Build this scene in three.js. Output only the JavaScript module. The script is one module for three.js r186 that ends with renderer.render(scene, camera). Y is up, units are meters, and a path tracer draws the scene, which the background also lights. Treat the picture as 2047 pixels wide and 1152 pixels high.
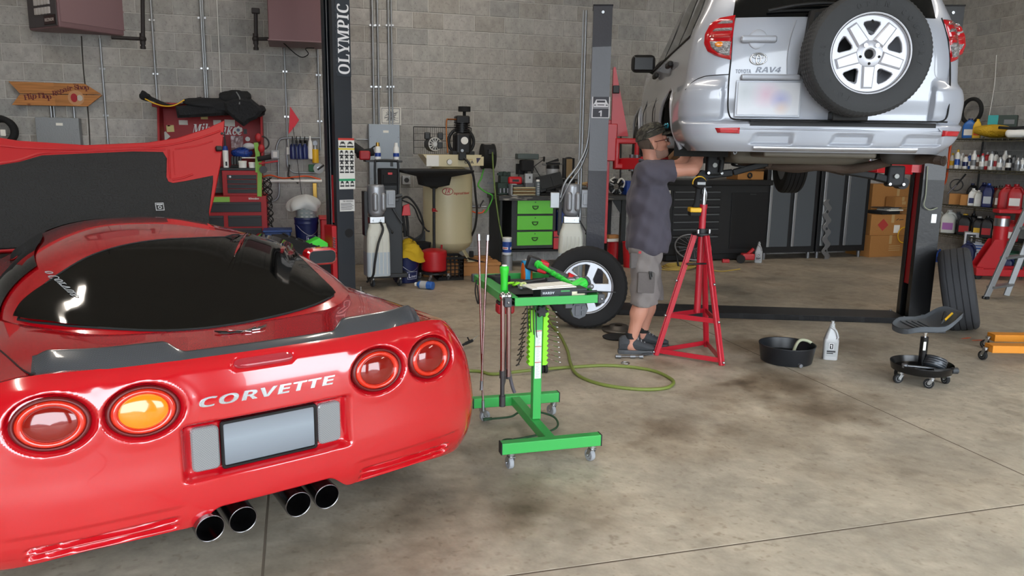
import * as THREE from 'three';
import { RoundedBoxGeometry } from 'three/addons/geometries/RoundedBoxGeometry.js';
import { mergeGeometries, mergeVertices, toCreasedNormals } from 'three/addons/utils/BufferGeometryUtils.js';
import { MarchingCubes } from 'three/addons/objects/MarchingCubes.js';
import { TextGeometry } from 'three/addons/geometries/TextGeometry.js';
import { FontLoader } from 'three/addons/loaders/FontLoader.js';
import { RectAreaLightUniformsLib } from 'three/addons/lights/RectAreaLightUniformsLib.js';

// ---------- camera, sky, light, exposure ----------
const scene = new THREE.Scene();
const H = 1.5575, FOC = 1536.6;
const camera = new THREE.PerspectiveCamera(2 * Math.atan(576 / FOC) * 180 / Math.PI, 2047 / 1152, 0.05, 200);
camera.position.set(0, H, 0);
camera.rotation.set(-0.1804, -0.2738, 0.0149, 'YXZ');
camera.updateMatrixWorld(true);
scene.background = new THREE.Color(0.86, 0.93, 1.0);     // bright overcast daylight outside the open doors
scene.backgroundIntensity = 8.5;
const LAMP = 34;                                         // radiance of the ceiling strip lamps
const renderer = new THREE.WebGLRenderer({ antialias: true });
renderer.toneMapping = THREE.LinearToneMapping;
renderer.toneMappingExposure = 1.0;
renderer.shadowMap.enabled = true;
RectAreaLightUniformsLib.init();

// ---------- helpers ----------
let seed = 7;
const rnd = () => { seed = (seed * 1664525 + 1013904223) >>> 0; return seed / 4294967296; };
const rr = (a, b) => a + (b - a) * rnd();
const V = (x, y, z) => new THREE.Vector3(x, y, z);
const PI = Math.PI, cl = (x, a = 0, b = 1) => Math.min(b, Math.max(a, x)), ss = (a, b, x) => { const t = cl((x - a) / (b - a)); return t * t * (3 - 2 * t); }, lerp = (a, b, t) => a + (b - a) * t;
const tab = (pts) => (x) => { let i = 0; while (i < pts.length - 2 && x > pts[i + 1][0]) i++; const [x0, y0] = pts[i], [x1, y1] = pts[i + 1]; return lerp(y0, y1, cl((x - x0) / (x1 - x0))); };
// smooth table (Catmull-Rom through the points)
const stab = (pts) => (x) => {
  const n = pts.length; if (x <= pts[0][0]) return pts[0][1]; if (x >= pts[n - 1][0]) return pts[n - 1][1];
  let i = 0; while (x > pts[i + 1][0]) i++;
  const d = (k) => { const a = pts[Math.max(0, k - 1)], b = pts[Math.min(n - 1, k + 1)]; return (b[1] - a[1]) / (b[0] - a[0]); };
  const h = pts[i + 1][0] - pts[i][0], t = (x - pts[i][0]) / h, t2 = t * t, t3 = t2 * t;
  return (2 * t3 - 3 * t2 + 1) * pts[i][1] + (t3 - 2 * t2 + t) * h * d(i) + (-2 * t3 + 3 * t2) * pts[i + 1][1] + (t3 - t2) * h * d(i + 1);
};
const ray = (px, py) => V((px - 1023.5) / FOC, -(py - 576) / FOC, -1).applyQuaternion(camera.quaternion);
const CAM = V(0, H, 0);
const onY = (px, py, y = 0) => { const d = ray(px, py); return d.multiplyScalar((y - H) / d.y).add(CAM); };
const onZ = (px, py, z) => { const d = ray(px, py); return d.multiplyScalar(z / d.z).add(CAM); };
const onX = (px, py, x) => { const d = ray(px, py); return d.multiplyScalar(x / d.x).add(CAM); };
const onPl = (px, py, p, n) => { const d = ray(px, py); return d.multiplyScalar(p.clone().sub(CAM).dot(n) / d.dot(n)).add(CAM); };
const names = {};
const numbered = (n) => { const k = names[n] = (names[n] ?? -1) + 1; return k ? n + '_' + String(k).padStart(3, '0') : n; };
function tag(o, label, category, group) { o.userData.label = label; o.userData.category = category; if (group) o.userData.group = group; return o; }
function T(name, label, category, p = [0, 0, 0], ry = 0, group) { const o = new THREE.Group(); o.name = numbered(name); scene.add(o); o.position.set(...(p.isVector3 ? [p.x, p.y, p.z] : p)); o.rotation.y = ry; return tag(o, label, category, group); }
function P(parent, name, geo, mat, label) { const m = new THREE.Mesh(Array.isArray(geo) ? mg(...geo) : geo, mat); m.name = name; m.castShadow = m.receiveShadow = true; parent.add(m); if (label) m.userData.label = label; return m; }
function solo(name, label, category, geo, mat, p, ry = 0, group) { const m = P(scene, numbered(name), geo, mat); if (p) m.position.set(...(p.isVector3 ? [p.x, p.y, p.z] : p)); m.rotation.y = ry; return tag(m, label, category, group); }
function S(name, geo, mat, parent = scene) { const m = P(parent, name, geo, mat); if (parent === scene) m.userData.kind = 'structure'; return m; }
function dup(o, p, ry = 0, label, group) { const c = o.clone(); c.name = numbered(o.name.replace(/_\d{3}$/, '')); c.userData = { ...o.userData }; scene.add(c); c.position.set(...(p.isVector3 ? [p.x, p.y, p.z] : p)); c.rotation.y = ry; if (label) c.userData.label = label; if (group) c.userData.group = group; return c; }
function norm(g) { if (g.index) g = g.toNonIndexed(); else g = g.clone(); for (const k of Object.keys(g.attributes)) if (!['position', 'normal', 'uv'].includes(k)) g.deleteAttribute(k); if (!g.attributes.normal) g.computeVertexNormals(); if (!g.attributes.uv) g.setAttribute('uv', new THREE.BufferAttribute(new Float32Array(g.attributes.position.count * 2), 2)); g.clearGroups(); return g; }
const mg = (...gs) => { gs = gs.flat(9); return gs.length === 1 ? gs[0] : mergeGeometries(gs.map(norm)); };
const mv = (g, x, y, z) => g.translate(x, y, z);
const rot = (g, x = 0, y = 0, z = 0) => { if (x) g.rotateX(x); if (y) g.rotateY(y); if (z) g.rotateZ(z); return g; };
const bx = (w, h, d, x = 0, y = 0, z = 0, b = 0) => mv(b ? new RoundedBoxGeometry(w, h, d, 1, b) : new THREE.BoxGeometry(w, h, d), x, y, z);
const cy = (r0, r1, h, x = 0, y = 0, z = 0, ax = 'y', n = 20, open = false) => { const g = new THREE.CylinderGeometry(r1, r0, h, n, 1, open); if (ax === 'x') g.rotateZ(-PI / 2); if (ax === 'z') g.rotateX(PI / 2); return mv(g, x, y, z); };
const la = (pts, n = 28, x = 0, y = 0, z = 0) => mv(new THREE.LatheGeometry(pts.map((p) => new THREE.Vector2(Math.max(p[0], 1e-4), p[1])), n), x, y, z);
const vv = (p) => p.isVector3 ? p : V(...p);
const tb = (pts, r = 0.01, n = 0, rad = 8, closed = false) => new THREE.TubeGeometry(new THREE.CatmullRomCurve3(pts.map(vv), closed, 'catmullrom', 0.5), n || pts.length * 6, r, rad, closed);
// straight bar between two points, round or square
const bar = (a, b, r, n = 8, r1 = r) => { a = vv(a); b = vv(b); const d = b.clone().sub(a), g = new THREE.CylinderGeometry(r1, r, d.length(), n); g.applyQuaternion(new THREE.Quaternion().setFromUnitVectors(V(0, 1, 0), d.clone().normalize())); const m = a.clone().add(b).multiplyScalar(0.5); return g.translate(m.x, m.y, m.z); };
const beam = (a, b, w, h, up = V(0, 1, 0), bev = 0) => { a = vv(a); b = vv(b); const d = b.clone().sub(a), L = d.length(); d.normalize(); const x = d.clone().cross(up).normalize(), u = x.clone().cross(d); const g = bev ? new RoundedBoxGeometry(w, h, L, 1, bev) : new THREE.BoxGeometry(w, h, L); g.applyMatrix4(new THREE.Matrix4().makeBasis(x, u, d.clone().negate())); const m = a.add(b).multiplyScalar(0.5); return g.translate(m.x, m.y, m.z); };
const shp = (pts, holes = []) => { const s = new THREE.Shape(pts.map((p) => new THREE.Vector2(p[0], p[1]))); for (const h of holes) s.holes.push(new THREE.Path(h.map((p) => new THREE.Vector2(p[0], p[1])))); return s; };
const ex = (pts, d, bev = 0, holes = []) => new THREE.ExtrudeGeometry(pts.isShape ? pts : shp(pts, holes), { depth: d, bevelEnabled: bev > 0, bevelSize: bev, bevelThickness: bev, bevelOffset: -bev, bevelSegments: 1, curveSegments: 10 });
const circ = (r, n = 24, x = 0, y = 0, ry = r) => [...Array(n)].map((_, i) => [x + r * Math.cos(i / n * 2 * PI), y + ry * Math.sin(i / n * 2 * PI)]);
const rrect = (w, h, r, n = 4) => { const o = []; for (const [cx, cyy, a] of [[w / 2 - r, h / 2 - r, 0], [-w / 2 + r, h / 2 - r, 1], [-w / 2 + r, -h / 2 + r, 2], [w / 2 - r, -h / 2 + r, 3]]) for (let i = 0; i <= n; i++) { const t = (a + i / n) * PI / 2; o.push([cx + r * Math.cos(t), cyy + r * Math.sin(t)]); } return o; };
// smooth surface over a grid of (u, v); fn returns [x, y, z]
function grid(nu, nv, fn, uvf, keep) {
  const p = [], uv = [], ix = [];
  for (let j = 0; j <= nv; j++) for (let i = 0; i <= nu; i++) { const q = fn(i / nu, j / nv); p.push(q[0], q[1], q[2]); const t = uvf ? uvf(i / nu, j / nv, q) : [i / nu, j / nv]; uv.push(t[0], t[1]); }
  for (let j = 0; j < nv; j++) for (let i = 0; i < nu; i++) { if (keep && !keep((i + 0.5) / nu, (j + 0.5) / nv)) continue; const a = j * (nu + 1) + i, b = a + 1, c = a + nu + 1, d = c + 1; ix.push(a, b, d, a, d, c); }
  const g = new THREE.BufferGeometry(); g.setAttribute('position', new THREE.Float32BufferAttribute(p, 3)); g.setAttribute('uv', new THREE.Float32BufferAttribute(uv, 2)); g.setIndex(ix); g.computeVertexNormals(); return g;
}
// closed rings of points joined into a skin, ends capped
function loft(rings, cap = true) {
  const m = rings.length, n = rings[0].length, g = grid(n, m - 1, (u, v) => { const q = rings[Math.round(v * (m - 1))][Math.round(u * n) % n]; return q.isVector3 ? [q.x, q.y, q.z] : q; });
  if (!cap) return g;
  const caps = [0, m - 1].map((k) => { const c = V(0, 0, 0), pts = rings[k].map(vv); pts.forEach((q) => c.add(q)); c.multiplyScalar(1 / n); const p = []; for (let i = 0; i < n; i++) { const a = pts[i], b = pts[(i + 1) % n]; for (const q of k ? [c, a, b] : [c, b, a]) p.push(q.x, q.y, q.z); } const h = new THREE.BufferGeometry(); h.setAttribute('position', new THREE.Float32BufferAttribute(p, 3)); h.computeVertexNormals(); return h; });
  return mg(g, ...caps);
}
// value noise
const hash = (x, y, s) => { let h = Math.imul(x, 374761393) ^ Math.imul(y, 668265263) ^ Math.imul(s, 974634437); h = Math.imul(h ^ (h >>> 13), 1274126177); return ((h ^ (h >>> 16)) >>> 0) / 4294967296; };
const noise = (x, y, s = 1, per = 0) => { const X = Math.floor(x), Y = Math.floor(y), w = (a) => per ? ((a % per) + per) % per : a; let u = x - X, v = y - Y; u = u * u * (3 - 2 * u); v = v * v * (3 - 2 * v); const a = w(X), b = w(X + 1), c = w(Y), d = w(Y + 1); return lerp(lerp(hash(a, c, s), hash(b, c, s), u), lerp(hash(a, d, s), hash(b, d, s), u), v); };
const fbm = (x, y, o = 4, s = 1, per = 0) => { let r = 0, a = 0.5, t = 0; for (let i = 0; i < o; i++) { r += a * noise(x, y, s + i, per); t += a; x *= 2; y *= 2; per *= 2; a *= 0.5; } return r / t; };
function tex(w, h, fn, rep = 1, srgb = false) { const d = new Uint8Array(w * h * 4); for (let y = 0; y < h; y++) for (let x = 0; x < w; x++) { const c = fn(x / w, y / h, x, y), i = (y * w + x) * 4; if (Array.isArray(c)) { d[i] = cl(c[0]) * 255; d[i + 1] = cl(c[1]) * 255; d[i + 2] = cl(c[2]) * 255; } else d[i] = d[i + 1] = d[i + 2] = cl(c) * 255; d[i + 3] = 255; } const t = new THREE.DataTexture(d, w, h); t.wrapS = t.wrapT = THREE.RepeatWrapping; t.magFilter = THREE.LinearFilter; t.repeat.set(rep, rep); if (srgb) t.colorSpace = THREE.SRGBColorSpace; t.needsUpdate = true; return t; }
function cvs(w, h, draw) { const c = document.createElement('canvas'); c.width = w; c.height = h; const x = c.getContext('2d'); draw(x, w, h); const t = new THREE.CanvasTexture(c); t.colorSpace = THREE.SRGBColorSpace; return t; }
const M = (color, roughness = 0.5, metalness = 0, o = {}) => new THREE.MeshPhysicalMaterial({ color, roughness, metalness, ...o });
const print = (w, h, draw, rough = 0.5, o = {}) => M(0xffffff, rough, 0, { map: cvs(w, h, draw), ...o });
const nz = tex(256, 256, (u, v) => fbm(u * 16, v * 16, 4, 3, 16));
const speck = tex(256, 256, (u, v) => 0.55 * fbm(u * 64, v * 64, 2, 11, 64) + 0.45 * fbm(u * 8, v * 8, 3, 5, 8));
const rep = (t, k, k2 = k) => { const c = t.clone(); c.repeat.set(k, k2); c.needsUpdate = true; return c; };
const m = {   // materials that many things share
  red: M(0xb8141f, 0.42, 0, { clearcoat: 0.1 }), redDull: M(0xa01820, 0.55), black: M(0x15171a, 0.5), blackGloss: M(0x0c0d10, 0.25), blackMat: M(0x17181a, 0.85), rubber: M(0x1b1c1d, 0.8, 0, { bumpMap: rep(nz, 6), bumpScale: 0.001 }),
  grey: M(0x6f7376, 0.5), darkGrey: M(0x34373a, 0.55), lightGrey: M(0xa9adb0, 0.5), white: M(0xe4e4e0, 0.5), steel: M(0xb9bcbf, 0.3, 1), dullSteel: M(0x84868a, 0.45, 0.85), chrome: M(0xdadde0, 0.12, 1), galv: M(0x9fa3a6, 0.42, 0.8),
  green: M(0x23a83c, 0.42, 0, { clearcoat: 0.2 }), lime: M(0x4cc41c, 0.45), neon: M(0x3ee03a, 0.5), blue: M(0x123a8c, 0.45), navy: M(0x131f52, 0.4), yellow: M(0xe0b020, 0.5), orange: M(0xd9541e, 0.5), cardboard: M(0xa9763f, 0.85, 0, { bumpMap: rep(nz, 3), bumpScale: 0.002 }),
  cream: M(0xcfc39c, 0.4), tan: M(0xb99a68, 0.7), wood: M(0xb27c46, 0.7), clear: M(0xdfe6e6, 0.25, 0, { transmission: 0.55, thickness: 0 }), milky: M(0xcfd0c4, 0.5, 0, { transmission: 0.25, thickness: 0 }), paper: M(0xe8e6de, 0.8), copper: M(0xb06a3c, 0.35, 0.9), brass: M(0xb8934a, 0.35, 0.9),
};
const font = await new FontLoader().loadAsync('fonts/droid/droid_sans_bold.typeface.json');
const serif = await new FontLoader().loadAsync('fonts/droid/droid_serif_bold.typeface.json');
// ---------- the room ----------
const FQ = 2048;
const ZB = -10.27, XR = 9.62, XL = -7.2, ZF = 1.5, CE = 5.0, BL = 0.2032;
// floor: concrete slabs between saw cuts, on a dark sub-base
const spots = [[1340, 855, 0.3, 0.25], [1430, 790, 0.3, 0.2], [1620, 800, 0.5, 0.24], [1500, 690, 0.4, 0.4], [1560, 760, 0.35, 0.42], [1640, 830, 0.3, 0.34], [1480, 730, 0.25, 0.2], [1345, 860, 0.2, 0.2], [1300, 640, 0.5, 0.2], [1480, 640, 0.6, 0.2], [1320, 730, 0.25, 0.25], [900, 985, 0.55, 0.3], [1700, 690, 0.4, 0.25], [760, 1100, 0.6, 0.14], [1190, 870, 0.5, 0.14], [1560, 870, 0.45, 0.16], [1140, 1010, 0.3, 0.2], [1850, 950, 0.5, 0.1], [1350, 900, 0.2, 0.2]].map(([x, y, r, k]) => { const q = onY(x, y); return [q.x, q.z, r, k]; });  // oil stains; dark spot by the sports car tail is its painted shadow
const FS = 14.6, FX = -4, FZ = -10.6;
const floorMap = tex(FQ, FQ, (u, v) => {
  const x = FX + u * FS, z = FZ + v * FS;
  const big = fbm(x * 0.55, z * 0.55, 4, 21), mid = fbm(x * 2.3 + 9, z * 2.3, 4, 31), fine = fbm(x * 16, z * 16, 3, 41), g2 = hash(Math.round(u * 2048), Math.round(v * 2048), 5);
  let k = 0.885 + 0.20 * (big - 0.5) + 0.24 * (mid - 0.5) + 0.16 * (fine - 0.5) + 0.035 * (g2 - 0.5);
  let dirtShade = 0;
  for (const [sx, sz, r, a] of spots) { const d = Math.hypot(x - sx, z - sz) / r * (0.3 + 1.4 * fbm(x * 4.5 + z, z * 4.5, 5, 51)); if (d < 1.2) dirtShade += a * ss(1.2, 0.15, d) * (0.35 + 0.95 * fbm(x * 7, z * 7, 3, 71)); }
  const far = ss(-4.6, -7, z) * 0.5; // browner and more blotched towards the benches
  const blot = fbm(x * 5 + 3, z * 5, 4, 81); dirtShade += ss(0.58, 0.78, blot) * (0.07 + 0.14 * far); 
  const pock = fbm(x * 48, z * 48, 2, 91); dirtShade += ss(0.74, 0.82, pock) * 0.16 * (0.3 + mid);
  const pale = ss(0.6, 0.75, fbm(x * 1.1 + 40, z * 1.1, 3, 95)) * 0.06;
  k += pale; k *= 1 - cl(dirtShade * 0.62, 0, 0.45);
  const w = cl(dirtShade * 1.5 + far * 0.35 + 0.18 * (mid - 0.3));
  return [k * lerp(0.735, 0.68, w), k * lerp(0.695, 0.59, w), k * lerp(0.625, 0.48, w)];
}, 1, true);
floorMap.wrapS = floorMap.wrapT = THREE.ClampToEdgeWrapping;
const floorRough = tex(512, 512, (u, v) => 0.42 + 0.35 * fbm(u * 24, v * 24, 4, 61, 24));
const floorMat = M(0xffffff, 1, 0, { map: floorMap, roughnessMap: floorRough, bumpMap: rep(nz, 14), bumpScale: 0.004 });
const floor = S('floor', bx(XR - XL + 0.4, 0.2, ZF - ZB + 0.6, (XR + XL) / 2, -0.101, (ZF + ZB) / 2), M(0x64594c, 0.95));
const slabGeo = (x0, x1, z0, z1) => { const g = 0.005, b = 0.0012, f = [[x0 + g, z0 + g], [x1 - g, z0 + g], [x1 - g, z1 - g], [x0 + g, z1 - g]], c = [[1, 1], [-1, 1], [-1, -1], [1, -1]], p = []; const t = f.map((q, i) => [q[0] + c[i][0] * b, 0, q[1] + c[i][1] * b]), e = f.map((q) => [q[0], -b, q[1]]), d = f.map((q) => [q[0], -0.012, q[1]]); const quad = (a, bb, cc, dd) => p.push(...a, ...bb, ...cc, ...a, ...cc, ...dd); quad(t[3], t[2], t[1], t[0]); for (let i = 0; i < 4; i++) { const j = (i + 1) % 4; quad(t[i], t[j], e[j], e[i]); quad(e[i], e[j], d[j], d[i]); } const geo = new THREE.BufferGeometry(); geo.setAttribute('position', new THREE.Float32BufferAttribute(p, 3)); geo.setAttribute('uv', new THREE.Float32BufferAttribute(p.reduce((o, v, i) => { if (i % 3 === 0) o.push((p[i] - FX) / FS, (p[i + 2] - FZ) / FS); return o; }, []), 2)); geo.computeVertexNormals(); return geo; };
{ const xs = [XL, -3.768, -0.168, 3.424, 7.03, XR], zs = [ZB - 0.2, -9.7, -6.1, -2.507, ZF + 0.2];
  for (let i = 0; i < xs.length - 1; i++) for (let j = 0; j < zs.length - 1; j++) P(floor, 'concrete_slab', slabGeo(xs[i], xs[i + 1], zs[j], zs[j + 1]), floorMat); }
// block walls: every block in view is its own piece, the rest joined
const blockGeo = (w, u0) => { const h = BL - 0.010, b = 0.003, d = 0.010, f = [[-w / 2, -h / 2], [w / 2, -h / 2], [w / 2, h / 2], [-w / 2, h / 2]], p = [], uv = []; const t = f.map((q) => [q[0] - Math.sign(q[0]) * b, q[1] - Math.sign(q[1]) * b, 0]), e = f.map((q) => [q[0], q[1], -b]), k = f.map((q) => [q[0], q[1], -d]); const quad = (...q) => { for (const i of [0, 1, 2, 0, 2, 3]) { p.push(...q[i]); uv.push(q[i][0] * 2 + u0, q[i][1] * 2 + u0 * 1.7); } }; quad(...t); for (let i = 0; i < 4; i++) { const j = (i + 1) % 4; quad(e[i], e[j], t[j], t[i]); quad(k[i], k[j], e[j], e[i]); } const g = new THREE.BufferGeometry(); g.setAttribute('position', new THREE.Float32BufferAttribute(p, 3)); g.setAttribute('uv', new THREE.Float32BufferAttribute(uv, 2)); g.computeVertexNormals(); return g; };
const blockMap = tex(512, 512, (u, v) => { const k = 0.90 + 0.16 * (fbm(u * 10, v * 10, 4, 13, 10) - 0.5) + 0.22 * (hash(Math.floor(u * 512), Math.floor(v * 512), 3) - 0.5) * fbm(u * 30, v * 30, 2, 17, 30); const sc = ss(0.68, 0.75, fbm(u * 24, v * 24, 3, 29, 24)) * 0.08; return k - sc; }, 1, true);
const blockTones = [[0.300, 0.292, 0.275], [0.318, 0.312, 0.296], [0.284, 0.279, 0.262], [0.306, 0.304, 0.288], [0.276, 0.266, 0.246], [0.326, 0.318, 0.302], [0.262, 0.262, 0.252]].map((c) => M(new THREE.Color(c[0] * 1.55, c[1] * 1.55, c[2] * 1.55), 0.92, 0, { map: blockMap, bumpMap: rep(speck, 3), bumpScale: 0.004 }));
const blockGeos = [0.1, 0.37, 0.61, 0.83].map((u) => blockGeo(4 * BL / 2 - 0.010, u));
const mortar = M(new THREE.Color(0.52, 0.51, 0.485), 0.95, 0, { bumpMap: rep(nz, 30), bumpScale: 0.003 });
function blockWall(name, core, at, ry, x0, n, rows, inView, off) {
  const w = S(name, core, mortar), rest = [];
  let made = 0;
  for (let r = 0; r < rows; r++) for (let i = 0; i < n; i++) {
    const s = x0 + i * 2 * BL + ((r + off) % 2 ? BL : 0), y = (r + 0.5) * BL, [x, z] = at(s);
    if (y > CE - 0.1) continue;
    const k = hash(i, r, 8), gi = Math.floor(k * 4), mi = Math.floor(hash(i, r, 9) * 7);
    const g0 = blockGeos[gi];
    if (inView(s, r) && made < 300) { const b = P(w, 'block', g0, blockTones[mi]); b.position.set(x, y, z); b.rotation.set(rr(-0.0015, 0.0015), ry + rr(-0.0015, 0.0015), 0); made++; }
    else { const g = norm(g0); g.rotateY(ry); g.translate(x, y, z); rest.push(g); }
  }
  if (rest.length) { const s = P(w, 'block_courses', mergeGeometries(rest), blockTones[1]); s.userData.kind = 'stuff'; }
  return w;
}
const XB0 = 2.729 - 2 * BL * 24 + BL; // centre of a block of the course below 3.25 m
blockWall('wall_back', bx(XR - XL + 0.5, CE, 0.25, (XR + XL) / 2, CE / 2, ZB - 0.125 - 0.008), (s) => [s, ZB], 0, XB0, 42, 25, (s, r) => s > -3.45 && s < 6.6 && r >= 5 && r <= 17 && !(s > -1.2 && s < 0.9 && r < 6) && !(s > 5.3 && r < 12), 1);
blockWall('wall_right', bx(0.25, CE, ZF - ZB + 0.5, XR + 0.125 + 0.008, CE / 2, (ZF + ZB) / 2), (s) => [XR, s], -PI / 2, ZB + BL, 28, 25, (s, r) => s < -6.6 && r >= 7 && r <= 17, 0);
const plain = M(new THREE.Color(0.42, 0.41, 0.39), 0.9, 0, { bumpMap: rep(nz, 20), bumpScale: 0.004 });
S('wall_left', bx(0.25, CE, ZF - ZB + 0.5, XL - 0.125, CE / 2, (ZF + ZB) / 2), plain);
// front wall with the two wide roller-door openings that the daylight comes through
const DO = [[-2.9, 1.9], [2.9, 7.6]], DH = 3.6;
S('wall_front', [bx(-2.9 - XL, CE, 0.3, (-2.9 + XL) / 2, CE / 2, ZF + 0.15), bx(1.0, CE, 0.3, 2.4, CE / 2, ZF + 0.15), bx(XR - 7.6, CE, 0.3, (XR + 7.6) / 2, CE / 2, ZF + 0.15), bx(4.8, CE - DH, 0.3, -0.5, (CE + DH) / 2, ZF + 0.15), bx(4.7, CE - DH, 0.3, 5.25, (CE + DH) / 2, ZF + 0.15)], plain);
S('ceiling', bx(XR - XL + 0.5, 0.2, ZF - ZB + 0.6, (XR + XL) / 2, CE + 0.1, (ZF + ZB) / 2), M(0xb9b8b2, 0.9));
S('ground_outside', bx(80, 0.1, 40, 0, -0.09, ZF + 20.3), M(0x5e5c58, 0.9, 0, { bumpMap: rep(nz, 60), bumpScale: 0.01 }));
// ceiling strip lamps
{ const body = bx(0.22, 0.06, 2.4, 0, 0.035, 0, 0.01), tube = M(0xffffff, 0.6, 0, { emissive: 0xfff6ea, emissiveIntensity: 3 });
  let first;
  for (const [x, z, w] of [[-2.6, -2.2, 'above the red sports car near the door'], [-2.6, -6.8, 'above the open hood of the sports car'], [1.6, -4.6, 'above the green tool cart'], [1.6, -8.2, 'above the workbench and the compressor'], [6.6, -2.6, 'above the bay floor beside the open door'], [6.9, -7.6, 'above the black cabinets']]) {
    if (!first) { first = T('ceiling_light', '', 'lamp', [x, CE - 0.34, z]); P(first, 'housing', body, m.white); P(first, 'diffuser', bx(0.17, 0.03, 2.3, 0, -0.008, 0, 0.008), tube); P(first, 'hanger', cy(0.004, 0.004, 0.28, 0, 0.2, 0.9), m.steel); P(first, 'hanger', cy(0.004, 0.004, 0.28, 0, 0.2, -0.9), m.steel); }
    const o = first.userData.label ? dup(first, [x, CE - 0.34, z]) : first; o.userData.label = 'white fluorescent strip lamp hung ' + w;
    const l = new THREE.RectAreaLight(0xfff3e4, LAMP, 0.17, 2.3); l.position.set(x, CE - 0.34 - 0.03, z); l.rotation.x = -PI / 2; scene.add(l);
  } }
// ---------- red sports car in the foreground ----------
{
  const car = T('sports_car', 'glossy red low sports car with open hood and carbon spoiler, seen from behind', 'car', [-0.098, 0, -2.752], 0.375);
  car.updateMatrixWorld(true);
  const inv = car.matrixWorld.clone().invert();
  const paint = M(0xb60716, 0.14, 0, { clearcoat: 1, clearcoatRoughness: 0.02, ior: 1.75 }), dark = M(0x0b0b0c, 0.7), glass = M(0x0a0b0b, 0.05);
  const W = stab([[0.15, 0.90], [0.19, 0.925], [0.24, 0.955], [0.33, 0.98], [0.45, 0.99], [0.55, 0.978], [0.67, 0.945], [0.76, 0.895], [0.82, 0.852], [0.88, 0.80]]);
  const ZR = stab([[0.15, -0.09], [0.22, -0.045], [0.3, -0.012], [0.42, 0], [0.52, -0.004], [0.62, -0.004], [0.72, -0.010], [0.79, -0.026], [0.82, -0.045], [0.845, -0.075]]);
  const zd = (xn) => -0.08 * xn * xn - 0.4 * (1 - Math.pow(Math.max(0, 1 - Math.pow(Math.abs(xn), 7)), 1 / 7));
  const half = []; for (let i = 0; i <= 400; i++) { const a = i / 400, x = a < 0.5 ? a * 1.6 : 0.8 + 0.2 * (1 - Math.pow(1 - (a - 0.5) * 2, 3)); half.push([Math.min(1, x), zd(Math.min(1, x))]); }
  half.push([1, -0.7], [0.995, -1.0], [0.98, -1.4], [0.965, -1.9], [0.96, -2.6], [0.965, -3.2], [0.94, -3.7], [0.86, -4.1], [0.7, -4.35], [0.4, -4.45], [0, -4.48]);
  const acc = [0]; for (let i = 1; i < half.length; i++) acc.push(acc[i - 1] + Math.hypot(half[i][0] - half[i - 1][0], half[i][1] - half[i - 1][1]));
  const along = (s) => { let i = 0; while (i < acc.length - 2 && acc[i + 1] < s) i++; const t = cl((s - acc[i]) / (acc[i + 1] - acc[i] || 1)); return [lerp(half[i][0], half[i + 1][0], t), lerp(half[i][1], half[i + 1][1], t)]; };
  const ss0 = []; { let s = 0; while (s < acc[acc.length - 1]) { ss0.push(s); s += s < 1.45 ? 0.0085 : 0.1; } ss0.push(acc[acc.length - 1]); }
  const outline = [...ss0.slice(1).reverse().map((s) => { const q = along(s); return [-q[0], q[1]]; }), ...ss0.map(along)];
  const yBot = (x) => lerp(lerp(0.305, 0.243, ss(0.20, 0.31, Math.abs(x))), 0.215, ss(0.6, 0.95, Math.abs(x)));
  const yTop = (x, z) => lerp(0.838, 0.795, ss(0.66, 0.9, Math.abs(x)) * ss(-0.02, -0.2, z));
  const pocket = (x, y) => {   // how deep lamps, plate bay and slots are let into the tail
    let d = 0; const ax = Math.abs(x);
    for (const c of [0.683, 0.423]) { const e = Math.hypot((ax - c) / 0.119, (y - 0.692) / 0.090); d += 0.024 * ss(1.06, 0.94, e); d -= 0.003 * ss(1.5, 1.1, e) * ss(0.9, 1.08, e); }
    const lx = Math.abs(x + 0.012), ly = Math.abs(y - 0.522); d += 0.040 * ss(0.315, 0.278, lx) * ss(0.105, 0.083, ly);
    const bxx = Math.abs(x + 0.022), by = Math.abs(y - 0.802); d += 0.006 * ss(1.08, 0.94, Math.hypot(Math.max(0, bxx - 0.09) / 0.022, by / 0.020));
    for (const [c, k] of [[0.292, 1], [0.264, 1]]) { const yy = c - (ax - 0.4) * 0.02; d += 0.022 * ss(0.009, 0.005, Math.abs(y - yy)) * ss(0.335, 0.36, ax) * ss(0.79, 0.76, ax); }
    d += 0.006 * ss(0.345, 0.335, y) * ss(0.30, 0.36, ax) * ss(0.86, 0.8, ax);
    return d;
  };
  const tailZ = (x, y) => ZR(y) + zd(cl(x / W(y), -1, 1));
  const nv = 104, nu = outline.length - 1;
  const shell = grid(nu, nv, (u, v) => {
    const [xn, z0] = outline[Math.round(u * nu)]; let x = xn * W(0.45), yb = yBot(x), yt = yTop(xn * 0.86, z0), j = Math.round(v * nv), y, zz = 0, k = 1;
    if (j < 4) { y = yb + [0.05, 0.03, 0.004, 0][j]; k = [0.86, 0.96, 0.985, 0.994][j]; zz = [-0.16, -0.05, -0.014, -0.004][j]; } else y = lerp(yb, yt, (j - 4) / (nv - 4));
    x = xn * W(y) * k; let z = ZR(y) + z0; z += zz * (z0 > -0.4 ? 1 : 0);
    if (z0 > -0.45 && j >= 4) z -= pocket(x, y);
    return [x, y, z];
  });
  P(car, 'body_shell', shell, paint);
  // rear deck and fender tops
  const yc = stab([[-4.48, 0.62], [-4.0, 0.70], [-3.4, 0.79], [-2.8, 0.84], [-2, 0.86], [-1.2, 0.866], [-0.5, 0.858], [-0.25, 0.846], [-0.12, 0.839], [-0.06, 0.838]]);
  const edge = []; for (const [xn, z0] of ss0.map(along)) { const yt = yTop(xn * 0.86, z0); edge.push([ZR(yt) + z0, xn * W(yt), yt]); }
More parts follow.
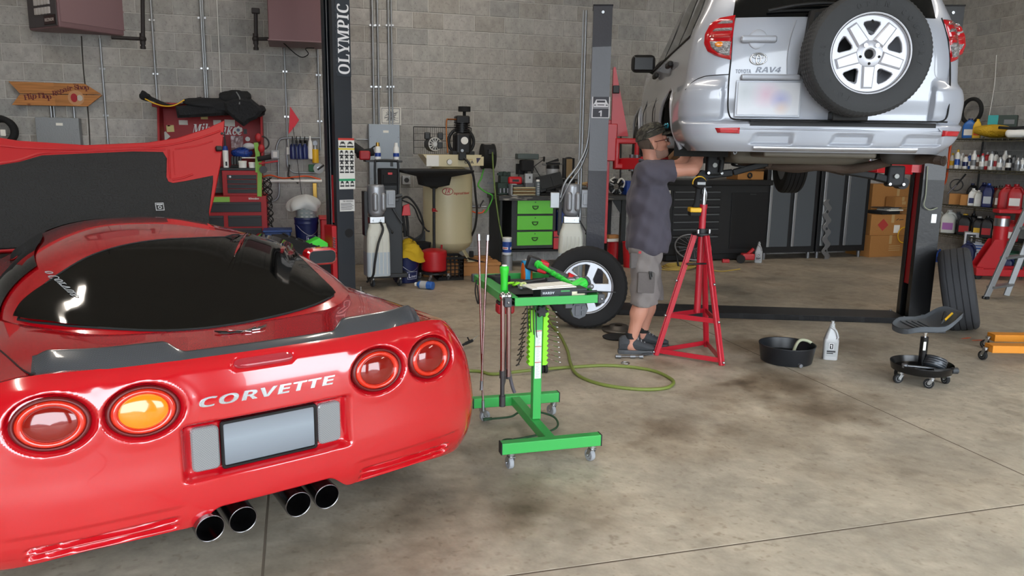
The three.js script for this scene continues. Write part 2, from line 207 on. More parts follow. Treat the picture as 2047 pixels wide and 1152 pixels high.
  const eAt = (z) => { let i = 0; while (i < edge.length - 2 && edge[i + 1][0] > z) i++; const [a, b] = [edge[i], edge[i + 1]], t = cl((z - a[0]) / (b[0] - a[0] || 1e-6)); return [lerp(a[1], b[1], t), lerp(a[2], b[2], t)]; };
  const deckY = (x, z) => { const [xe, ye] = eAt(z), u = cl(Math.abs(x) / Math.max(xe, 0.01)); return lerp(yc(z), ye, Math.pow(u, 5)) + 0.018 * ss(0.45, 0.78, u) * ss(1, 0.8, u) * ss(-0.3, -0.7, z); };
  const zs = []; { let z = edge[0][0]; while (z > -3.1) { zs.push(z); z -= z > -0.5 ? 0.012 : 0.06; } zs.push(-3.1); }
  P(car, 'rear_deck', grid(80, zs.length - 1, (u, v) => { const z = zs[Math.round(v * (zs.length - 1))], [xe] = eAt(z), x = (u * 2 - 1) * xe; return [x, deckY(x, z), z]; }), paint);
  // greenhouse: roof with hatch glass let into it
  const hc = stab([[-3.25, 0.84], [-2.9, 1.0], [-2.55, 1.10], [-2.2, 1.135], [-1.9, 1.138], [-1.6, 1.122], [-1.35, 1.088], [-1.1, 1.034], [-0.9, 0.985], [-0.7, 0.932], [-0.5, 0.878], [-0.40, 0.850], [-0.34, 0.83]]);
  const wg = stab([[-3.25, 0.60], [-2.6, 0.56], [-2.0, 0.62], [-1.5, 0.735], [-1.1, 0.745], [-0.8, 0.695], [-0.6, 0.62], [-0.45, 0.50], [-0.34, 0.3]]);
  const pg = 2.5, yb0 = 0.80, gP = (phi, z, o = 0) => { const w = wg(z) + o, h = hc(z) - yb0 + o, c = Math.cos(phi), s = Math.sin(phi); return [Math.sign(c) * w * Math.pow(Math.abs(c), 2 / pg), yb0 + h * Math.pow(Math.abs(s), 2 / pg), z]; };
  P(car, 'roof', grid(110, 110, (u, v) => gP(PI * (1 - u), lerp(-3.25, -0.34, v))), paint);
  const gY = (x, z, o) => yb0 + (hc(z) - yb0 + o) * Math.pow(Math.max(0, 1 - Math.pow(Math.abs(x) / (wg(z) + o), pg)), 1 / pg);
  const O = CAM.clone().applyMatrix4(inv);
  const hit = (px, py, f) => { const d = ray(px, py).transformDirection(inv); let q = O.clone(); for (let t = 0.8; t < 7; t += 0.004) { q = O.clone().addScaledVector(d, t); if (q.z < -0.3 && q.y < f(q.x, q.z)) break; } return q; };
  const top = [[36, 641], [52, 610], [85, 575], [120, 549], [180, 514], [240, 494], [320, 481], [400, 477], [480, 473], [535, 476], [562, 484], [590, 506], [614, 530], [640, 556], [662, 580], [669, 590]], bot = [[36, 641], [70, 647], [105, 650], [140, 654], [180, 657], [225, 660], [290, 662.5], [350, 662.5], [410, 658], [470, 650], [520, 641], [560, 632], [600, 621], [635, 609], [660, 597], [669, 590]];
  const gf = (x, z) => Math.max(Math.abs(x) < wg(z) ? gY(x, z, 0) : -1, deckY(x, z));
  const tp = top.map((p) => hit(...p, gf)), bp = bot.map((p) => hit(...p, gf));
  const tc = new THREE.CatmullRomCurve3(tp), bc = new THREE.CatmullRomCurve3(bp);
  const gl = (o, f) => grid(56, 24, (u, v) => { const a = tc.getPoint(u), b = bc.getPoint(u), vv2 = lerp(f, 1 - f, v), x = lerp(b.x, a.x, vv2), z = lerp(b.z, a.z, vv2); const k = 0.016 * ss(0.7, 0.95, Math.abs(x) / wg(z)); return [x + Math.sign(x) * k, Math.max(gf(x, z), lerp(b.y, a.y, vv2) - 0.004) + o + k, z]; });
  P(car, 'rear_window', gl(0.004, 0), glass);
  const rim = [...Array(90)].map((_, i) => i < 45 ? tc.getPoint(i / 45) : bc.getPoint(1 - (i - 45) / 45)).map((q) => [q.x, gf(q.x, q.z) + 0.003, q.z]);
  P(car, 'window_seal', tb(rim, 0.005, 180, 5, true), m.blackMat);
  for (const s of [0, 1]) P(car, 'side_window', grid(12, 20, (u, v) => { const z = lerp(-2.75, s ? -1.8 : -1.0, v) - 0.3 * u, f = lerp(0.05, 0.8, u); return gP(s ? f : PI - f, z, 0.009); }), glass);
  P(car, 'windscreen', grid(20, 10, (u, v) => gP(PI * lerp(0.72, 0.28, u), lerp(-3.2, -2.5, v), 0.004)), glass);
  // tape strip and roof sticker writing on the glass edge
  { const g = new TextGeometry('o Corvus', { font: serif, size: 0.045, depth: 0.001, curveSegments: 3 }), p = g.attributes.position, A = hit(102, 545, gf), B = hit(152, 590, gf), dx = B.clone().sub(A).divideScalar(0.24); for (let i = 0; i < p.count; i++) { const u = p.getX(i), v = p.getY(i), x = A.x + dx.x * u - dx.z * v * 0.6, z = A.z + dx.z * u - v * 0.7; p.setXYZ(i, x, gf(x, z) + 0.007 + p.getZ(i), z); } g.computeVertexNormals(); P(car, 'window_lettering', g, M(0x8d9398, 0.6)); }
  // spoiler
  const carbon = M(0xffffff, 0.28, 0, { map: tex(64, 64, (u, v, x, y) => { const a = ((x + y) % 16) < 8, k = (a ? 0.30 : 0.13) + 0.05 * Math.sin((x - y) * 0.4); return [k, k * 1.03, k * 1.08]; }, 1, true), clearcoat: 0.8, clearcoatRoughness: 0.06 });
  carbon.map.repeat.set(52, 5);
  const spT = (x) => { const a = Math.abs(x); return 0.858 + 0.038 * ss(0.265, 0.335, a) - 0.02 * ss(0.655, 0.70, a); };
  const spz = (x) => tailZ(x, 0.832) + 0.006 - 0.05 * ss(0.5, 0.75, Math.abs(x));
  const prof = (x) => { const a = Math.abs(x), z = spz(x), y0 = 0.818 - 0.006 * ss(0.265, 0.335, a), y1 = spT(x), dd = lerp(0.045, 0.075, ss(0.265, 0.335, a)); return [[y0, z + 0.002], [lerp(y0, y1, 0.5), z - dd * 0.28], [y1 - 0.004, z - dd * 0.75], [y1, z - dd * 0.9], [y1 - 0.003, z - dd * 1.05], [0.834, z - dd - 0.05]]; };
  P(car, 'spoiler', grid(110, 5, (u, v) => { const x = lerp(-0.70, 0.70, u), q = prof(x)[Math.round(v * 5)]; return [x, q[0], q[1]]; }, (u, v) => [u * 2, v]), carbon);
  for (const s of [-1, 1]) P(car, 'spoiler_end', grid(1, 5, (u, v) => { const q = prof(0.7)[Math.round(v * 5)]; return [s * (0.70 + u * 0.012), lerp(q[0], 0.828, u), lerp(q[1], spz(0.7) - 0.03, u)]; }), carbon);
  // round lamps
  const lensRed = M(0x7a1006, 0.12, 0, { clearcoat: 1, clearcoatRoughness: 0.02 }), ringRed = M(0xc8260e, 0.15, 0, { clearcoat: 1 }), lensPaintedLit = M(0xd9820f, 0.15, 0, { clearcoat: 1, clearcoatRoughness: 0.02 }), bezel = M(0x5c0707, 0.45);  // orange inner left lens paints the bright light seen in it
  for (const [x, lens] of [[-0.683, lensRed], [-0.423, lensPaintedLit], [0.423, lensRed], [0.683, M(0x7a0b06, 0.12, 0, { clearcoat: 1 })]]) {
    const tx = Math.atan2(tailZ(x + 0.05, 0.692) - tailZ(x - 0.05, 0.692), 0.1), z = tailZ(x, 0.692), lab = lens === lensPaintedLit ? 'tail lamp lens coloured orange as if brightly lit' : undefined;
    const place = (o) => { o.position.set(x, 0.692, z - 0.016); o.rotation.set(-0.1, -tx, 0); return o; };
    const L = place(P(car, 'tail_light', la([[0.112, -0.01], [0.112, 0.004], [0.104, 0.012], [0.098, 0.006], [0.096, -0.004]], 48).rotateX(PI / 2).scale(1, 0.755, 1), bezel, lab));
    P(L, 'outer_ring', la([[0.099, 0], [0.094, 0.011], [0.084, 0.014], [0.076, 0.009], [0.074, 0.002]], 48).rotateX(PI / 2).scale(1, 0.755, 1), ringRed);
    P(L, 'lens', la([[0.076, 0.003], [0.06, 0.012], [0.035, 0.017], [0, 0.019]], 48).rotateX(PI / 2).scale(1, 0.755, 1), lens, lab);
  }
  // high brake lamp
  P(car, 'brake_light', grid(40, 8, (u, v) => { const a = (u - 0.5) * 2, x = -0.022 + a * 0.106, hh = 0.016 * Math.pow(1 - Math.pow(Math.abs(a), 8), 0.5), y = 0.802 + (v - 0.5) * 2 * hh; return [x, y, tailZ(x, y) - 0.003 + 0.005 * (1 - (2 * v - 1) ** 2)]; }), M(0xb01a2c, 0.3, 0, { clearcoat: 1, bumpMap: rep(speck, 3), bumpScale: 0.002 }));
  // lettering
  { const g = new TextGeometry('CORVETTE', { font, size: 0.036, depth: 0.002, curveSegments: 4 }); g.computeBoundingBox(); const w = g.boundingBox.max.x, p = g.attributes.position; for (let i = 0; i < p.count; i++) { const x = p.getX(i) / w * 0.49 - 0.268 + p.getY(i) * 0.35, y = 0.678 + p.getY(i) * 0.92; p.setXYZ(i, x, y, tailZ(x, y) - pocket(x, y) + 0.0015 + p.getZ(i)); } g.computeVertexNormals(); P(car, 'lettering', g, M(0xcfd3d8, 0.22, 0.9)); }
  // plate bay
  const clearLens = M(0x8f9294, 0.22, 0, { map: tex(64, 64, (u, v, x, y) => 0.80 + 0.10 * (((x >> 2) + (y >> 2)) % 2), 14, true), bumpMap: rep(speck, 2), bumpScale: 0.002, clearcoat: 1 });
  for (const s of [-1, 1]) { const l = P(car, 'reversing_light', ex(rrect(0.092, 0.158, 0.018), 0.016, 0.005), clearLens); l.position.set(-0.012 + s * 0.226, 0.522, tailZ(0.23, 0.522) - 0.038); l.rotation.y = s * 0.06; }
  P(car, 'plate_frame', ex(rrect(0.352, 0.176, 0.012), 0.010, 0.003, [rrect(0.33, 0.15, 0.006)]), m.blackGloss).position.set(-0.012, 0.522, -0.036);
  P(car, 'license_plate', bx(0.342, 0.164, 0.004, 0, 0, 0), print(128, 64, (x, w, h) => { const g = x.createLinearGradient(0, 0, 0, h); g.addColorStop(0, '#70757b'); g.addColorStop(0.4, '#848d95'); g.addColorStop(1, '#696f76'); x.fillStyle = g; x.fillRect(0, 0, w, h); }, 0.5)).position.set(-0.012, 0.522, -0.030);
  // crossed-flag emblem on the deck
  { const E2 = T('x', '', ''); scene.remove(E2); names.x = -1; E2.name = 'emblem'; car.add(E2); E2.userData = {}; const q = hit(488, 668, gf); E2.position.set(q.x, deckY(q.x, q.z) + 0.004, q.z); E2.rotation.set(-PI / 2 + 0.12, 0, 0);
    const flag = (s) => [[0, -0.004], [s * 0.03, 0.012], [s * 0.06, 0.012], [s * 0.1, 0.034], [s * 0.085, 0.006], [s * 0.06, -0.006], [s * 0.03, -0.006], [s * 0.012, -0.018]];
    P(E2, 'checkered_flag', ex(flag(1), 0.003, 0.001), m.chrome); P(E2, 'pennant', ex(flag(-1).reverse(), 0.003, 0.001), m.blackGloss); P(E2, 'flag_poles', [bar([-0.05, 0.02, 0.003], [0.02, -0.024, 0.003], 0.0025), bar([0.05, 0.02, 0.003], [-0.02, -0.024, 0.003], 0.0025)], m.chrome); P(E2, 'flag_patch', [bx(0.016, 0.012, 0.003, 0.04, 0.003, 0.003), bx(0.02, 0.006, 0.003, 0.07, 0.012, 0.003)], m.black); P(E2, 'flag_stripe', bx(0.03, 0.005, 0.003, -0.045, 0.004, 0.003), m.red); }
  // exhaust tips
  const tipM = M(0x8e8c90, 0.22, 1), boreDark = M(0x0a0a0b, 0.9);  // near-black disc inside each exhaust tip
  for (const x of [-0.245, -0.131, 0.074, 0.187]) { const t = P(car, 'exhaust_tip', la([[0.046, -0.22], [0.049, -0.05], [0.050, 0], [0.0505, 0.012], [0.048, 0.016], [0.0455, 0.010], [0.045, -0.1], [0.044, -0.2]], 36).rotateX(PI / 2), tipM); P(t, 'bore', cy(0.0445, 0.0445, 0.008, 0, 0, -0.16, 'z', 24), boreDark); t.position.set(x, 0.238, -0.02); t.rotation.x = 0.1; }
  P(car, 'muffler', new RoundedBoxGeometry(1.15, 0.15, 0.36, 3, 0.06).translate(0, 0.30, -0.42), m.dullSteel);
  P(car, 'underbody', bx(1.6, 0.06, 3.6, 0, 0.24, -2.3, 0.02), dark);
  // wheels
  for (const [x, z] of [[-0.78, -0.98], [0.78, -0.98], [-0.76, -3.62], [0.76, -3.62]]) { const t = P(car, 'tire', la([[0.23, -0.13], [0.3, -0.135], [0.325, -0.11], [0.33, 0], [0.325, 0.11], [0.3, 0.135], [0.23, 0.13]], 36).rotateZ(PI / 2), m.rubber); t.position.set(x, 0.332, z); P(t, 'wheel_rim', cy(0.23, 0.23, 0.18, 0, 0, 0, 'x', 24), m.dullSteel); }
  // right door mirror
  { const q = onPl(640, 512, V(1.0, 0.86, -2.45).applyMatrix4(car.matrixWorld), V(0, 0, 1)).applyMatrix4(inv); const g = P(car, 'door_mirror', ex(rrect(0.22, 0.115, 0.045, 6), 0.07, 0.012), paint); g.position.set(q.x, q.y, q.z - 0.04); P(g, 'mirror_glass', ex(rrect(0.185, 0.085, 0.034, 6), 0.004), M(0x3a3f44, 0.05, 1)).position.z = 0.083; P(g, 'mirror_foot', bar([-0.08, -0.02, 0.02], [-0.22, -0.04, 0.0], 0.02), dark); }
  // panel gap, fuel door and left side details
  P(car, 'panel_gap', tb([-0.16, -0.28, -0.42, -0.56, -0.68].map((z, i) => { const x = -0.71 - 0.02 * i; return [x, deckY(x, z) + 0.0005, z]; }), 0.003, 20, 5), dark);
  // hood, tilted forward on its front hinge; its underside faces the camera
  const hn = V(0, 0.40, 1.08).normalize(), hp = V(0, 1.25, -3.95), hx = V(1, 0, 0), hyv = hn.clone().cross(hx), hood = new THREE.Group(); hood.name = 'hood'; car.add(hood);
  hood.position.copy(hp); hood.quaternion.setFromRotationMatrix(new THREE.Matrix4().makeBasis(hx, hyv, hn));
  hood.updateMatrixWorld(true); const hi = hood.matrixWorld.clone().invert(), hN = hn.clone().transformDirection(car.matrixWorld), hP = hp.clone().applyMatrix4(car.matrixWorld);
  const hpt = (x, y) => { const q = onPl(x, y, hP, hN).applyMatrix4(hi); return [q.x, q.y]; };
  const topE = [[449, 241], [413, 257], [354, 276], [295, 285], [230, 288]].map((p) => hpt(...p)), sideE = [[417, 452], [419, 430], [428, 396], [441, 330]].map((p) => hpt(...p));
  const rightE = [...sideE, ...topE.slice(0, 4)], botY = sideE[0][1] - 0.12, cx0 = 0.07;
  const full = [[sideE[0][0], botY], ...rightE, [cx0, topE[4][1] - 0.012], ...rightE.slice().reverse().map(([x, y]) => [2 * cx0 - x, y]), [2 * cx0 - sideE[0][0], botY]];
  const under = M(0xb00c14, 0.45); P(hood, 'inner_panel', ex(full, 0.03, 0.008).translate(0, 0, -0.03), under);
  const big = full.map(([x, y]) => [x + (x - cx0) * 0.006, y + (y > 0.2 ? 0.012 : 0)]);
  { const s = shp(big), g = ex(big, 0.012, 0.004); P(hood, 'outer_skin', g.translate(0, 0, -0.05), paint); }
  const lr = [[420, 470], [417, 425], [425, 365], [425, 352], [370, 363], [345, 367], [336, 364], [332, 355], [333, 318], [325, 305], [265, 304], [147, 309], [83, 312], [38, 325], [0, 331]].map((p) => hpt(...p));
  const lmin = Math.min(...lr.map((p) => p[0])), linerM = M(0x07080a, 0.62, 0, { bumpMap: rep(nz, 5), bumpScale: 0.006 });
  P(hood, 'liner', ex([[lr[0][0], botY + 0.02], ...lr, [lmin - 0.5, lr[lr.length - 1][1] - 0.02], [lmin - 0.5, botY + 0.02]], 0.014, 0.006).translate(0, 0, 0.0), linerM);
  const ridge = (pts, r) => tb(pts.map((p) => { const q = hpt(...p); return [q[0], q[1], 0.004]; }), r, 50, 8);
  P(hood, 'rib', ridge([[0, 292], [60, 297], [140, 299], [230, 298], [320, 293], [380, 282], [425, 268], [440, 262]], 0.010), under);
  P(hood, 'rib', ridge([[0, 327], [38, 321], [83, 307], [147, 304], [265, 299], [330, 299]], 0.010), under);
  P(hood, 'rib', ridge([[349, 299], [390, 293], [425, 283]], 0.008), under); P(hood, 'rib', ridge([[344, 360], [366, 356], [385, 349]], 0.010), under);
  P(hood, 'rib', ridge([[337, 300], [338, 330], [340, 357]], 0.009), under); P(hood, 'rib', ridge([[346, 303], [347, 330], [349, 351]], 0.006), under);
  P(hood, 'fold', ridge([[70, 424], [120, 420], [190, 415], [260, 413], [310, 411]], 0.012), linerM); P(hood, 'fold', ridge([[40, 380], [50, 410], [70, 424], [85, 470]], 0.01), linerM);
  { const q = hpt(318, 415); const l = P(hood, 'sticker', bx(0.062, 0.062, 0.002), print(64, 64, (x) => { x.fillStyle = '#b9bdc0'; x.fillRect(0, 0, 64, 64); x.fillStyle = '#17191b'; x.fillRect(5, 5, 54, 54); x.fillStyle = '#b9bdc0'; x.fillRect(9, 9, 46, 10); x.beginPath(); x.arc(32, 38, 14, 0, 7); x.fill(); x.fillStyle = '#17191b'; x.beginPath(); x.arc(32, 38, 8, 0, 7); x.fill(); })); l.position.set(q[0], q[1], 0.026); }
  { const q = hpt(436, 299), l = P(hood, 'latch', new RoundedBoxGeometry(0.05, 0.04, 0.04, 2, 0.008), m.black); l.position.set(q[0], q[1], 0.02); }
  { const q = hpt(443, 268), l = P(hood, 'stop', cy(0.011, 0.011, 0.015, 0, 0, 0, 'z'), m.black); l.position.set(q[0], q[1], 0.008); }
  // engine bay and cowl below the hood
  P(car, 'engine_bay', bx(1.3, 0.25, 1.1, 0, 0.62, -3.75, 0.04), dark);
}
// ---------- wheels and tyres ----------
// tyre around the x axis; r outer, w width, rr_ rim radius; tread blocks are grooves cut into the profile
function tyreGeo(r, w, ri, blocks = 0, n = 72) {
  const h = w / 2, pr = [[ri - 0.006, -h * 0.80], [ri + 0.006, -h * 0.86], [ri + 0.012, -h * 0.90], [ri + (r - ri) * 0.35, -h * 0.98], [ri + (r - ri) * 0.6, -h], [ri + (r - ri) * 0.84, -h * 0.93], [r - 0.010, -h * 0.82], [r - 0.002, -h * 0.70]];
  for (const t of [-0.48, -0.16, 0.16, 0.48]) pr.push([r, h * (t - 0.03) * 1.2], [r - 0.007, h * (t - 0.02) * 1.2], [r - 0.007, h * (t + 0.02) * 1.2], [r, h * (t + 0.03) * 1.2]);
  pr.push(...pr.slice(0, 8).reverse().map(([a, b]) => [a, -b]));
  const g = la(pr, n).rotateZ(PI / 2), p = g.attributes.position, L = pr.length;
  if (blocks) for (let i = 0; i < p.count; i++) { const k = i % L, a = Math.floor(i / L); if (k > 4 && k < L - 5 && a % 2) { const q = 1 - 0.004 / r; p.setY(i, p.getY(i) * q); p.setZ(i, p.getZ(i) * q); } }
  const t = toCreasedNormals(g, 0.5); return t;
}
const tyreM = M(0x37393b, 0.78, 0, { bumpMap: rep(speck, 8), bumpScale: 0.001 }), tyreDark = M(0x1c1d1f, 0.8, 0, { bumpMap: rep(speck, 8), bumpScale: 0.001 });
// ---------- silver SUV on the lift ----------
const SUVY = -0.344, suvPos = V(3.279, 0, -4.307);
{
  const car = T('suv', 'silver compact SUV with spare wheel on its tailgate, raised on the lift', 'car', suvPos, SUVY);
  car.updateMatrixWorld(true); const inv = car.matrixWorld.clone().invert(), nZ = V(0, 0, 1).transformDirection(car.matrixWorld), nX = V(1, 0, 0).transformDirection(car.matrixWorld);
  const paint = M(0xa3a8b2, 0.34, 0.12, { clearcoat: 1, clearcoatRoughness: 0.05 }), trim = M(0xa9adb5, 0.45, 0.35), glass = M(0x090b0d, 0.08, 0, {}), blk = M(0x121315, 0.6), gap = M(0x0c0d0e, 0.8);
  const W = stab([[1.50, 0.74], [1.57, 0.80], [1.63, 0.865], [1.72, 0.90], [1.88, 0.908], [1.95, 0.895], [2.0, 0.872], [2.1, 0.862], [2.2, 0.850], [2.30, 0.832], [2.38, 0.805], [2.5, 0.752], [2.7, 0.675], [2.86, 0.60], [2.93, 0.50]]);
  const ZR = stab([[1.50, -0.05], [1.55, 0.01], [1.60, 0.045], [1.66, 0.055], [1.72, 0.058], [1.736, 0.055], [1.752, 0.0], [1.9, 0.006], [2.1, 0.004], [2.3, -0.006], [2.4, -0.016], [2.5, -0.04], [2.7, -0.11], [2.86, -0.19], [2.93, -0.30]]);
  const zd = (xn) => -0.07 * xn * xn - 0.28 * (1 - Math.pow(Math.max(0, 1 - Math.pow(Math.abs(xn), 6)), 1 / 6));
  const bulge = (x, y) => { const a = Math.abs(x); let b = 0.035 * ss(0.645, 0.665, a) * ss(2.02, 1.96, y) * ss(1.74, 1.78, y); b += 0.012 * ss(0.60, 0.50, Math.abs(x + 0.38)) * ss(1.99, 1.97, y) * ss(-0.1, -0.14, x) * 0; for (const c of [-0.335, 0.155, 0.61]) b -= 0.022 * ss(0.125, 0.108, Math.abs(x - c + (y - 1.65) * (x < c ? -0.5 : 0))) * ss(1.602, 1.612, y) * ss(1.672, 1.664, y); b += 0.03 * ss(0.5, 0.54, a) * 0; return b; };
  const surf = (x, y) => ZR(y) + zd(cl(x / W(y), -1, 1)) + bulge(x, y);
  const at = (px, py, off = 0) => { let q = V(0, 0, 0), z = 0; for (let i = 0; i < 5; i++) { q = onPl(px, py, V(0, 0, z + off).applyMatrix4(car.matrixWorld), nZ).applyMatrix4(inv); z = surf(q.x, q.y); } return q; };
  // outline from the rear centre round the corner and along the side
  const half = []; for (let i = 0; i <= 90; i++) { const a = i / 90, x = a < 0.5 ? a * 1.6 : 0.8 + 0.2 * (1 - Math.pow(1 - (a - 0.5) * 2, 3)); half.push([x, zd(x)]); }
  for (let z = -0.40; z > -4.2; z -= 0.03) half.push([1 - 0.10 * ss(-3.4, -4.3, z) ** 2 - 0.01 * ss(-1, -3, z), z]);
  half.push([0.86, -4.22], [0.7, -4.3], [0.4, -4.34], [0, -4.35]);
  const outline = [...half.slice(1).reverse().map((q) => [-q[0], q[1]]), ...half], nu = outline.length - 1;
  const ys = []; for (let y = 1.556; y < 2.401; y += y < 1.76 ? 0.008 : 0.02) ys.push(y);
  const AR = [[-1.0, 1.615], [-3.62, 1.615]], RAD = 0.405;
  const inArch = (z, y) => AR.some(([a, b]) => Math.hypot((z - a) / 0.98, y - b) < RAD);
  P(car, 'body_shell', grid(nu, ys.length - 1, (u, v) => { const [xn, z0] = outline[Math.round(u * nu)], y0 = ys[Math.round(v * (ys.length - 1))], sd = ss(-0.5, -0.9, z0), y = y0 + 0.10 * sd * ss(1.62, 1.5, y0); const x = xn * W(y0); let z = z0 > -0.45 ? ZR(y0) * ss(-0.45, -0.2, z0) + z0 : z0; if (z0 > -0.36) z += bulge(x, y0); return [x * (1 - 0.02 * sd * ss(2.0, 1.9, y0)), y, z]; }, null, (u, v) => { const a = outline[Math.floor(u * nu)], b = outline[Math.ceil(u * nu)], z = (a[1] + b[1]) / 2; return !(z < -0.5 && z > -4.2 && inArch(z, ys[Math.floor(v * (ys.length - 1))] + 0.01)); }), paint);
  // greenhouse with slanted windscreen
  const hy = []; for (let y = 2.38; y < 2.931; y += 0.025) hy.push(y);
  P(car, 'roof', mg(grid(nu, hy.length - 1, (u, v) => { const [xn, z0] = outline[Math.round(u * nu)], y = hy[Math.round(v * (hy.length - 1))], zf = lerp(-3.25, -2.35, (y - 2.38) / 0.55); let z = z0 > -0.45 ? ZR(y) + z0 : lerp(ZR(y) - 0.45, zf, (z0 + 0.45) / -3.9); return [xn * W(y), y, z]; }), bx(0.9, 0.02, 2.0, 0, 2.925, -1.4)), paint);
  P(car, 'engine_hood', grid(10, 8, (u, v) => { const x = (u * 2 - 1) * 0.78; return [x, 2.38 - 0.16 * v - 0.05 * Math.pow(Math.abs(u * 2 - 1), 3), -3.2 - v * 1.1]; }), paint);
  // wheel arches: lips and dark liners
  for (const s of [-1, 1]) for (const [zc, yc] of AR) {
    const pts = []; for (let i = 0; i <= 20; i++) { const a = lerp(-0.12, PI + 0.12, i / 20), y = yc + Math.sin(a) * RAD; pts.push([s * (W(cl(y, 1.6, 2.4)) * 0.98 + 0.004), y, zc + Math.cos(a) * RAD * 0.98]); }
    P(car, 'arch_lip', tb(pts, 0.016, 60, 8), paint);
    P(car, 'arch_liner', grid(20, 4, (u, v) => { const a = lerp(-0.25, PI + 0.25, u); return [s * lerp(0.87, 0.48, v), yc + Math.sin(a) * RAD * 1.0, zc + Math.cos(a) * RAD * 0.98]; }), gap);
  }
  P(car, 'floor_pan', bx(1.4, 0.06, 3.4, 0, 1.66, -2.2, 0.02), M(0x37352f, 0.8));
  P(car, 'inner_bulkhead', [bx(0.03, 0.6, 3.9, -0.46, 1.9, -2.2), bx(0.03, 0.6, 3.9, 0.46, 1.9, -2.2)], gap);
  // a patch of the tail surface inside an outline (pixel-traced, y-monotone), standing off a little
  const outlineXY = (pts) => pts.map((p) => { const q = at(...p); return [q.x, q.y]; });
  const patchG = (poly, off, nu2 = 10, nv2 = 14, dome = 0) => { const y0 = Math.min(...poly.map((p) => p[1])) + 1e-4, y1 = Math.max(...poly.map((p) => p[1])) - 1e-4; const span = (y) => { const xs = []; for (let i = 0; i < poly.length; i++) { const [a, b] = [poly[i], poly[(i + 1) % poly.length]]; if ((a[1] > y) !== (b[1] > y)) xs.push(lerp(a[0], b[0], (y - a[1]) / (b[1] - a[1]))); } return xs.length ? [Math.min(...xs), Math.max(...xs)] : [0, 0]; }; return grid(nu2, nv2, (u, v) => { const y = lerp(y0, y1, v), [a, b] = span(y), x = lerp(a, b, u); return [x, y, surf(x, y) + off * Math.min(1, 8 * u + 0.15, 8 * (1 - u) + 0.15, 8 * v + 0.15, 8 * (1 - v) + 0.15) + dome * (1 - (2 * u - 1) ** 2)]; }); };
  const lampRed = M(0xb30d18, 0.15, 0, { clearcoat: 1, clearcoatRoughness: 0.03 }), lampClear = M(0xd4d4d6, 0.2, 0.2, { map: tex(64, 64, (u, v) => 0.45 + 0.55 * noise(u * 22, v * 22, 4), 1, true), clearcoat: 1, bumpMap: rep(speck, 2), bumpScale: 0.004 }), lampDeep = M(0xc51212, 0.2, 0, { bumpMap: rep(speck, 2), bumpScale: 0.004, clearcoat: 1 });
  const lampPts = { L: [[1470, 30], [1442, 33], [1420, 47], [1409, 68], [1407, 88], [1414, 103], [1434, 114], [1461, 120], [1464, 80]], R: [[1884, 36], [1905, 39], [1920, 51], [1929, 72], [1930, 92], [1923, 109], [1910, 121], [1899, 125], [1896, 80]] };
  for (const k of ['L', 'R']) { const L = P(car, 'tail_light', patchG(outlineXY(lampPts[k]), 0.022, 14, 20), lampRed), c = k === 'L' ? (a, b) => outlineXY(a) : (a, b) => outlineXY(b);
    P(L, 'clear_band', patchG(c([[1466, 40], [1438, 43], [1426, 51], [1466, 49]], [[1892, 45], [1915, 47], [1921, 54], [1892, 53]]), 0.030, 8, 4), lampClear);
    P(L, 'clear_band', patchG(c([[1465, 54], [1424, 58], [1417, 66], [1465, 64]], [[1894, 57], [1924, 61], [1927, 69], [1895, 67]]), 0.030, 8, 4), lampClear);
    P(L, 'stop_lens', patchG(c([[1464, 66], [1414, 69], [1412, 79], [1463, 78]], [[1895, 70], [1927, 72], [1928, 83], [1896, 83]]), 0.029, 8, 5), lampDeep);
    P(L, 'reversing_lens', patchG(c([[1463, 81], [1413, 81], [1417, 96], [1432, 107], [1458, 114]], [[1897, 86], [1927, 86], [1924, 100], [1914, 112], [1901, 119]]), 0.031, 10, 8), lampClear);
    if (k === 'L') { const q = at(1436, 90); P(L, 'indicator_bulb', new THREE.SphereGeometry(0.022, 14, 10).scale(1.3, 0.8, 0.4).translate(q.x, q.y, surf(q.x, q.y) + 0.031), M(0xe0851e, 0.25, 0, { clearcoat: 1 })); } }
  // tailgate: window, seams, handle, badge
  P(car, 'rear_window', patchG([[-0.615, 2.395], [0.64, 2.395], [0.60, 2.6], [0.52, 2.84], [-0.50, 2.84], [-0.585, 2.6]], 0.006, 24, 12), glass);
  P(car, 'tailgate_seam', tb([[1470, 32], [1465, 60], [1461, 118], [1457, 160], [1455, 205], [1457, 228], [1466, 238], [1500, 241]].map((p) => { const q = at(...p); return [q.x, q.y, surf(q.x, q.y) + 0.001]; }), 0.005, 60, 6), gap);
  P(car, 'tailgate_seam', tb([[1882, 36], [1895, 80], [1899, 125], [1899, 170], [1896, 215], [1890, 238], [1872, 245]].map((p) => { const q = at(...p); return [q.x, q.y, surf(q.x, q.y) + 0.001]; }), 0.005, 60, 6), gap);
  P(car, 'tailgate_seam', tb([[1468, 240], [1600, 242], [1750, 244], [1880, 247]].map((p) => { const q = at(...p); return [q.x, 1.757, 0.035]; }), 0.006, 40, 6), gap);
  P(car, 'bumper_seam', tb([[1370, 180], [1386, 163], [1408, 153], [1435, 150], [1458, 149]].map((p) => { const q = at(...p); return [q.x, q.y, surf(q.x, q.y) + 0.001]; }), 0.003, 40, 6), gap);
  P(car, 'tailgate_crease', tb([[1592, 40], [1580, 75], [1574, 110], [1573, 148]].map((p) => { const q = at(...p); return [q.x, q.y, surf(q.x, q.y) - 0.001]; }), 0.004, 40, 6), trim);
  P(car, 'tailgate_crease', tb([[1853, 60], [1868, 100], [1870, 152], [1896, 155]].map((p) => { const q = at(...p); return [q.x, q.y, surf(q.x, q.y) - 0.002]; }), 0.004, 40, 6), trim);
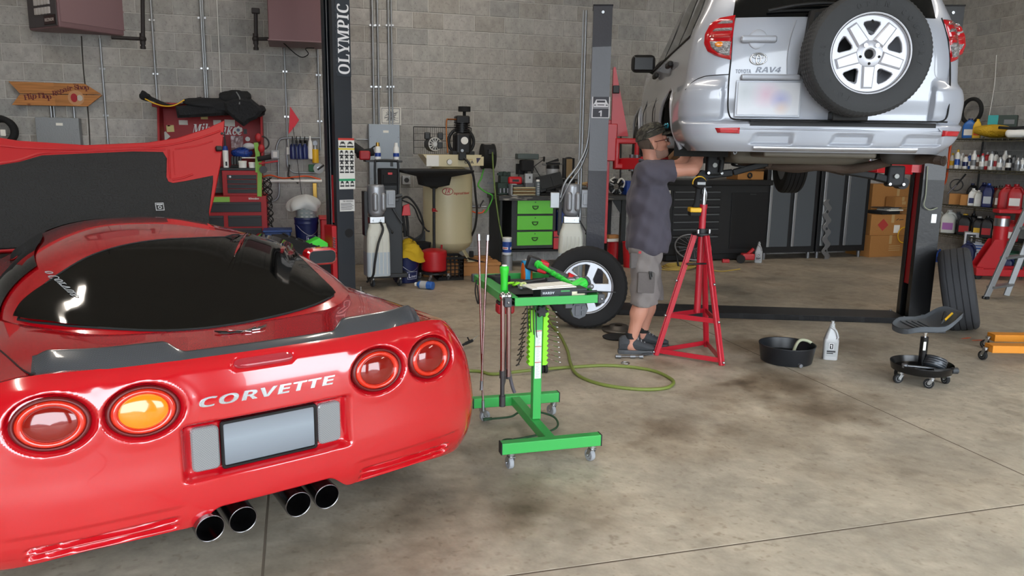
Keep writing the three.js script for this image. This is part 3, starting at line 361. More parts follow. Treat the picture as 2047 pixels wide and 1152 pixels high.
  { const q = at(1515, 79), z = surf(q.x, q.y); const h = P(car, 'tailgate_handle', new RoundedBoxGeometry(0.225, 0.042, 0.03, 3, 0.014), paint); h.position.set(q.x, q.y, z + 0.028); P(h, 'handle_dish', new THREE.SphereGeometry(0.062, 24, 16).scale(0.95, 1, 0.12).translate(0, 0, -0.026), trim); P(h, 'handle_mount', [bx(0.03, 0.03, 0.03, -0.095, 0, -0.015, 0.006), bx(0.03, 0.03, 0.03, 0.095, 0, -0.015, 0.006)], paint); }
  { const q = at(1516, 118), b = new THREE.Group(); b.name = 'badge'; car.add(b); b.position.set(q.x, q.y, surf(q.x, q.y) + 0.006); const ring = (rx, ry, r, x = 0, y = 0) => new THREE.TorusGeometry(1, r / rx, 8, 32).scale(rx, ry, rx * 0.8).translate(x, y, 0); P(b, 'outer_oval', ring(0.050, 0.035, 0.005), m.chrome); P(b, 'inner_oval', ring(0.034, 0.012, 0.004, 0, 0.014), m.chrome); P(b, 'upright_oval', ring(0.014, 0.027, 0.0035, 0, -0.002), m.chrome); }
  const badgeM = M(0x55585e, 0.3, 0.8);
  const word = (t, x0, x1, y0, size, skew, f = font) => { const g = new TextGeometry(t, { font: f, size, depth: 0.004, curveSegments: 3 }); g.computeBoundingBox(); const w = g.boundingBox.max.x, A = at(x0, y0), B = at(x1, y0), p = g.attributes.position; for (let i = 0; i < p.count; i++) { const x = lerp(A.x, B.x, p.getX(i) / w) + p.getY(i) * skew, y = A.y + p.getY(i); p.setXYZ(i, x, y, surf(x, y) + 0.001 + p.getZ(i)); } g.computeVertexNormals(); P(car, 'lettering', g, badgeM); };
  word('TOYOTA', 1470, 1501, 146.5, 0.024, 0); word('RAV4', 1508, 1559, 145, 0.034, 0.3);
  // plate under its silver cap
  P(car, 'plate_cap', new RoundedBoxGeometry(0.37, 0.035, 0.035, 2, 0.012).translate(at(1538, 156).x, at(1538, 155).y, 0.02), paint);
  P(car, 'plate_recess', bx(0.41, 0.225, 0.006, at(1534, 198).x, at(1534, 198).y, 0.010, 0.002), trim);
  P(car, 'license_plate', bx(0.385, 0.20, 0.004), print(128, 72, (x, w, h) => { x.fillStyle = '#d2d6de'; x.fillRect(0, 0, w, h); for (const [cx, c2, r, c] of [[58, 26, 36, '205,170,190'], [90, 38, 26, '150,155,205'], [92, 56, 20, '215,195,185'], [14, 20, 40, '176,184,190']]) { const g = x.createRadialGradient(cx, c2, 0, cx, c2, r); g.addColorStop(0, `rgba(${c},0.8)`); g.addColorStop(1, `rgba(${c},0)`); x.fillStyle = g; x.fillRect(0, 0, w, h); } }, 0.5)).position.set(at(1534, 198).x, at(1534, 198).y, 0.017);
  // bumper details
  P(car, 'bumper_pad', grid(30, 3, (u, v) => { const x = lerp(-0.485, 0.675, u), y = 1.7435, k = [-0.052, -0.006, 0.004, 0.006][Math.round(v * 3)]; return [x, y - [0, 0, 0.006, 0.03][Math.round(v * 3)] + 0.006, ZR(1.72) + zd(x / W(1.74)) + k]; }), blk);
  const refl = M(0xc81020, 0.25, 0, { clearcoat: 1, bumpMap: rep(speck, 2), bumpScale: 0.002 });
  P(car, 'reflector', patchG([[-0.70, 1.706], [-0.545, 1.708], [-0.545, 1.668], [-0.68, 1.670]], 0.024, 16, 10), refl); P(car, 'reflector', patchG([[0.725, 1.706], [0.865, 1.704], [0.848, 1.668], [0.725, 1.668]], 0.024, 16, 10), refl);
  P(car, 'skid_trim', grid(30, 5, (u, v) => { const x = lerp(-0.45, 0.58, u) , y = lerp(1.562, 1.592, v); return [x, y, surf(x, y) + 0.012 * Math.sin(PI * cl(v, 0.05, 0.95)) + 0.008]; }), M(0xc9ccd2, 0.25, 0.7));
  P(car, 'bumper_edge', tb([[1480, 257], [1560, 258], [1700, 261], [1868, 265], [1876, 258]].map((p) => { const q = at(...p); return [q.x, q.y, surf(q.x, q.y) + 0.001]; }), 0.006, 90, 6), paint);
  // wiper
  { const w = P(car, 'wiper', tb([[1690, 12], [1655, 7], [1612, 9], [1575, 14], [1535, 22]].map((p, i) => { const q = at(...p, 0.03); return [q.x, q.y, surf(q.x, q.y) + 0.04]; }), 0.010, 40, 8), blk); P(w, 'wiper_blade', tb([[1660, 20], [1600, 20], [1535, 23]].map((p) => { const q = at(...p, 0.03); return [q.x, q.y, surf(q.x, q.y) + 0.022]; }), 0.007, 30, 6), m.rubber); }
  // side glass, pillars, mirror, door handles
  for (const s of [-1, 1]) for (const [z0, z1] of [[-0.42, -0.95], [-1.02, -1.85], [-1.92, -2.75]]) P(car, 'side_window', grid(8, 8, (u, v) => { const y = lerp(2.335, 2.80, v), z = lerp(z0 - 0.22 * v, z1 - (z1 < -2.5 ? -0.35 * v : 0), u); return [s * (W(y) * (1 - 0.01 * ss(-1, -3, z)) + 0.004), y, z]; }), glass);
  for (const s of [-1, 1]) P(car, 'beltline_trim', tb([-0.42, -1, -1.8, -2.9].map((z) => [s * (W(2.33) + 0.003), 2.328, z]), 0.008, 30, 6), blk);
  for (const s of [-1, 1]) { const g = P(car, 'door_mirror', new RoundedBoxGeometry(0.235, 0.17, 0.13, 4, 0.05), blk); g.position.set(s * 0.92, 2.40, -2.85); P(g, 'mirror_glass', new RoundedBoxGeometry(0.215, 0.155, 0.05, 4, 0.024).translate(0, -0.003, 0.052), M(0x0e1013, 0.35)); P(g, 'mirror_foot', bar([-s * 0.06, -0.06, 0], [-s * 0.14, -0.10, -0.02], 0.022), blk); }
  for (const s of [-1, 1]) for (const z of [-1.15, -2.1]) { const hd = P(car, 'door_handle', new RoundedBoxGeometry(0.04, 0.045, 0.2, 3, 0.016), blk); hd.position.set(s * 0.872, 2.215, z); }
  for (const s of [-1, 1]) for (const z of [-1.02, -1.98, -2.9]) P(car, 'door_seam', tb([1.72, 1.9, 2.05, 2.2, 2.32].map((y) => [s * W(y) * 0.985 + s * 0.001, y, z - (z === -1.02 ? 0.45 * ss(2.05, 1.6, y) : 0)]), 0.004, 24, 5), gap);
  P(car, 'sill', [bx(0.12, 0.10, 1.9, -0.80, 1.62, -2.3, 0.03), bx(0.12, 0.10, 1.9, 0.80, 1.62, -2.3, 0.03)], trim);
  // spare wheel
  const sp = new THREE.Group(); sp.name = 'spare_wheel'; car.add(sp); sp.position.set(0.135, 2.14, 0.19); sp.rotation.y = 0;
  P(sp, 'tire', tyreGeo(0.365, 0.228, 0.228, 1, 170).rotateY(-PI / 2), tyreM);
  { // rim: dished disc with five wide spokes, window cut-outs between them
    const R = 0.226, sh = new THREE.Shape(circ(R, 60).map((p) => new THREE.Vector2(...p)));
    for (let k = 0; k < 5; k++) { const a = PI / 2 + k * 2 * PI / 5, c = Math.cos(a), s = Math.sin(a), P2 = (r, t) => [r * c - t * s, r * s + t * c]; const pts = [[0.112, -0.014], [0.168, -0.050], [0.182, -0.048], [0.188, -0.030], [0.192, 0], [0.188, 0.030], [0.182, 0.048], [0.168, 0.050], [0.112, 0.014], [0.106, 0]].map((q) => P2(...q)); sh.holes.push(new THREE.Path(pts.reverse().map((p) => new THREE.Vector2(...p)))); }
    sh.holes.push(new THREE.Path(circ(0.030, 24).reverse().map((p) => new THREE.Vector2(...p))));
    for (let k = 0; k < 5; k++) { const a = -PI / 2 + k * 2 * PI / 5; sh.holes.push(new THREE.Path(circ(0.008, 10, 0.057 * Math.cos(a), 0.057 * Math.sin(a)).reverse().map((p) => new THREE.Vector2(...p)))); }
    const rimM = M(0xc4c6ce, 0.38, 0.25, { clearcoat: 0.4 });
    const disc = new THREE.ExtrudeGeometry(sh, { depth: 0.012, bevelEnabled: true, bevelSize: 0.005, bevelThickness: 0.006, bevelOffset: -0.002, bevelSegments: 2 });
    P(sp, 'wheel_disc', disc.translate(0, 0, 0.055), rimM);
    P(sp, 'rim_flange', la([[0.150, -0.1], [0.195, -0.1], [0.214, 0.05], [0.219, 0.075], [0.226, 0.094], [0.234, 0.100], [0.238, 0.094], [0.236, 0.085]], 60).rotateX(PI / 2), rimM);
    for (let k = 0; k < 5; k++) { const a = PI / 2 + PI / 5 + k * 2 * PI / 5, g = ex([[-0.036, 0.07], [-0.030, 0.20], [0.030, 0.20], [0.036, 0.07]].reverse(), 0.010, 0.008).rotateZ(a - PI / 2).translate(0, 0, 0.072); P(sp, 'spoke', g, rimM); }
    P(sp, 'hub_boss', la([[0.031, 0.058], [0.031, 0.078], [0.036, 0.084], [0.072, 0.080], [0.080, 0.070]], 40).rotateX(PI / 2), rimM);
    for (const k of [2, 3]) { const a = -PI / 2 + k * 2 * PI / 5; P(sp, 'lug_nut', cy(0.011, 0.012, 0.03, 0.057 * Math.cos(a), 0.057 * Math.sin(a), 0.085, 'z', 6), m.chrome); }
    for (const k of [0, 1, 4]) { const a = -PI / 2 + k * 2 * PI / 5; P(sp, 'lug_hole', cy(0.0085, 0.0085, 0.004, 0.057 * Math.cos(a), 0.057 * Math.sin(a), 0.0815, 'z', 12), gap); }
    P(sp, 'hub_bore', cy(0.0305, 0.0305, 0.01, 0, 0, 0.05, 'z'), gap);
    P(sp, 'valve', bar([0, 0.192, 0.07], [0.0, 0.178, 0.09], 0.006), m.black);
    const arc = (t, r, a0, a1, size) => { const gs = []; for (let i = 0; i < t.length; i++) { if (t[i] === ' ') continue; const g = new TextGeometry(t[i], { font, size, depth: 0.002, curveSegments: 2 }); g.computeBoundingBox(); g.translate(-g.boundingBox.max.x / 2, 0, 0); g.translate(0, r, 0.113); g.rotateZ(lerp(a0, a1, i / (t.length - 1))); gs.push(g); } P(sp, 'tire_lettering', mg(gs), tyreM); };
    arc('OPEN COUNTRY', 0.268, 0.35, -1.75, 0.03); arc('A20', 0.27, 1.75, 1.45, 0.03); arc('TOYO', 0.27, 2.75, 2.2, 0.036);
  }
  P(car, 'spare_carrier', [la([[0.0, 0], [0.15, 0], [0.17, 0.02], [0.17, 0.1]], 30).rotateX(PI / 2).translate(0.135, 2.14, -0.005), bx(0.22, 0.06, 0.1, 0.12, 1.785, 0.035, 0.01), ex([[-0.34, -0.1], [-0.30, 0.28], [0.0, 0.34], [0.0, -0.2]].reverse(), 0.05, 0.02).translate(0.135, 2.14, 0.01)], blk);
  // exhaust, suspension and axle seen under the tail
  const rust = M(0x574a41, 0.8, 0.2, { bumpMap: rep(nz, 3), bumpScale: 0.003 }), iron = M(0x1b1d20, 0.6, 0.2), tank = M(0x6e6a60, 0.65, 0.1), alloy = M(0x8d8f8c, 0.5, 0.6);
  const on = (px, py, z) => { const q = onPl(px, py, V(0, 0, z).applyMatrix4(car.matrixWorld), nZ).applyMatrix4(inv); return [q.x, q.y, q.z]; };
  P(car, 'fuel_tank', new RoundedBoxGeometry(1.0, 0.16, 0.85, 3, 0.06).translate(0.05, 1.55, -1.05), tank);
  P(car, 'heat_shield', bx(0.75, 0.05, 0.4, 0.05, 1.545, -0.42, 0.02), M(0x77736a, 0.5, 0.4));
  P(car, 'exhaust_pipe', tb([on(1480, 326, -1.2), on(1560, 332, -0.9), on(1640, 332, -0.75), on(1690, 338, -0.7), on(1730, 334, -0.6), on(1780, 322, -0.5)], 0.034, 60, 12), rust);
  { const a = V(...on(1770, 326, -0.42)), b = V(...on(1850, 318, -0.38)); P(car, 'muffler', new THREE.CapsuleGeometry(0.07, 0.2, 6, 20).rotateZ(PI / 2).translate((a.x + b.x) / 2, (a.y + b.y) / 2 + 0.045, -0.4), M(0x4c4a48, 0.6, 0.4)); }
  P(car, 'exhaust_tip', [tb([on(1835, 318, -0.3), on(1860, 318, -0.2), on(1884, 322, -0.08)], 0.03, 20, 14), la([[0.030, 0], [0.034, 0.01], [0.030, 0.012], [0.026, 0], [0.024, -0.05]], 20).rotateX(PI / 2).rotateY(0.6).translate(...on(1884, 322, -0.07))], rust);
  for (const [a, b, c] of [[on(1405, 352, -1.0), on(1465, 345, -0.95), on(1535, 326, -0.9)], [on(1800, 366, -1.0), on(1745, 352, -0.95), on(1672, 340, -0.9)]]) P(car, 'control_arm', [beam(a, b, 0.09, 0.055, V(0, 1, 0), 0.012), beam(b, c, 0.08, 0.05, V(0, 1, 0), 0.012), cy(0.045, 0.045, 0.1, ...a, 'z')], iron);
  P(car, 'crossmember', tb([on(1530, 325, -0.95), on(1590, 334, -1.0), on(1640, 330, -1.0), on(1690, 340, -0.95)], 0.045, 30, 10), rust);
  for (const q of [on(1428, 330, -0.95), on(1788, 352, -0.95)]) { const k = P(car, 'wheel_carrier', new RoundedBoxGeometry(0.13, 0.16, 0.08, 2, 0.02), iron); k.position.set(...q); P(k, 'hub_bolt', cy(0.018, 0.018, 0.03, -0.005, 0, 0.045, 'z', 10), alloy); for (const [i, j] of [[-0.05, -0.06], [0.05, -0.06]]) P(k, 'bolt', cy(0.011, 0.011, 0.05, i, j, 0.04, 'z', 6), m.chrome); }
  for (const x of [[1478, 328], [1690, 334]]) P(car, 'coil_spring', tb([...Array(50)].map((_, i) => { const q = on(x[0], x[1], -0.95), a = i * 0.62; return [q[0] + 0.055 * Math.cos(a), q[1] - 0.03 + i * 0.005, q[2] + 0.055 * Math.sin(a)]; }), 0.009, 220, 6), iron);
  P(car, 'trailing_arm', [beam(on(1342, 318, -1.25), on(1392, 268, -1.0), 0.07, 0.05, V(0, 1, 0), 0.014), beam(on(1368, 305, -1.2), on(1405, 285, -0.95), 0.06, 0.05, V(0, 1, 0), 0.012), cy(0.10, 0.10, 0.02, ...on(1392, 306, -1.0), 'x', 24)], M(0x8a6a4c, 0.75, 0.2, { bumpMap: rep(nz, 4), bumpScale: 0.003 }));
  P(car, 'shock_absorber', [bar(on(1440, 345, -0.9), on(1448, 290, -0.9), 0.02, 12), bar(on(1441, 320, -0.9), on(1448, 275, -0.9), 0.03, 12)], iron);
  P(car, 'tow_hook', tb([on(1470, 296, -0.1), on(1472, 304, -0.1), on(1468, 308, -0.1), on(1466, 304, -0.1)], 0.007, 20, 6), m.dullSteel);
  for (const s of [-1, 1]) { const t = P(car, 'front_tire', tyreGeo(0.36, 0.225, 0.22, 0, 40), tyreDark); t.position.set(s * 0.80, 1.47, -3.62); P(t, 'wheel_rim', cy(0.222, 0.222, 0.17, 0, 0, 0, 'x', 30), m.dullSteel); }
  P(car, 'front_axle', [beam([-0.7, 1.45, -3.62], [0.7, 1.45, -3.62], 0.07, 0.06), bx(0.7, 0.2, 0.5, 0, 1.58, -3.6, 0.05)], iron);
}
// ---------- two-post lifts ----------
const U1 = V(Math.cos(0.349), 0, Math.sin(0.349)), N1 = V(-U1.z, 0, U1.x);       // bay with the SUV
const colBlack = M(0x0d0f13, 0.42, 0, { clearcoat: 0.3, bumpMap: rep(nz, 3), bumpScale: 0.001 }), colBlue = M(0x1c232c, 0.45, 0, { clearcoat: 0.3 });
function column(name, label, p, ry, h, open, mat, w = 0.19) {   // C-shaped post, open side facing local x * open
  const t = T(name, label, 'lift post', p, ry, undefined), d = 0.27, k = 0.008, s = open;
  const c = [[0, -d / 2], [0, -d / 2 + 0.07], [k, -d / 2 + 0.07], [k, -d / 2 + k], [w - k, -d / 2 + k], [w - k, d / 2 - k], [k, d / 2 - k], [k, d / 2 - 0.07], [0, d / 2 - 0.07], [0, d / 2], [w, d / 2], [w, -d / 2]].map(([x, z]) => [s < 0 ? x : -x, -z]);
  P(t, 'post', ex(s < 0 ? c : c.slice().reverse(), h).rotateX(-PI / 2), mat);
  P(t, 'base_plate', bx(0.34, 0.02, 0.36, s < 0 ? 0.1 : -0.1, 0.01, 0, 0.005), mat);
  for (const [x, z] of [[-0.045, 0.155], [0.24, 0.155], [-0.045, -0.155], [0.24, -0.155]]) P(t, 'anchor_bolt', [cy(0.016, 0.016, 0.016, (s < 0 ? x : -x), 0.028, z, 'y', 6), cy(0.009, 0.009, 0.05, (s < 0 ? x : -x), 0.045, z, 'y', 8)], m.steel);
  P(t, 'top_plate', bx(w + 0.01, 0.012, d + 0.01, s < 0 ? w / 2 : -w / 2, h, 0), mat);
  P(t, 'top_bolt', cy(0.013, 0.013, 0.012, s < 0 ? w / 2 : -w / 2, h - 0.06, d / 2 + 0.004, 'z', 10), m.steel);
  return t;
}
const C1 = onY(1814, 646), RY1 = -0.349;
const rp = C1.clone().addScaledVector(N1, -0.135);
const postR = column('lift_post', 'black lift post with open channel behind the wheeled stool, right of the SUV', rp, RY1, 2.83, -1, colBlack);
const mq = onPl(1208, 480, C1, N1).setY(0).addScaledVector(N1, -0.135);
const postM = column('lift_post', 'dark lift post with a white car pictogram and numeral, left of the SUV', mq, RY1, 2.83, 1, M(0x23242f, 0.45, 0, { clearcoat: 0.3, bumpMap: rep(nz, 4), bumpScale: 0.0015 }), 0.17);
{ // numeral sign, strip of worn paint
  const f = (x, w, h) => { x.fillStyle = '#2a2b36'; x.fillRect(0, 0, w, h); x.fillStyle = '#d9dbe2'; x.fillRect(0, 0, 6, h); x.fillRect(w - 6, 0, 6, h); x.fillRect(0, h - 5, w, 5); x.fillRect(0, h * 0.52, w, 3); x.beginPath(); x.moveTo(22, 16); x.lineTo(74, 16); x.lineTo(82, 36); x.lineTo(88, 44); x.lineTo(88, 62); x.lineTo(8, 62); x.lineTo(8, 44); x.lineTo(14, 36); x.fill(); x.fillStyle = '#2a2b36'; x.fillRect(26, 22, 44, 12); x.fillRect(30, 46, 36, 5); x.fillRect(12, 47, 10, 6); x.fillRect(74, 47, 10, 6); x.fillStyle = '#d9dbe2'; x.font = 'bold 50px sans-serif'; x.fillText('1', 34, 118); };
  const q = onPl(1201, 215, C1, N1), s = P(postM, 'sign', bx(0.165, 0.19, 0.003), print(96, 128, f, 0.5)); s.position.copy(postM.worldToLocal(q.clone())); s.position.z = 0.138;
  P(postM, 'conduit_clip', [cy(0.012, 0.012, 2.6, -0.235, 1.5, 0.05, 'y', 8), cy(0.008, 0.008, 2.6, -0.26, 1.5, 0.05, 'y', 8)], m.galv);
  P(postM, 'carriage', [bx(0.05, 1.15, 0.16, 0.0, 1.25, 0.02, 0.006), bx(0.09, 0.34, 0.22, 0.04, 1.62, 0.02, 0.008), ex([[0, 0], [0.16, 0], [0.02, 0.62], [0, 0.62]], 0.02).translate(0.03, 1.68, 0.05), ex([[0, 0], [0.16, 0], [0.02, 0.62], [0, 0.62]], 0.02).translate(0.03, 1.68, -0.07)], m.red);
  P(postM, 'latch_switch', bx(0.06, 0.07, 0.05, 0.06, 2.1, 0.08, 0.006), m.black);
  P(postM, 'arm_bracket', ex([[-0.11, -0.14], [0.11, -0.14], [0.11, 0.14], [-0.11, 0.14]], 0.05, 0.01, [[[-0.07, -0.09], [-0.07, 0.09], [0.07, 0.09], [0.07, -0.09]]]).translate(0.18, 1.52, 0.08), m.red);
  P(postR, 'carriage', [ex([[-0.16, -0.13], [0.02, -0.13], [0.02, 0.13], [-0.02, 0.13], [-0.03, -0.06], [-0.16, -0.06]], 0.16).translate(0.0, 1.52, -0.08), bx(0.05, 1.2, 0.15, 0.04, 0.95, 0, 0.006)], m.red);
  P(postR, 'lock_window', bx(0.045, 0.08, 0.004, 0.13, 0.98, 0.137, 0.001), m.steel);
  P(postR, 'pull_cord', tb([[0.02, 1.45, 0.15], [0.03, 1.2, 0.15], [0.02, 1.1, 0.16], [0.07, 1.06, 0.17], [0.14, 1.08, 0.16]], 0.005, 40, 6), M(0x9aa08a, 0.6));
}
// swing arms under the sills, each a thing of its own
const suvM = new THREE.Matrix4().makeRotationY(SUVY).setPosition(suvPos), sw = (x, y, z) => V(x, y, z).applyMatrix4(suvM);
function liftArm(post, a, b) { const t = new THREE.Group(); t.name = 'swing_arm'; post.add(t); post.updateMatrixWorld(true); a = post.worldToLocal(a.clone()); b = post.worldToLocal(b.clone()); const k = a.clone().lerp(b, 0.55); P(t, 'outer_tube', beam(a, k, 0.11, 0.10, V(0, 1, 0), 0.006), m.red); P(t, 'inner_tube', beam(k, b, 0.085, 0.075, V(0, 1, 0), 0.004), m.redDull); P(t, 'pad', [cy(0.055, 0.055, 0.03, b.x, b.y + 0.075, b.z), cy(0.03, 0.03, 0.06, b.x, b.y + 0.04, b.z)], m.blackMat); P(t, 'pivot_pin', cy(0.03, 0.03, 0.16, a.x, a.y, a.z, 'y', 12), m.dullSteel); return t; }
const am = postM.localToWorld(V(0.12, 1.42, 0.02)), ar = postR.localToWorld(V(-0.10, 1.42, 0.02));
liftArm(postM, am, sw(-0.62, 1.46, -1.5));
liftArm(postM, am.clone().add(V(0.02, 0, -0.1)), sw(-0.62, 1.46, -2.95));
liftArm(postR, ar, sw(0.62, 1.46, -1.5));
liftArm(postR, ar.clone().add(V(0.02, 0, -0.1)), sw(0.62, 1.46, -2.95));
{ const a = postM.position.clone().addScaledVector(U1, 0.05).setY(0.028), b = postR.position.clone().addScaledVector(U1, -0.02).setY(0.028); solo('lift_floor_plate', 'long black steel cover plate on the floor joining two lift posts', 'floor plate', [beam(a, b, 0.36, 0.055, V(0, 1, 0), 0.008)], M(0x17181b, 0.5, 0, { bumpMap: rep(nz, 10), bumpScale: 0.002 })); }
// left bay: taller post with printed name
const RY2 = 0.375, c2 = onY(678, 590), U2 = V(Math.cos(RY2), 0, -Math.sin(RY2)), N2 = V(Math.sin(RY2), 0, Math.cos(RY2)), postO = column('lift_post', 'tall black lift post printed with white letters, behind the red sports car', c2.clone().addScaledVector(N2, -0.135), RY2, 3.9, -1, colBlue);
const onO = (px, py, off = 0.137) => { const q = onPl(px, py, c2.clone().addScaledVector(N2, off - 0.135), N2); return postO.worldToLocal(q.clone()); };
{ const dec = (x0, y0, x1, y1, draw, W, HH, nm) => { const a = onO(x0, y0), b = onO(x1, y1), s = P(postO, nm, bx(Math.abs(b.x - a.x), Math.abs(b.y - a.y), 0.002), print(W, HH, draw, 0.45)); s.position.set((a.x + b.x) / 2, (a.y + b.y) / 2, 0.137); };
  dec(668, -60, 702, 154, (x, w, h) => { x.fillStyle = '#232d38'; x.fillRect(0, 0, w, h); x.translate(w / 2, h - 10); x.rotate(-PI / 2); x.fillStyle = '#e6e9ee'; x.font = 'bold 98px serif'; x.textBaseline = 'middle'; x.save(); x.scale(0.93, 1.08); x.fillText('OLYMPIC', 0, 2); x.restore(); }, 96, 640, 'name_decal');
  dec(676, 276, 710, 378, (x, w, h) => { x.fillStyle = '#dfe0dc'; x.fillRect(0, 0, w, h); x.fillStyle = '#c4362c'; x.fillRect(0, 0, w, 12); x.fillStyle = '#d8c83a'; x.fillRect(0, 58, w, 10); x.fillStyle = '#2f9a6a'; x.fillRect(0, 238, w, 14); x.fillStyle = '#26292c'; const cell = (cx, c2y, s) => { x.fillRect(cx - s, c2y - 4, 2 * s, 7); x.fillRect(cx - s * 0.6, c2y - 10, s * 1.2, 7); x.fillRect(cx - s, c2y + 5, 4, 5); x.fillRect(cx + s - 4, c2y + 5, 4, 5); }; cell(26, 30, 15); cell(72, 30, 15); for (let r = 0; r < 5; r++) { const y = 82 + r * 33; for (let k = 0; k < 3; k++) { if (r < 5) cell(18 + k * 31, y + (r === 4 ? 48 : 0), 10); x.fillRect(5 + k * 31, y + 14 + (r === 4 ? 48 : 0), 26, 9); } } x.fillRect(4, 44, 42, 10); x.fillRect(52, 44, 42, 10); }, 98, 300, 'warning_decal');
  dec(679, 400, 709, 422, (x, w, h) => { x.fillStyle = '#cfd0cf'; x.fillRect(0, 0, w, h); x.fillStyle = '#3a3d40'; x.font = 'bold 13px sans-serif'; x.fillText('THE ORIGINAL', 26, 14); for (let i = 0; i < 6; i++) x.fillRect(8, 22 + i * 8, 90 + (i * 37) % 26, 3); }, 128, 76, 'notice_decal');
  const h = onO(698, 466); P(postO, 'round_hole', cy(0.047, 0.047, 0.003, h.x, h.y, 0.136, 'z', 24), m.blackMat);
  P(postO, 'lift_chain', bx(0.03, 2.9, 0.02, 0.06, 1.7, 0.02), m.blackMat); P(postO, 'cable', [cy(0.006, 0.006, 3.5, 0.03, 1.8, 0.055, 'y', 6), cy(0.006, 0.006, 3.5, 0.02, 1.8, -0.04, 'y', 6)], m.dullSteel);
  P(postO, 'carriage', [bx(0.10, 0.62, 0.20, -0.0, 0.42, 0.01, 0.008), bx(0.05, 0.5, 0.14, 0.05, 1.0, 0.0, 0.005)], m.red);
  P(postO, 'carriage_spring', tb([...Array(30)].map((_, i) => [-0.035 + 0.012 * Math.cos(i), 0.50 + i * 0.004, 0.125 + 0.012 * Math.sin(i)]), 0.004, 120, 5), m.dullSteel);
  liftArm(postO, postO.localToWorld(V(-0.06, 0.16, 0.05)), postO.localToWorld(V(-0.75, 0.16, 0.55)));
}
// hydraulic power units: motor, block, translucent reservoir
function powerUnit(label, p, ry, sc) {
  const t = T('power_unit', label, 'hydraulic unit', p, ry); t.scale.setScalar(sc);
  P(t, 'motor', [la([[0, 0.40], [0.085, 0.40], [0.095, 0.39], [0.098, 0.37], [0.098, 0.36]], 28), la([[0.098, 0.36], [0.1, 0.33], [0.1, 0.09], [0.085, 0.07], [0.07, 0.05]], 28)], M(0x9b9ea3, 0.35, 0.5));
  for (const x of [-0.03, 0.06]) P(t, 'capacitor_cover', new THREE.CapsuleGeometry(0.032, 0.15, 4, 14).translate(x, 0.21, 0.095), M(0x8f9296, 0.35, 0.4));
  P(t, 'switch_box', [bx(0.11, 0.20, 0.09, 0.155, 0.24, 0.03, 0.008), bx(0.07, 0.13, 0.01, 0.155, 0.24, 0.08, 0.004)], M(0x8b8f94, 0.4, 0.3));
  P(t, 'valve_block', [bx(0.18, 0.08, 0.12, 0, 0.005, 0, 0.01), cy(0.014, 0.014, 0.03, -0.04, 0.005, 0.07, 'z'), cy(0.014, 0.014, 0.03, 0.045, 0.005, 0.07, 'z')], m.steel);
  P(t, 'lever', [bar([0.09, 0.0, 0.03], [0.17, -0.13, 0.06], 0.007), new THREE.SphereGeometry(0.016, 12, 8).translate(0.17, -0.14, 0.06)], m.black);
  const res = P(t, 'reservoir', loft([[0.10, 0.08, -0.035], [0.105, 0.09, -0.07], [0.12, 0.10, -0.11], [0.13, 0.11, -0.15], [0.135, 0.115, -0.30], [0.135, 0.115, -0.48], [0.135, 0.115, -0.62], [0.13, 0.11, -0.64]].map(([w, d, y]) => rrect(w * 2, d * 2, 0.04).map(([a, b]) => [a, y, b]))), M(0xc9cabf, 0.45, 0));
  P(res, 'fluid_level', loft([-0.635, -0.36].map((y) => rrect(0.274, 0.234, 0.04).map(([a, b]) => [a, y, b]))), M(0xa9b4bc, 0.4, 0));
  for (let i = 0; i < 5; i++) P(res, 'rib', bx(0.008, 0.44, 0.006, -0.09 + i * 0.045, -0.39, 0.118, 0.002), M(0xd6d7cf, 0.45));
  P(t, 'mount_bracket', bx(0.04, 0.5, 0.12, -0.13, 0.08, 0, 0.006), m.black);
  return t;
}
{ const q = onO(752, 440, 0.05), w = postO.localToWorld(q.clone()); const a = powerUnit('grey hydraulic motor with cloudy tank on the tall printed post', w, RY2 * 0.4, 0.95); P(a, 'hose', tb([[0.03, -0.02, 0.09], [0.04, -0.1, 0.14], [-0.02, -0.25, 0.16], [-0.06, -0.45, 0.16], [-0.08, -0.62, 0.13], [-0.14, -0.70, 0.08]], 0.013, 60, 8), m.black); }
{ const q = onPl(1142, 440, C1.clone().addScaledVector(N1, -0.1), N1); const a = powerUnit('grey hydraulic motor with cloudy tank on the numbered post', q, -0.3, 0.86); P(a, 'junction_box', bx(0.10, 0.17, 0.06, -0.19, 0.22, 0.05, 0.006), m.galv); P(a, 'flexible_conduit', [tb([[-0.13, 0.25, 0.05], [-0.08, 0.42, 0.06], [0.06, 0.62, 0.06], [0.15, 0.86, 0.05], [0.17, 1.3, 0.05]], 0.013, 50, 8), tb([[-0.13, 0.2, 0.05], [-0.04, 0.40, 0.08], [0.08, 0.58, 0.06], [0.16, 0.78, 0.03]], 0.011, 50, 8)], m.galv); }
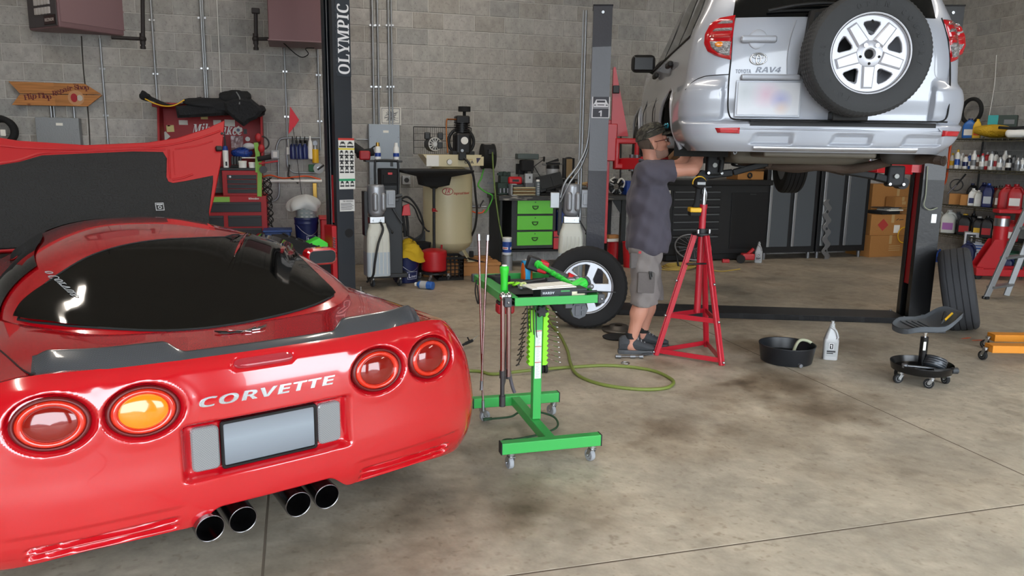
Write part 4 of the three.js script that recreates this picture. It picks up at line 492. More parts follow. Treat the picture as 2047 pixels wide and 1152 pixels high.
// ---------- the mechanic ----------
const capsule = (p, a, b, ra, rb) => { const ax = b[0] - a[0], ay = b[1] - a[1], az = b[2] - a[2], x = p[0] - a[0], y = p[1] - a[1], z = p[2] - a[2], t = cl((x * ax + y * ay + z * az) / (ax * ax + ay * ay + az * az || 1e-9)); return Math.hypot(x - ax * t, y - ay * t, z - az * t) - lerp(ra, rb, t); };
const smin = (a, b, k) => { const h = cl(0.5 + 0.5 * (b - a) / k); return lerp(b, a, h) - k * h * (1 - h); };
function mcubes(lo, hi, cell, f) {   // mesh of the surface f = 0 inside a box
  const c = lo.map((v, i) => (v + hi[i]) / 2), hs = Math.max(...lo.map((v, i) => (hi[i] - v) / 2)) + cell * 2, n = Math.ceil(hs * 2 / cell);
  const mc = new MarchingCubes(n, new THREE.MeshStandardMaterial(), false, false, 400000); mc.isolation = 0;
  let i = 0; for (let z = 0; z < n; z++) for (let y = 0; y < n; y++) for (let x = 0; x < n; x++) { const q = [x, y, z].map((v, k) => c[k] + (v - n / 2) / (n / 2) * hs); let d = 1; if (q.every((v, k) => v > lo[k] - cell * 2 && v < hi[k] + cell * 2)) d = f(q); mc.field[i++] = -d; }
  mc.update(); const k = mc.count, g = new THREE.BufferGeometry(), pos = mc.positionArray.slice(0, k * 3); for (let j = 0; j < k * 3; j++) pos[j] = pos[j] * hs + c[j % 3];
  g.setAttribute('position', new THREE.BufferAttribute(new Float32Array(pos), 3)); const mvg = mergeVertices(g, 1e-5); mvg.computeVertexNormals(); return mvg;
}
{
  const B = onY(1290, 700), n = V(-0.27, 0, 0.963).normalize();
  const man = T('person', 'man in dark work shirt, cargo shorts and cap, reaching up under the raised SUV', 'person', B, -0.2738);
  man.updateMatrixWorld(true); const inv = man.matrixWorld.clone().invert();
  const j = (px, py, z = 0) => { const q = onPl(px, py, V(0, 0, z).applyMatrix4(man.matrixWorld), n).applyMatrix4(inv); return [q.x, q.y, q.z]; };
  const add = (a, x, y, z) => [a[0] + x, a[1] + y, a[2] + z];
  const nAnk = add(j(1259, 690, 0.10), 0, 0.0, 0), nKnee = j(1288, 592, 0.11), nHip = j(1290, 505, 0.09), fAnk = j(1283, 672, -0.10), fKnee = j(1300, 590, -0.09), fHip = j(1290, 505, -0.09);
  const pel = j(1291, 500), waist = j(1296, 470), chest = j(1296, 400), upper = j(1300, 350), neck0 = j(1302, 335), head = j(1306, 287);
  const nSh = j(1296, 345, 0.18), nEl = j(1384, 338, 0.16), nWr = j(1402, 303, 0.02), fSh = j(1306, 340, -0.17), fEl = j(1365, 330, -0.20), fWr = j(1382, 288, -0.20);
  const skin = M(0xbd8671, 0.55, 0, { sheen: 0.2, sheenColor: new THREE.Color(1, 0.6, 0.5) });
  // skin: one continuous body
  const bones = [[nHip, nKnee, 0.085, 0.060], [nKnee, add(lerp3(nKnee, nAnk, 0.35), -0.012, 0, 0), 0.056, 0.060], [lerp3(nKnee, nAnk, 0.3), nAnk, 0.058, 0.036], [fHip, fKnee, 0.085, 0.060], [fKnee, lerp3(fKnee, fAnk, 0.35), 0.056, 0.059], [lerp3(fKnee, fAnk, 0.3), fAnk, 0.057, 0.036], [nAnk, add(nAnk, 0.10, -0.055, 0), 0.036, 0.020], [fAnk, add(fAnk, 0.10, -0.055, 0), 0.036, 0.020],
    [pel, waist, 0.10, 0.10], [waist, chest, 0.10, 0.11], [chest, upper, 0.11, 0.10], [upper, neck0, 0.09, 0.062], [neck0, add(head, -0.01, -0.06, 0), 0.062, 0.056], [add(upper, 0, 0.0, 0.1), nSh, 0.07, 0.062], [nSh, nEl, 0.058, 0.046], [nEl, lerp3(nEl, nWr, 0.35), 0.048, 0.047], [lerp3(nEl, nWr, 0.3), nWr, 0.047, 0.030], [add(upper, 0, 0, -0.1), fSh, 0.07, 0.062], [fSh, fEl, 0.058, 0.046], [fEl, fWr, 0.046, 0.030]];
  function lerp3(a, b, t) { return a.map((v, i) => lerp(v, b[i], t)); }
  const fld = (bs, k) => (p) => { let d = 9; for (const b of bs) { const e = capsule(p, ...b); d = d > 8 ? e : smin(d, e, k); } return d; };
  const bodyG = mcubes([-0.25, 0.0, -0.32], [0.52, 1.82, 0.30], 0.014, fld(bones, 0.03));
  // head in its own frame: x forward, y up, slightly tipped back
  const tip = 0.22, hd = (p) => { const x = p[0] - head[0], y = p[1] - head[1], z = p[2] - head[2], c = Math.cos(tip), s = Math.sin(tip); return [x * c + y * s, -x * s + y * c, z]; };
  const ell = (p, c, r) => { const x = (p[0] - c[0]) / r[0], y = (p[1] - c[1]) / r[1], z = (p[2] - c[2]) / r[2], k = Math.hypot(x, y, z); return (k - 1) * Math.min(...r); };
  const headF = (q) => { const p = hd(q); let d = ell(p, [-0.01, 0.035, 0], [0.102, 0.098, 0.077]); d = smin(d, ell(p, [0.028, -0.04, 0], [0.068, 0.085, 0.060]), 0.03); d = smin(d, ell(p, [0.066, -0.092, 0], [0.030, 0.024, 0.032]), 0.025); d = smin(d, capsule(p, [0.092, 0.012, 0], [0.112, -0.022, 0], 0.010, 0.015), 0.012); d = smin(d, capsule(p, [0.088, 0.028, -0.035], [0.088, 0.028, 0.035], 0.014, 0.014), 0.012); for (const s of [-1, 1]) { d = smin(d, ell(p, [-0.008, -0.012, s * 0.078], [0.022, 0.034, 0.010]), 0.006); d = smin(d, ell(p, [0.066, -0.018, s * 0.042], [0.026, 0.020, 0.018]), 0.015); d = Math.max(d, -ell(p, [0.097, 0.010, s * 0.030], [0.014, 0.009, 0.013])); } d = smin(d, ell(p, [0.090, -0.054, 0], [0.012, 0.006, 0.022]), 0.006); d = smin(d, ell(p, [0.088, -0.064, 0], [0.012, 0.006, 0.020]), 0.006); return smin(d, capsule(q, neck0, add(head, -0.02, -0.06, 0), 0.060, 0.056), 0.025); };
  const headG = mcubes(add(head, -0.16, -0.17, -0.11), add(head, 0.16, 0.16, 0.11), 0.0048, headF);
  // hands: palm, four fingers of different lengths curled over what they hold, thumb from the side
  const hand = (w, dir, up, side, k) => { const D = V(...dir).normalize(), S = V(...side).normalize(), U = V(...up).normalize(), at = (a, b, c) => V(...w).addScaledVector(D, a).addScaledVector(S, b).addScaledVector(U, c).toArray(); const bs = [[at(0, 0, 0), at(0.05, 0.0, 0), 0.028, 0.026], [at(0.03, 0.022, 0), at(0.085, 0.028, 0), 0.015, 0.013], [at(0.03, -0.022, 0), at(0.08, -0.028, 0), 0.015, 0.012], [at(0.04, 0, 0), at(0.085, 0, 0), 0.016, 0.014]]; [[0.032, 0.038, 1], [0.011, 0.044, 1.02], [-0.011, 0.041, 0.97], [-0.031, 0.032, 0.85]].forEach(([o, l, q]) => { const a = at(0.085 * q, o, 0), b = at(0.085 * q + l, o * 1.05, -0.012), c = at(0.085 * q + l * 1.25, o * 1.05, -0.044), e = at(0.085 * q + l * 0.95, o * 1.05, -0.062); bs.push([a, b, 0.0098, 0.009], [b, c, 0.009, 0.0085], [c, e, 0.0085, 0.0075]); }); bs.push([at(0.02, 0.028 * k, -0.008), at(0.052, 0.052 * k, -0.028), 0.014, 0.011], [at(0.052, 0.052 * k, -0.028), at(0.082, 0.044 * k, -0.05), 0.0105, 0.009]); const lo = at(0.06, 0, -0.02); return mcubes(add(lo, -0.13, -0.13, -0.13), add(lo, 0.13, 0.13, 0.13), 0.0042, fld(bs, 0.008)); };
  const hands = [hand(nWr, [0.25, 0.9, -0.3], [-0.8, 0.2, 0.3], [0.2, 0.1, 1], -1), hand(fWr, [0.35, 0.9, 0.1], [-0.8, 0.3, -0.1], [0.1, 0, 1], 1)];
  P(man, 'body', mg(bodyG, headG, ...hands), skin);
  // clothing
  const cloth = (c, r = 0.9) => M(c, r, 0, { bumpMap: rep(nz, 4), bumpScale: 0.006, sheen: 0.3, sheenColor: new THREE.Color(0.5, 0.5, 0.55) });
  const wr = (p, s) => 0.005 * Math.sin(p[1] * 46 + p[0] * 38 + Math.sin(p[2] * 21) * 2 + s) + 0.004 * Math.sin(p[1] * 19 - p[0] * 71 + s * 2);
  const shirtB = [[add(j(1294, 488), 0, 0, 0.075), add(waist, 0, 0, 0.07), 0.150, 0.146], [add(j(1294, 488), 0, 0, -0.075), add(waist, 0, 0, -0.07), 0.150, 0.146], [add(waist, 0, 0, 0.07), add(chest, 0.0, 0, 0.075), 0.146, 0.146], [add(waist, 0, 0, -0.07), add(chest, 0, 0, -0.075), 0.146, 0.146], [add(chest, 0, 0, 0.07), add(upper, -0.01, 0, 0.085), 0.146, 0.110], [add(chest, 0, 0, -0.07), add(upper, -0.01, 0, -0.085), 0.146, 0.110], [add(upper, 0, 0.0, 0), add(neck0, -0.01, -0.005, 0), 0.1, 0.078], [add(upper, -0.01, 0, 0.09), nSh, 0.09, 0.085]];
  const sleeves = [[nSh, lerp3(nSh, nEl, 0.66), 0.086, 0.085], [fSh, lerp3(fSh, fEl, 0.7), 0.085, 0.08]], hemY = j(1294, 503)[1];
  const cutT = (p, a, b, t) => { const d = b.map((v, i) => v - a[i]), L = Math.hypot(...d); return ((p[0] - a[0]) * d[0] + (p[1] - a[1]) * d[1] + (p[2] - a[2]) * d[2]) / L - t * L; };
  const shirtF = (p) => { let d = fld(shirtB, 0.05)(p); d = Math.max(d, hemY + 0.012 * Math.sin(p[0] * 20) - p[1], p[1] - neck0[1] - 0.022 + 0.25 * (p[0] - neck0[0])); const a = Math.max(capsule(p, ...sleeves[0]), cutT(p, nSh, nEl, 0.58)), b = Math.max(capsule(p, ...sleeves[1]), cutT(p, fSh, fEl, 0.6)); d = smin(smin(d, a, 0.05), b, 0.05); return d + wr(p, 1) * 0.9; };
  P(man, 'shirt', mcubes([-0.30, hemY - 0.02, -0.32], [0.36, neck0[1] + 0.06, 0.34], 0.010, shirtF), cloth(0x47444f));
  P(man, 'collar', tb([...Array(12)].map((_, i) => { const a = i / 12 * 2 * PI; return add(neck0, -0.008 + 0.078 * Math.cos(a), 0.022 - 0.03 * Math.cos(a), 0.078 * Math.sin(a)); }), 0.014, 48, 8, true), cloth(0x3d3b46));
  const hemS = j(1290, 603)[1], shortB = [[nHip, nKnee, 0.112, 0.098], [nKnee, add(nKnee, -0.01, -0.12, 0), 0.098, 0.098], [fHip, fKnee, 0.112, 0.096], [fKnee, add(fKnee, -0.01, -0.12, 0), 0.096, 0.096], [add(pel, 0, 0.03, 0.06), add(pel, 0, 0.03, -0.06), 0.122, 0.122]];
  P(man, 'shorts', mcubes([-0.22, hemS - 0.03, -0.28], [0.22, pel[1] + 0.10, 0.30], 0.010, (p) => Math.max(fld(shortB, 0.05)(p) + wr(p, 4), hemS - p[1] + 0.01 * Math.sin(p[0] * 25), p[1] - pel[1] - 0.06)), cloth(0x7a7472));
  P(man, 'belt', loft([0.035, 0.07].map((dy) => [...Array(28)].map((_, i) => { const a = i / 28 * 2 * PI; return add(pel, 0.126 * Math.cos(a), dy, 0.19 * Math.sin(a)); }))), m.blackMat);
  { const q = add(nKnee, -0.01, 0.12, 0.098); P(man, 'cargo_pocket', new RoundedBoxGeometry(0.13, 0.16, 0.03, 2, 0.012).translate(...q), cloth(0x716b69)); P(man, 'back_pocket', new RoundedBoxGeometry(0.10, 0.12, 0.03, 2, 0.012).rotateY(0.5).translate(...add(nHip, -0.085, -0.05, 0.075)), cloth(0x716b69)); P(man, 'pocket_pen', [bar(add(q, 0.02, 0.09, 0.02), add(q, 0.03, 0.03, 0.025), 0.006), bar(add(q, 0.035, 0.09, 0.02), add(q, 0.04, 0.05, 0.025), 0.005)], m.black); P(man, 'pocket_tag', bx(0.02, 0.018, 0.004, ...add(nHip, -0.06, 0.015, 0.112)), m.redDull); }
  // shoes with soles and laces
  for (const [k, a] of [[0, nAnk], [1, fAnk]]) {
    const L = 0.30, toe = a[0] + 0.215, y0 = 0, z0 = a[2];
    const ring = (t) => { const x = a[0] - 0.085 + L * t, w = stab([[0, 0.030], [0.12, 0.040], [0.35, 0.040], [0.6, 0.050], [0.8, 0.048], [0.94, 0.034], [1, 0.012]])(t), h = stab([[0, 0.10], [0.1, 0.122], [0.3, 0.122], [0.45, 0.105], [0.65, 0.068], [0.85, 0.052], [1, 0.030]])(t); return [...Array(18)].map((_, i) => { const q = i / 18 * 2 * PI; return [x, 0.022 + Math.max(0, h * 0.5 + h * 0.5 * Math.sin(q)), z0 + w * Math.cos(q)]; }); };
    const ts = [0, 0.05, 0.12, 0.25, 0.4, 0.55, 0.7, 0.8, 0.88, 0.94, 0.98, 1], shoe = P(man, 'shoe', loft(ts.map(ring)), M(0x3b3e42, 0.8, 0, { bumpMap: rep(speck, 3), bumpScale: 0.003 }));
    P(shoe, 'sole', ex([...Array(30)].map((_, i) => { const t = i < 15 ? i / 14 : (29 - i) / 14, w = stab([[0, 0.026], [0.12, 0.042], [0.35, 0.040], [0.6, 0.053], [0.8, 0.051], [0.94, 0.036], [1, 0.010]])(t); return [a[0] - 0.09 + (L + 0.01) * t, (i < 15 ? -1 : 1) * w]; }), 0.026, 0.004).rotateX(-PI / 2).translate(0, 0, z0), M(0x55585c, 0.85));
    P(shoe, 'laces', [0, 1, 2, 3].map((i) => tb([[a[0] + 0.03 + i * 0.026, 0.126 - i * 0.015, z0 - 0.028], [a[0] + 0.036 + i * 0.026, 0.141 - i * 0.017, z0], [a[0] + 0.03 + i * 0.026, 0.126 - i * 0.015, z0 + 0.028]], 0.004, 10, 5)), m.lightGrey);
    P(shoe, 'sock', cy(0.045, 0.043, 0.045, a[0] + 0.006, 0.142, z0, 'y', 18), m.blackMat);
  }
  // cap with sunglasses pushed up, eyeglasses, beard, hair
  const hq = (x, y, z) => { const c = Math.cos(tip), s = Math.sin(tip); return [head[0] + x * c - y * s, head[1] + x * s + y * c, head[2] + z]; };
  const camo = M(0xffffff, 0.9, 0, { map: tex(128, 128, (u, v) => { const a = fbm(u * 6, v * 6, 3, 71, 6), b = fbm(u * 9, v * 9, 2, 72, 9); const c = a > 0.56 ? [0.16, 0.15, 0.13] : b > 0.55 ? [0.30, 0.29, 0.25] : [0.24, 0.235, 0.21]; return c; }, 1, true) });
  const cap = P(man, 'cap', grid(32, 12, (u, v) => { const a = u * 2 * PI, t = v * PI / 2; return hq(-0.012 + 0.116 * Math.cos(t) ** 0.75 * Math.cos(a), 0.052 + 0.104 * Math.sin(t) + 0.018 * Math.cos(a) * Math.cos(t), 0.092 * Math.cos(t) ** 0.75 * Math.sin(a)); }, (u, v) => [u * 3, v]), camo);
  P(cap, 'brim', loft([0, 0.25, 0.5, 0.75, 1].map((t) => { const x = 0.085 + 0.085 * t, w = 0.078 * Math.sqrt(1 - 0.55 * t * t), y = 0.066 - 0.004 * t; return [...Array(14)].map((_, i) => { const q = i / 14 * 2 * PI, z = w * Math.cos(q); return hq(x - 0.012 * (z / 0.078) ** 2 * 2, y + 0.004 * Math.sin(q) - 0.018 * (z / 0.078) ** 2, z); }); })), camo);
  P(cap, 'cap_button', new THREE.SphereGeometry(0.009, 10, 8).translate(...hq(-0.012, 0.148, 0)), camo);
  const sg = P(man, 'sunglasses', [[-1, 1].map((s) => tb([hq(-0.05, 0.09, s * 0.095), hq(0.03, 0.105, s * 0.094), hq(0.108, 0.112, s * 0.075)], 0.004, 16, 6)), tb([hq(0.11, 0.113, -0.07), hq(0.126, 0.116, 0), hq(0.11, 0.113, 0.07)], 0.005, 16, 6)], m.blackGloss);
  for (const s of [-1, 1]) P(sg, 'lens', new THREE.SphereGeometry(0.034, 16, 10).scale(0.35, 0.65, 1).translate(...hq(0.118, 0.108, s * 0.038)), M(0x2a8fa8, 0.1, 0.5));
  P(man, 'eyeglasses', [[-1, 1].map((s) => [new THREE.TorusGeometry(0.021, 0.0025, 6, 20).rotateY(PI / 2).scale(1, 0.75, 1).translate(...hq(0.108, 0.005, s * 0.033)), bar(hq(0.105, 0.012, s * 0.055), hq(-0.005, 0.012, s * 0.084), 0.0025)])].flat(3), M(0x4a1a1c, 0.4));
  P(man, 'eye', [-1, 1].map((s) => new THREE.SphereGeometry(0.011, 12, 8).translate(...hq(0.088, 0.008, s * 0.031))), M(0xd8d4cc, 0.3));
  P(man, 'beard', mcubes(add(head, -0.05, -0.17, -0.09), add(head, 0.14, -0.01, 0.09), 0.006, (q) => { const p = hd(q); return Math.max(headF(q) - 0.0016, p[1] + 0.062 - 0.55 * Math.max(0, 0.03 - p[0]), -0.005 - p[0], -p[1] - 0.118, -Math.hypot((p[0] - 0.1) / 0.02, (p[1] + 0.059) / 0.006, p[2] / 0.02) + 1 > 0 ? -9 : -9); }), M(0x98786a, 0.95));
  P(man, 'hair', mcubes(add(head, -0.14, -0.10, -0.1), add(head, 0.03, 0.08, 0.1), 0.007, (q) => { const p = hd(q); return Math.max(headF(q) - 0.004, p[1] - 0.045, p[0] + 0.026 + 0.3 * p[1], -p[1] - 0.045 - 0.25 * p[0]); }), M(0x54483f, 0.95));
}
// ---------- tall red tripod stand with cordless impact wrench ----------
{
  const fa = onY(1311, 710), fb = onY(1443, 731), fc = onY(1412, 693), c = fa.clone().add(fb).add(fc).divideScalar(3);
  const t = T('tripod_stand', 'tall red three-legged support stand in front of the mechanic', 'support stand', c); t.updateMatrixWorld(true);
  const L = (v) => v.clone().sub(c); const top = onPl(1400, 470, c, V(-0.27, 0, 0.963)).y; const stR = M(0xb3152a, 0.38, 0, { clearcoat: 0.4 });
  const feet = [fa, fb, fc].map(L), tops = feet.map((f) => V(f.x, 0, f.z).normalize().multiplyScalar(0.055).setY(top));
  const edge = (f, tp, k) => f.clone().lerp(tp, k);
  feet.forEach((f, i) => { const leg = P(t, 'leg', [beam(f.clone().setY(0.0), tops[i], 0.045, 0.008, V(f.z, 0, -f.x).normalize(), 0), beam(f.clone().setY(0.0), tops[i], 0.008, 0.045, V(f.z, 0, -f.x).normalize(), 0), beam(f.clone().setY(0), tops[i], 0.04, 0.03, V(0, 1, 0), 0.004)], stR); for (const k of [0.02, 0.33, 0.62]) { const q = edge(f, tops[i], k), o = V(f.x, 0, f.z).normalize().multiplyScalar(0.022); P(leg, 'bolt', new THREE.SphereGeometry(0.011, 10, 8).translate(q.x + o.x, q.y + 0.006, q.z + o.z), m.steel); } });
  for (const k of [0.03, 0.33]) for (const [i, jj] of [[0, 1], [1, 2], [2, 0]]) P(t, 'brace', beam(edge(feet[i], tops[i], k).add(V(0, 0.008, 0)), edge(feet[jj], tops[jj], k).add(V(0, 0.008, 0)), 0.012, 0.036, V(0, 1, 0), 0.002), stR);
  P(t, 'collar', [cy(0.075, 0.075, 0.012, 0, top + 0.01, 0), cy(0.036, 0.036, 0.06, 0, top + 0.02, 0)], m.black); for (let i = 0; i < 3; i++) P(t, 'collar_bolt', cy(0.011, 0.011, 0.03, 0.055 * Math.cos(i * 2.09 + 0.5), top + 0.03, 0.055 * Math.sin(i * 2.09 + 0.5), 'y', 6), m.steel);
  const q = onPl(1400, 410, c, V(-0.27, 0, 0.963)).y; P(t, 'sliding_tube', [cy(0.026, 0.026, q - 0.34, 0, (q + 0.34) / 2, 0, 'y', 20), cy(0.03, 0.03, 0.03, 0, q - 0.01, 0)], stR); P(t, 'screw', cy(0.014, 0.014, 0.14, 0, q + 0.06, 0, 'y', 14), m.steel); P(t, 'saddle', [bx(0.09, 0.012, 0.06, 0, q + 0.135, 0, 0.003)], m.black);
  P(t, 'lock_pin', bar([-0.12, 1.0 - 0.28, 0.02], [0.05, 1.0 - 0.28, 0.03], 0.007), m.black);
  const g = T('impact_wrench', 'black and yellow cordless impact wrench balanced on the red tripod stand', 'power tool', onPl(1398, 366, c.clone().add(V(-0.27, 0, 0.963).multiplyScalar(0.06)), V(-0.27, 0, 0.963)), -0.2738);
  P(g, 'motor_housing', [la([[0, 0.07], [0.03, 0.068], [0.042, 0.05], [0.046, 0.02], [0.044, -0.06], [0.03, -0.09]], 24).rotateX(PI / 2).scale(1, 0.95, 1)], m.blackMat); P(g, 'end_ring', new THREE.TorusGeometry(0.046, 0.007, 8, 24, PI * 1.1).rotateZ(-0.1), m.yellow); P(g, 'name_plate', bx(0.06, 0.02, 0.004, 0, 0.0, 0.068, 0.002), m.lightGrey);
  P(g, 'handle', [loft([[0.022, 0.026, -0.03], [0.019, 0.022, -0.09], [0.02, 0.024, -0.15], [0.026, 0.036, -0.175]].map(([w, d, y], i) => rrect(w * 2, d * 2, 0.012).map(([a, b]) => [a - 0.006 * i, y, b])))], m.blackMat); P(g, 'trigger', bx(0.014, 0.04, 0.014, 0.018, -0.06, 0.03, 0.005), m.black);
  P(g, 'battery', [bx(0.085, 0.035, 0.10, -0.025, -0.195, 0.005, 0.008)], m.yellow); P(g, 'battery_base', bx(0.08, 0.03, 0.095, -0.025, -0.225, 0.005, 0.008), m.blackMat); P(g, 'belt_hook', tb([[0.03, -0.02, 0.02], [0.05, -0.08, 0.03], [0.045, -0.16, 0.02]], 0.004, 20, 6), m.steel);
}
// ---------- green rolling tool cart ----------
const wheelGeo = (r, w) => la([[r * 0.2, -w / 2], [r * 0.62, -w * 0.4], [r * 0.66, -w / 2], [r * 0.93, -w / 2], [r, -w * 0.3], [r, w * 0.3], [r * 0.93, w / 2], [r * 0.66, w / 2], [r * 0.62, w * 0.4], [r * 0.2, w / 2]], 24).rotateZ(PI / 2);
function caster(t, x, y, z, ang, r = 0.036, tread = m.grey, hub = m.steel) { const g = P(t, 'caster', [cy(0.02, 0.02, 0.012, 0, -0.006, 0, 'y', 14), cy(0.014, 0.014, 0.012, 0, -0.016, 0, 'y', 12), ...[-1, 1].map((s) => beam([s * 0.016, -0.02, 0], [s * 0.017, -(y - r) - 0.0, -r * 0.5], 0.022, 0.003, V(1, 0, 0))), bar([-0.022, -(y - r), -r * 0.5], [0.022, -(y - r), -r * 0.5], 0.005), bx(0.036, 0.005, 0.03, 0, -0.022, 0)], m.steel); g.position.set(x, y, z); g.rotation.y = ang; const w = P(g, 'wheel', wheelGeo(r, 0.024), tread); w.position.set(0, -(y - r), -r * 0.5); P(w, 'hub', cy(r * 0.6, r * 0.6, 0.02, 0, 0, 0, 'x', 20), hub); return g; }
{
  const cx = 1.18, cz = -3.77, t = T('tool_cart', 'bright green rolling tool cart on an H-shaped base, tray full of tools', 'tool cart', [cx, 0, cz]);
  const G = M(0x329e48, 0.42, 0, { clearcoat: 0.2 }), BK = m.black;
  P(t, 'front_bar', bx(0.515, 0.058, 0.05, -0.005, 0.118, 0.345, 0.004), G); P(t, 'rear_bar', bx(0.515, 0.058, 0.05, 0.01, 0.118, -0.345, 0.004), G); P(t, 'spine', bx(0.05, 0.05, 0.64, 0.0, 0.118, 0, 0.004), G);
  for (const [x, z] of [[-0.264, 0.345], [0.254, 0.345], [-0.249, -0.345], [0.269, -0.345]]) P(t, 'end_cap', bx(0.006, 0.06, 0.052, x, 0.118, z, 0.002), BK);
  for (const [x, z, a] of [[-0.21, 0.345, 0.15], [0.215, 0.345, 0.3], [-0.19, -0.345, -1.2], [0.24, -0.345, 0.4]]) caster(t, x, 0.089, z, a, 0.032, M(0x8d9094, 0.6), m.steel);
  P(t, 'post', bx(0.045, 0.71, 0.045, 0.005, 0.50, 0.05, 0.003), G); P(t, 'post_sticker', bx(0.034, 0.26, 0.002, 0.005, 0.50, 0.0735), print(32, 256, (x, w, h) => { x.fillStyle = '#d7dad6'; x.fillRect(0, 0, w, h); x.fillStyle = '#9aa0a2'; for (let i = 0; i < 40; i++) x.fillRect(4, 6 + i * 6.2, 14 + (i * 7) % 11, 2); x.fillStyle = '#b04a44'; for (const y of [2, 84, 168]) x.fillRect(0, y, w, 4); }));
  P(t, 'knob', ex([...Array(40)].map((_, i) => { const a = i / 40 * 2 * PI, r = 0.028 + 0.006 * Math.cos(a * 6); return [r * Math.cos(a), r * Math.sin(a)]; }), 0.018, 0.004).translate(0.012, 0.735, 0.085), M(0x2a2c30, 0.6));
  // tray: floor pan, four sides, corner brackets
  P(t, 'tray_floor', bx(0.46, 0.006, 0.68, -0.015, 0.826, 0.015), M(0x1c1f1d, 0.7));
  P(t, 'tray_side', bx(0.42, 0.04, 0.012, 0.0, 0.845, 0.365, 0.003), G); P(t, 'tray_side', bx(0.46, 0.04, 0.012, 0, 0.845, -0.335, 0.003), G); P(t, 'tray_side', bx(0.012, 0.04, 0.68, -0.245, 0.845, 0.015, 0.003), G); P(t, 'tray_side', bx(0.012, 0.04, 0.68, 0.225, 0.845, 0.015, 0.003), G);
  P(t, 'tool_rail', [bx(0.055, 0.006, 0.66, -0.215, 0.862, 0.01, 0.002), bx(0.006, 0.03, 0.66, -0.19, 0.85, 0.01, 0.002)], M(0x178f34, 0.42));
  for (const [x, z] of [[-0.243, 0.362], [0.224, 0.362], [-0.243, -0.333], [0.224, -0.333]]) { const b = P(t, 'corner_bracket', bx(0.036, 0.046, 0.03, x, 0.845, z, 0.006), M(0x3a3d42, 0.5)); P(b, 'rivet', new THREE.SphereGeometry(0.006, 8, 6).translate(x, 0.845, z + Math.sign(z) * 0.016), m.steel); }
  P(t, 'tray_support', bx(0.30, 0.03, 0.05, 0.005, 0.807, 0.05, 0.004), G);
  const yT = 0.829, w = (x, y, z) => [cx + x, y, cz + z];
  // rack with wrenches on both sides of the post
  const limeM = M(0x7fd21c, 0.5), rackPts = (s) => [...Array(24)].map((_, i) => { const y = 0.30 * (i / 23); return [0.010 + 0.010 * Math.abs(Math.sin(i * PI / 2)), y]; });
  for (const s of [-1, 1]) { const pr = [...rackPts(1), [-0.012, 0.30], [-0.012, 0]]; solo('wrench_rack', s > 0 ? 'lime green toothed wrench rack on the sticker side of the cart post' : 'lime green toothed wrench rack holding the dark wrenches by the cart post', 'wrench rack', ex(s > 0 ? pr : pr.map(([x, y]) => [-x, y]).reverse(), 0.035, 0.002), limeM, w(0.005 + s * 0.036, 0.44, 0.04)); }
  const wrenchG = (L) => mg(bx(0.007, 0.004, L - 0.03, 0, 0, 0, 0.0015), new THREE.TorusGeometry(0.0085, 0.0032, 6, 16).rotateX(PI / 2).translate(0, 0, L / 2 - 0.008), ex([[-0.004, 0], [-0.011, 0.008], [-0.009, 0.020], [-0.0045, 0.020], [-0.004, 0.011], [0.004, 0.011], [0.0045, 0.020], [0.009, 0.020], [0.011, 0.008], [0.004, 0]].reverse(), 0.006, 0).rotateX(-PI / 2).translate(0, -0.003, -L / 2 + 0.018));
  for (const s of [-1, 1]) { let first; for (let i = 0; i < 11; i++) { const q = w(0.005 + s * (0.062 + 0.0015 * (11 - i)), 0.455 + i * 0.027, 0.03 - 0.002 * (11 - i)); const lab = s > 0 ? 'chrome combination wrench slotted in the lime rack, heads towards the door' : 'dark combination wrench slotted in the lime rack beside the post', gr = s > 0 ? 'chrome wrenches in the cart rack' : 'dark wrenches in the cart rack'; if (!first) first = solo('wrench', lab, 'wrench', wrenchG(0.19).rotateZ(-0.4 * s).rotateY(s * 0.42), s > 0 ? m.chrome : M(0x4a4844, 0.35, 0.8), q, 0, gr); else { const c = dup(first, q); c.scale.setScalar(1 - 0.03 * i); } } }
  for (let i = 0; i < 4; i++) solo('hex_key', 'small black hex key hanging under the green cart tray', 'hex key', tb([[0, 0, 0], [0.002, -0.03, 0], [0.004, -0.10 - 0.02 * i, 0.005], [0.008, -0.13 - 0.02 * i, 0.005]], 0.003, 16, 5), m.black, w(-0.10 + i * 0.022, 0.80, 0.20 - i * 0.02), 0, 'hex keys under the cart tray');
  // long bars hanging from the left rail
  const barM = M(0xb79e9e, 0.22, 1);
  for (const [px0, py0, px1, py1, lab] of [[957, 468, 966, 822, 'thin long pry bar with square chrome tip, outermost at the cart rail'], [975, 470, 962, 780, 'thin long pry bar leaning against the outermost one at the cart rail']]) { const a = onZ(px0, py0, cz + 0.02), b = onZ(px1, py1, cz + 0.06); b.y = Math.max(b.y, 0.05); const d = T('pry_bar', lab, 'pry bar', b); const q = a.clone().sub(b); P(d, 'shaft', bar([0, 0, 0], q, 0.006, 12), barM); P(d, 'tip', bar(q.clone().multiplyScalar(0.965), q, 0.0095, 10), m.steel); P(d, 'foot', bar([0, 0, 0], q.clone().multiplyScalar(0.06), 0.008, 10), m.dullSteel); }
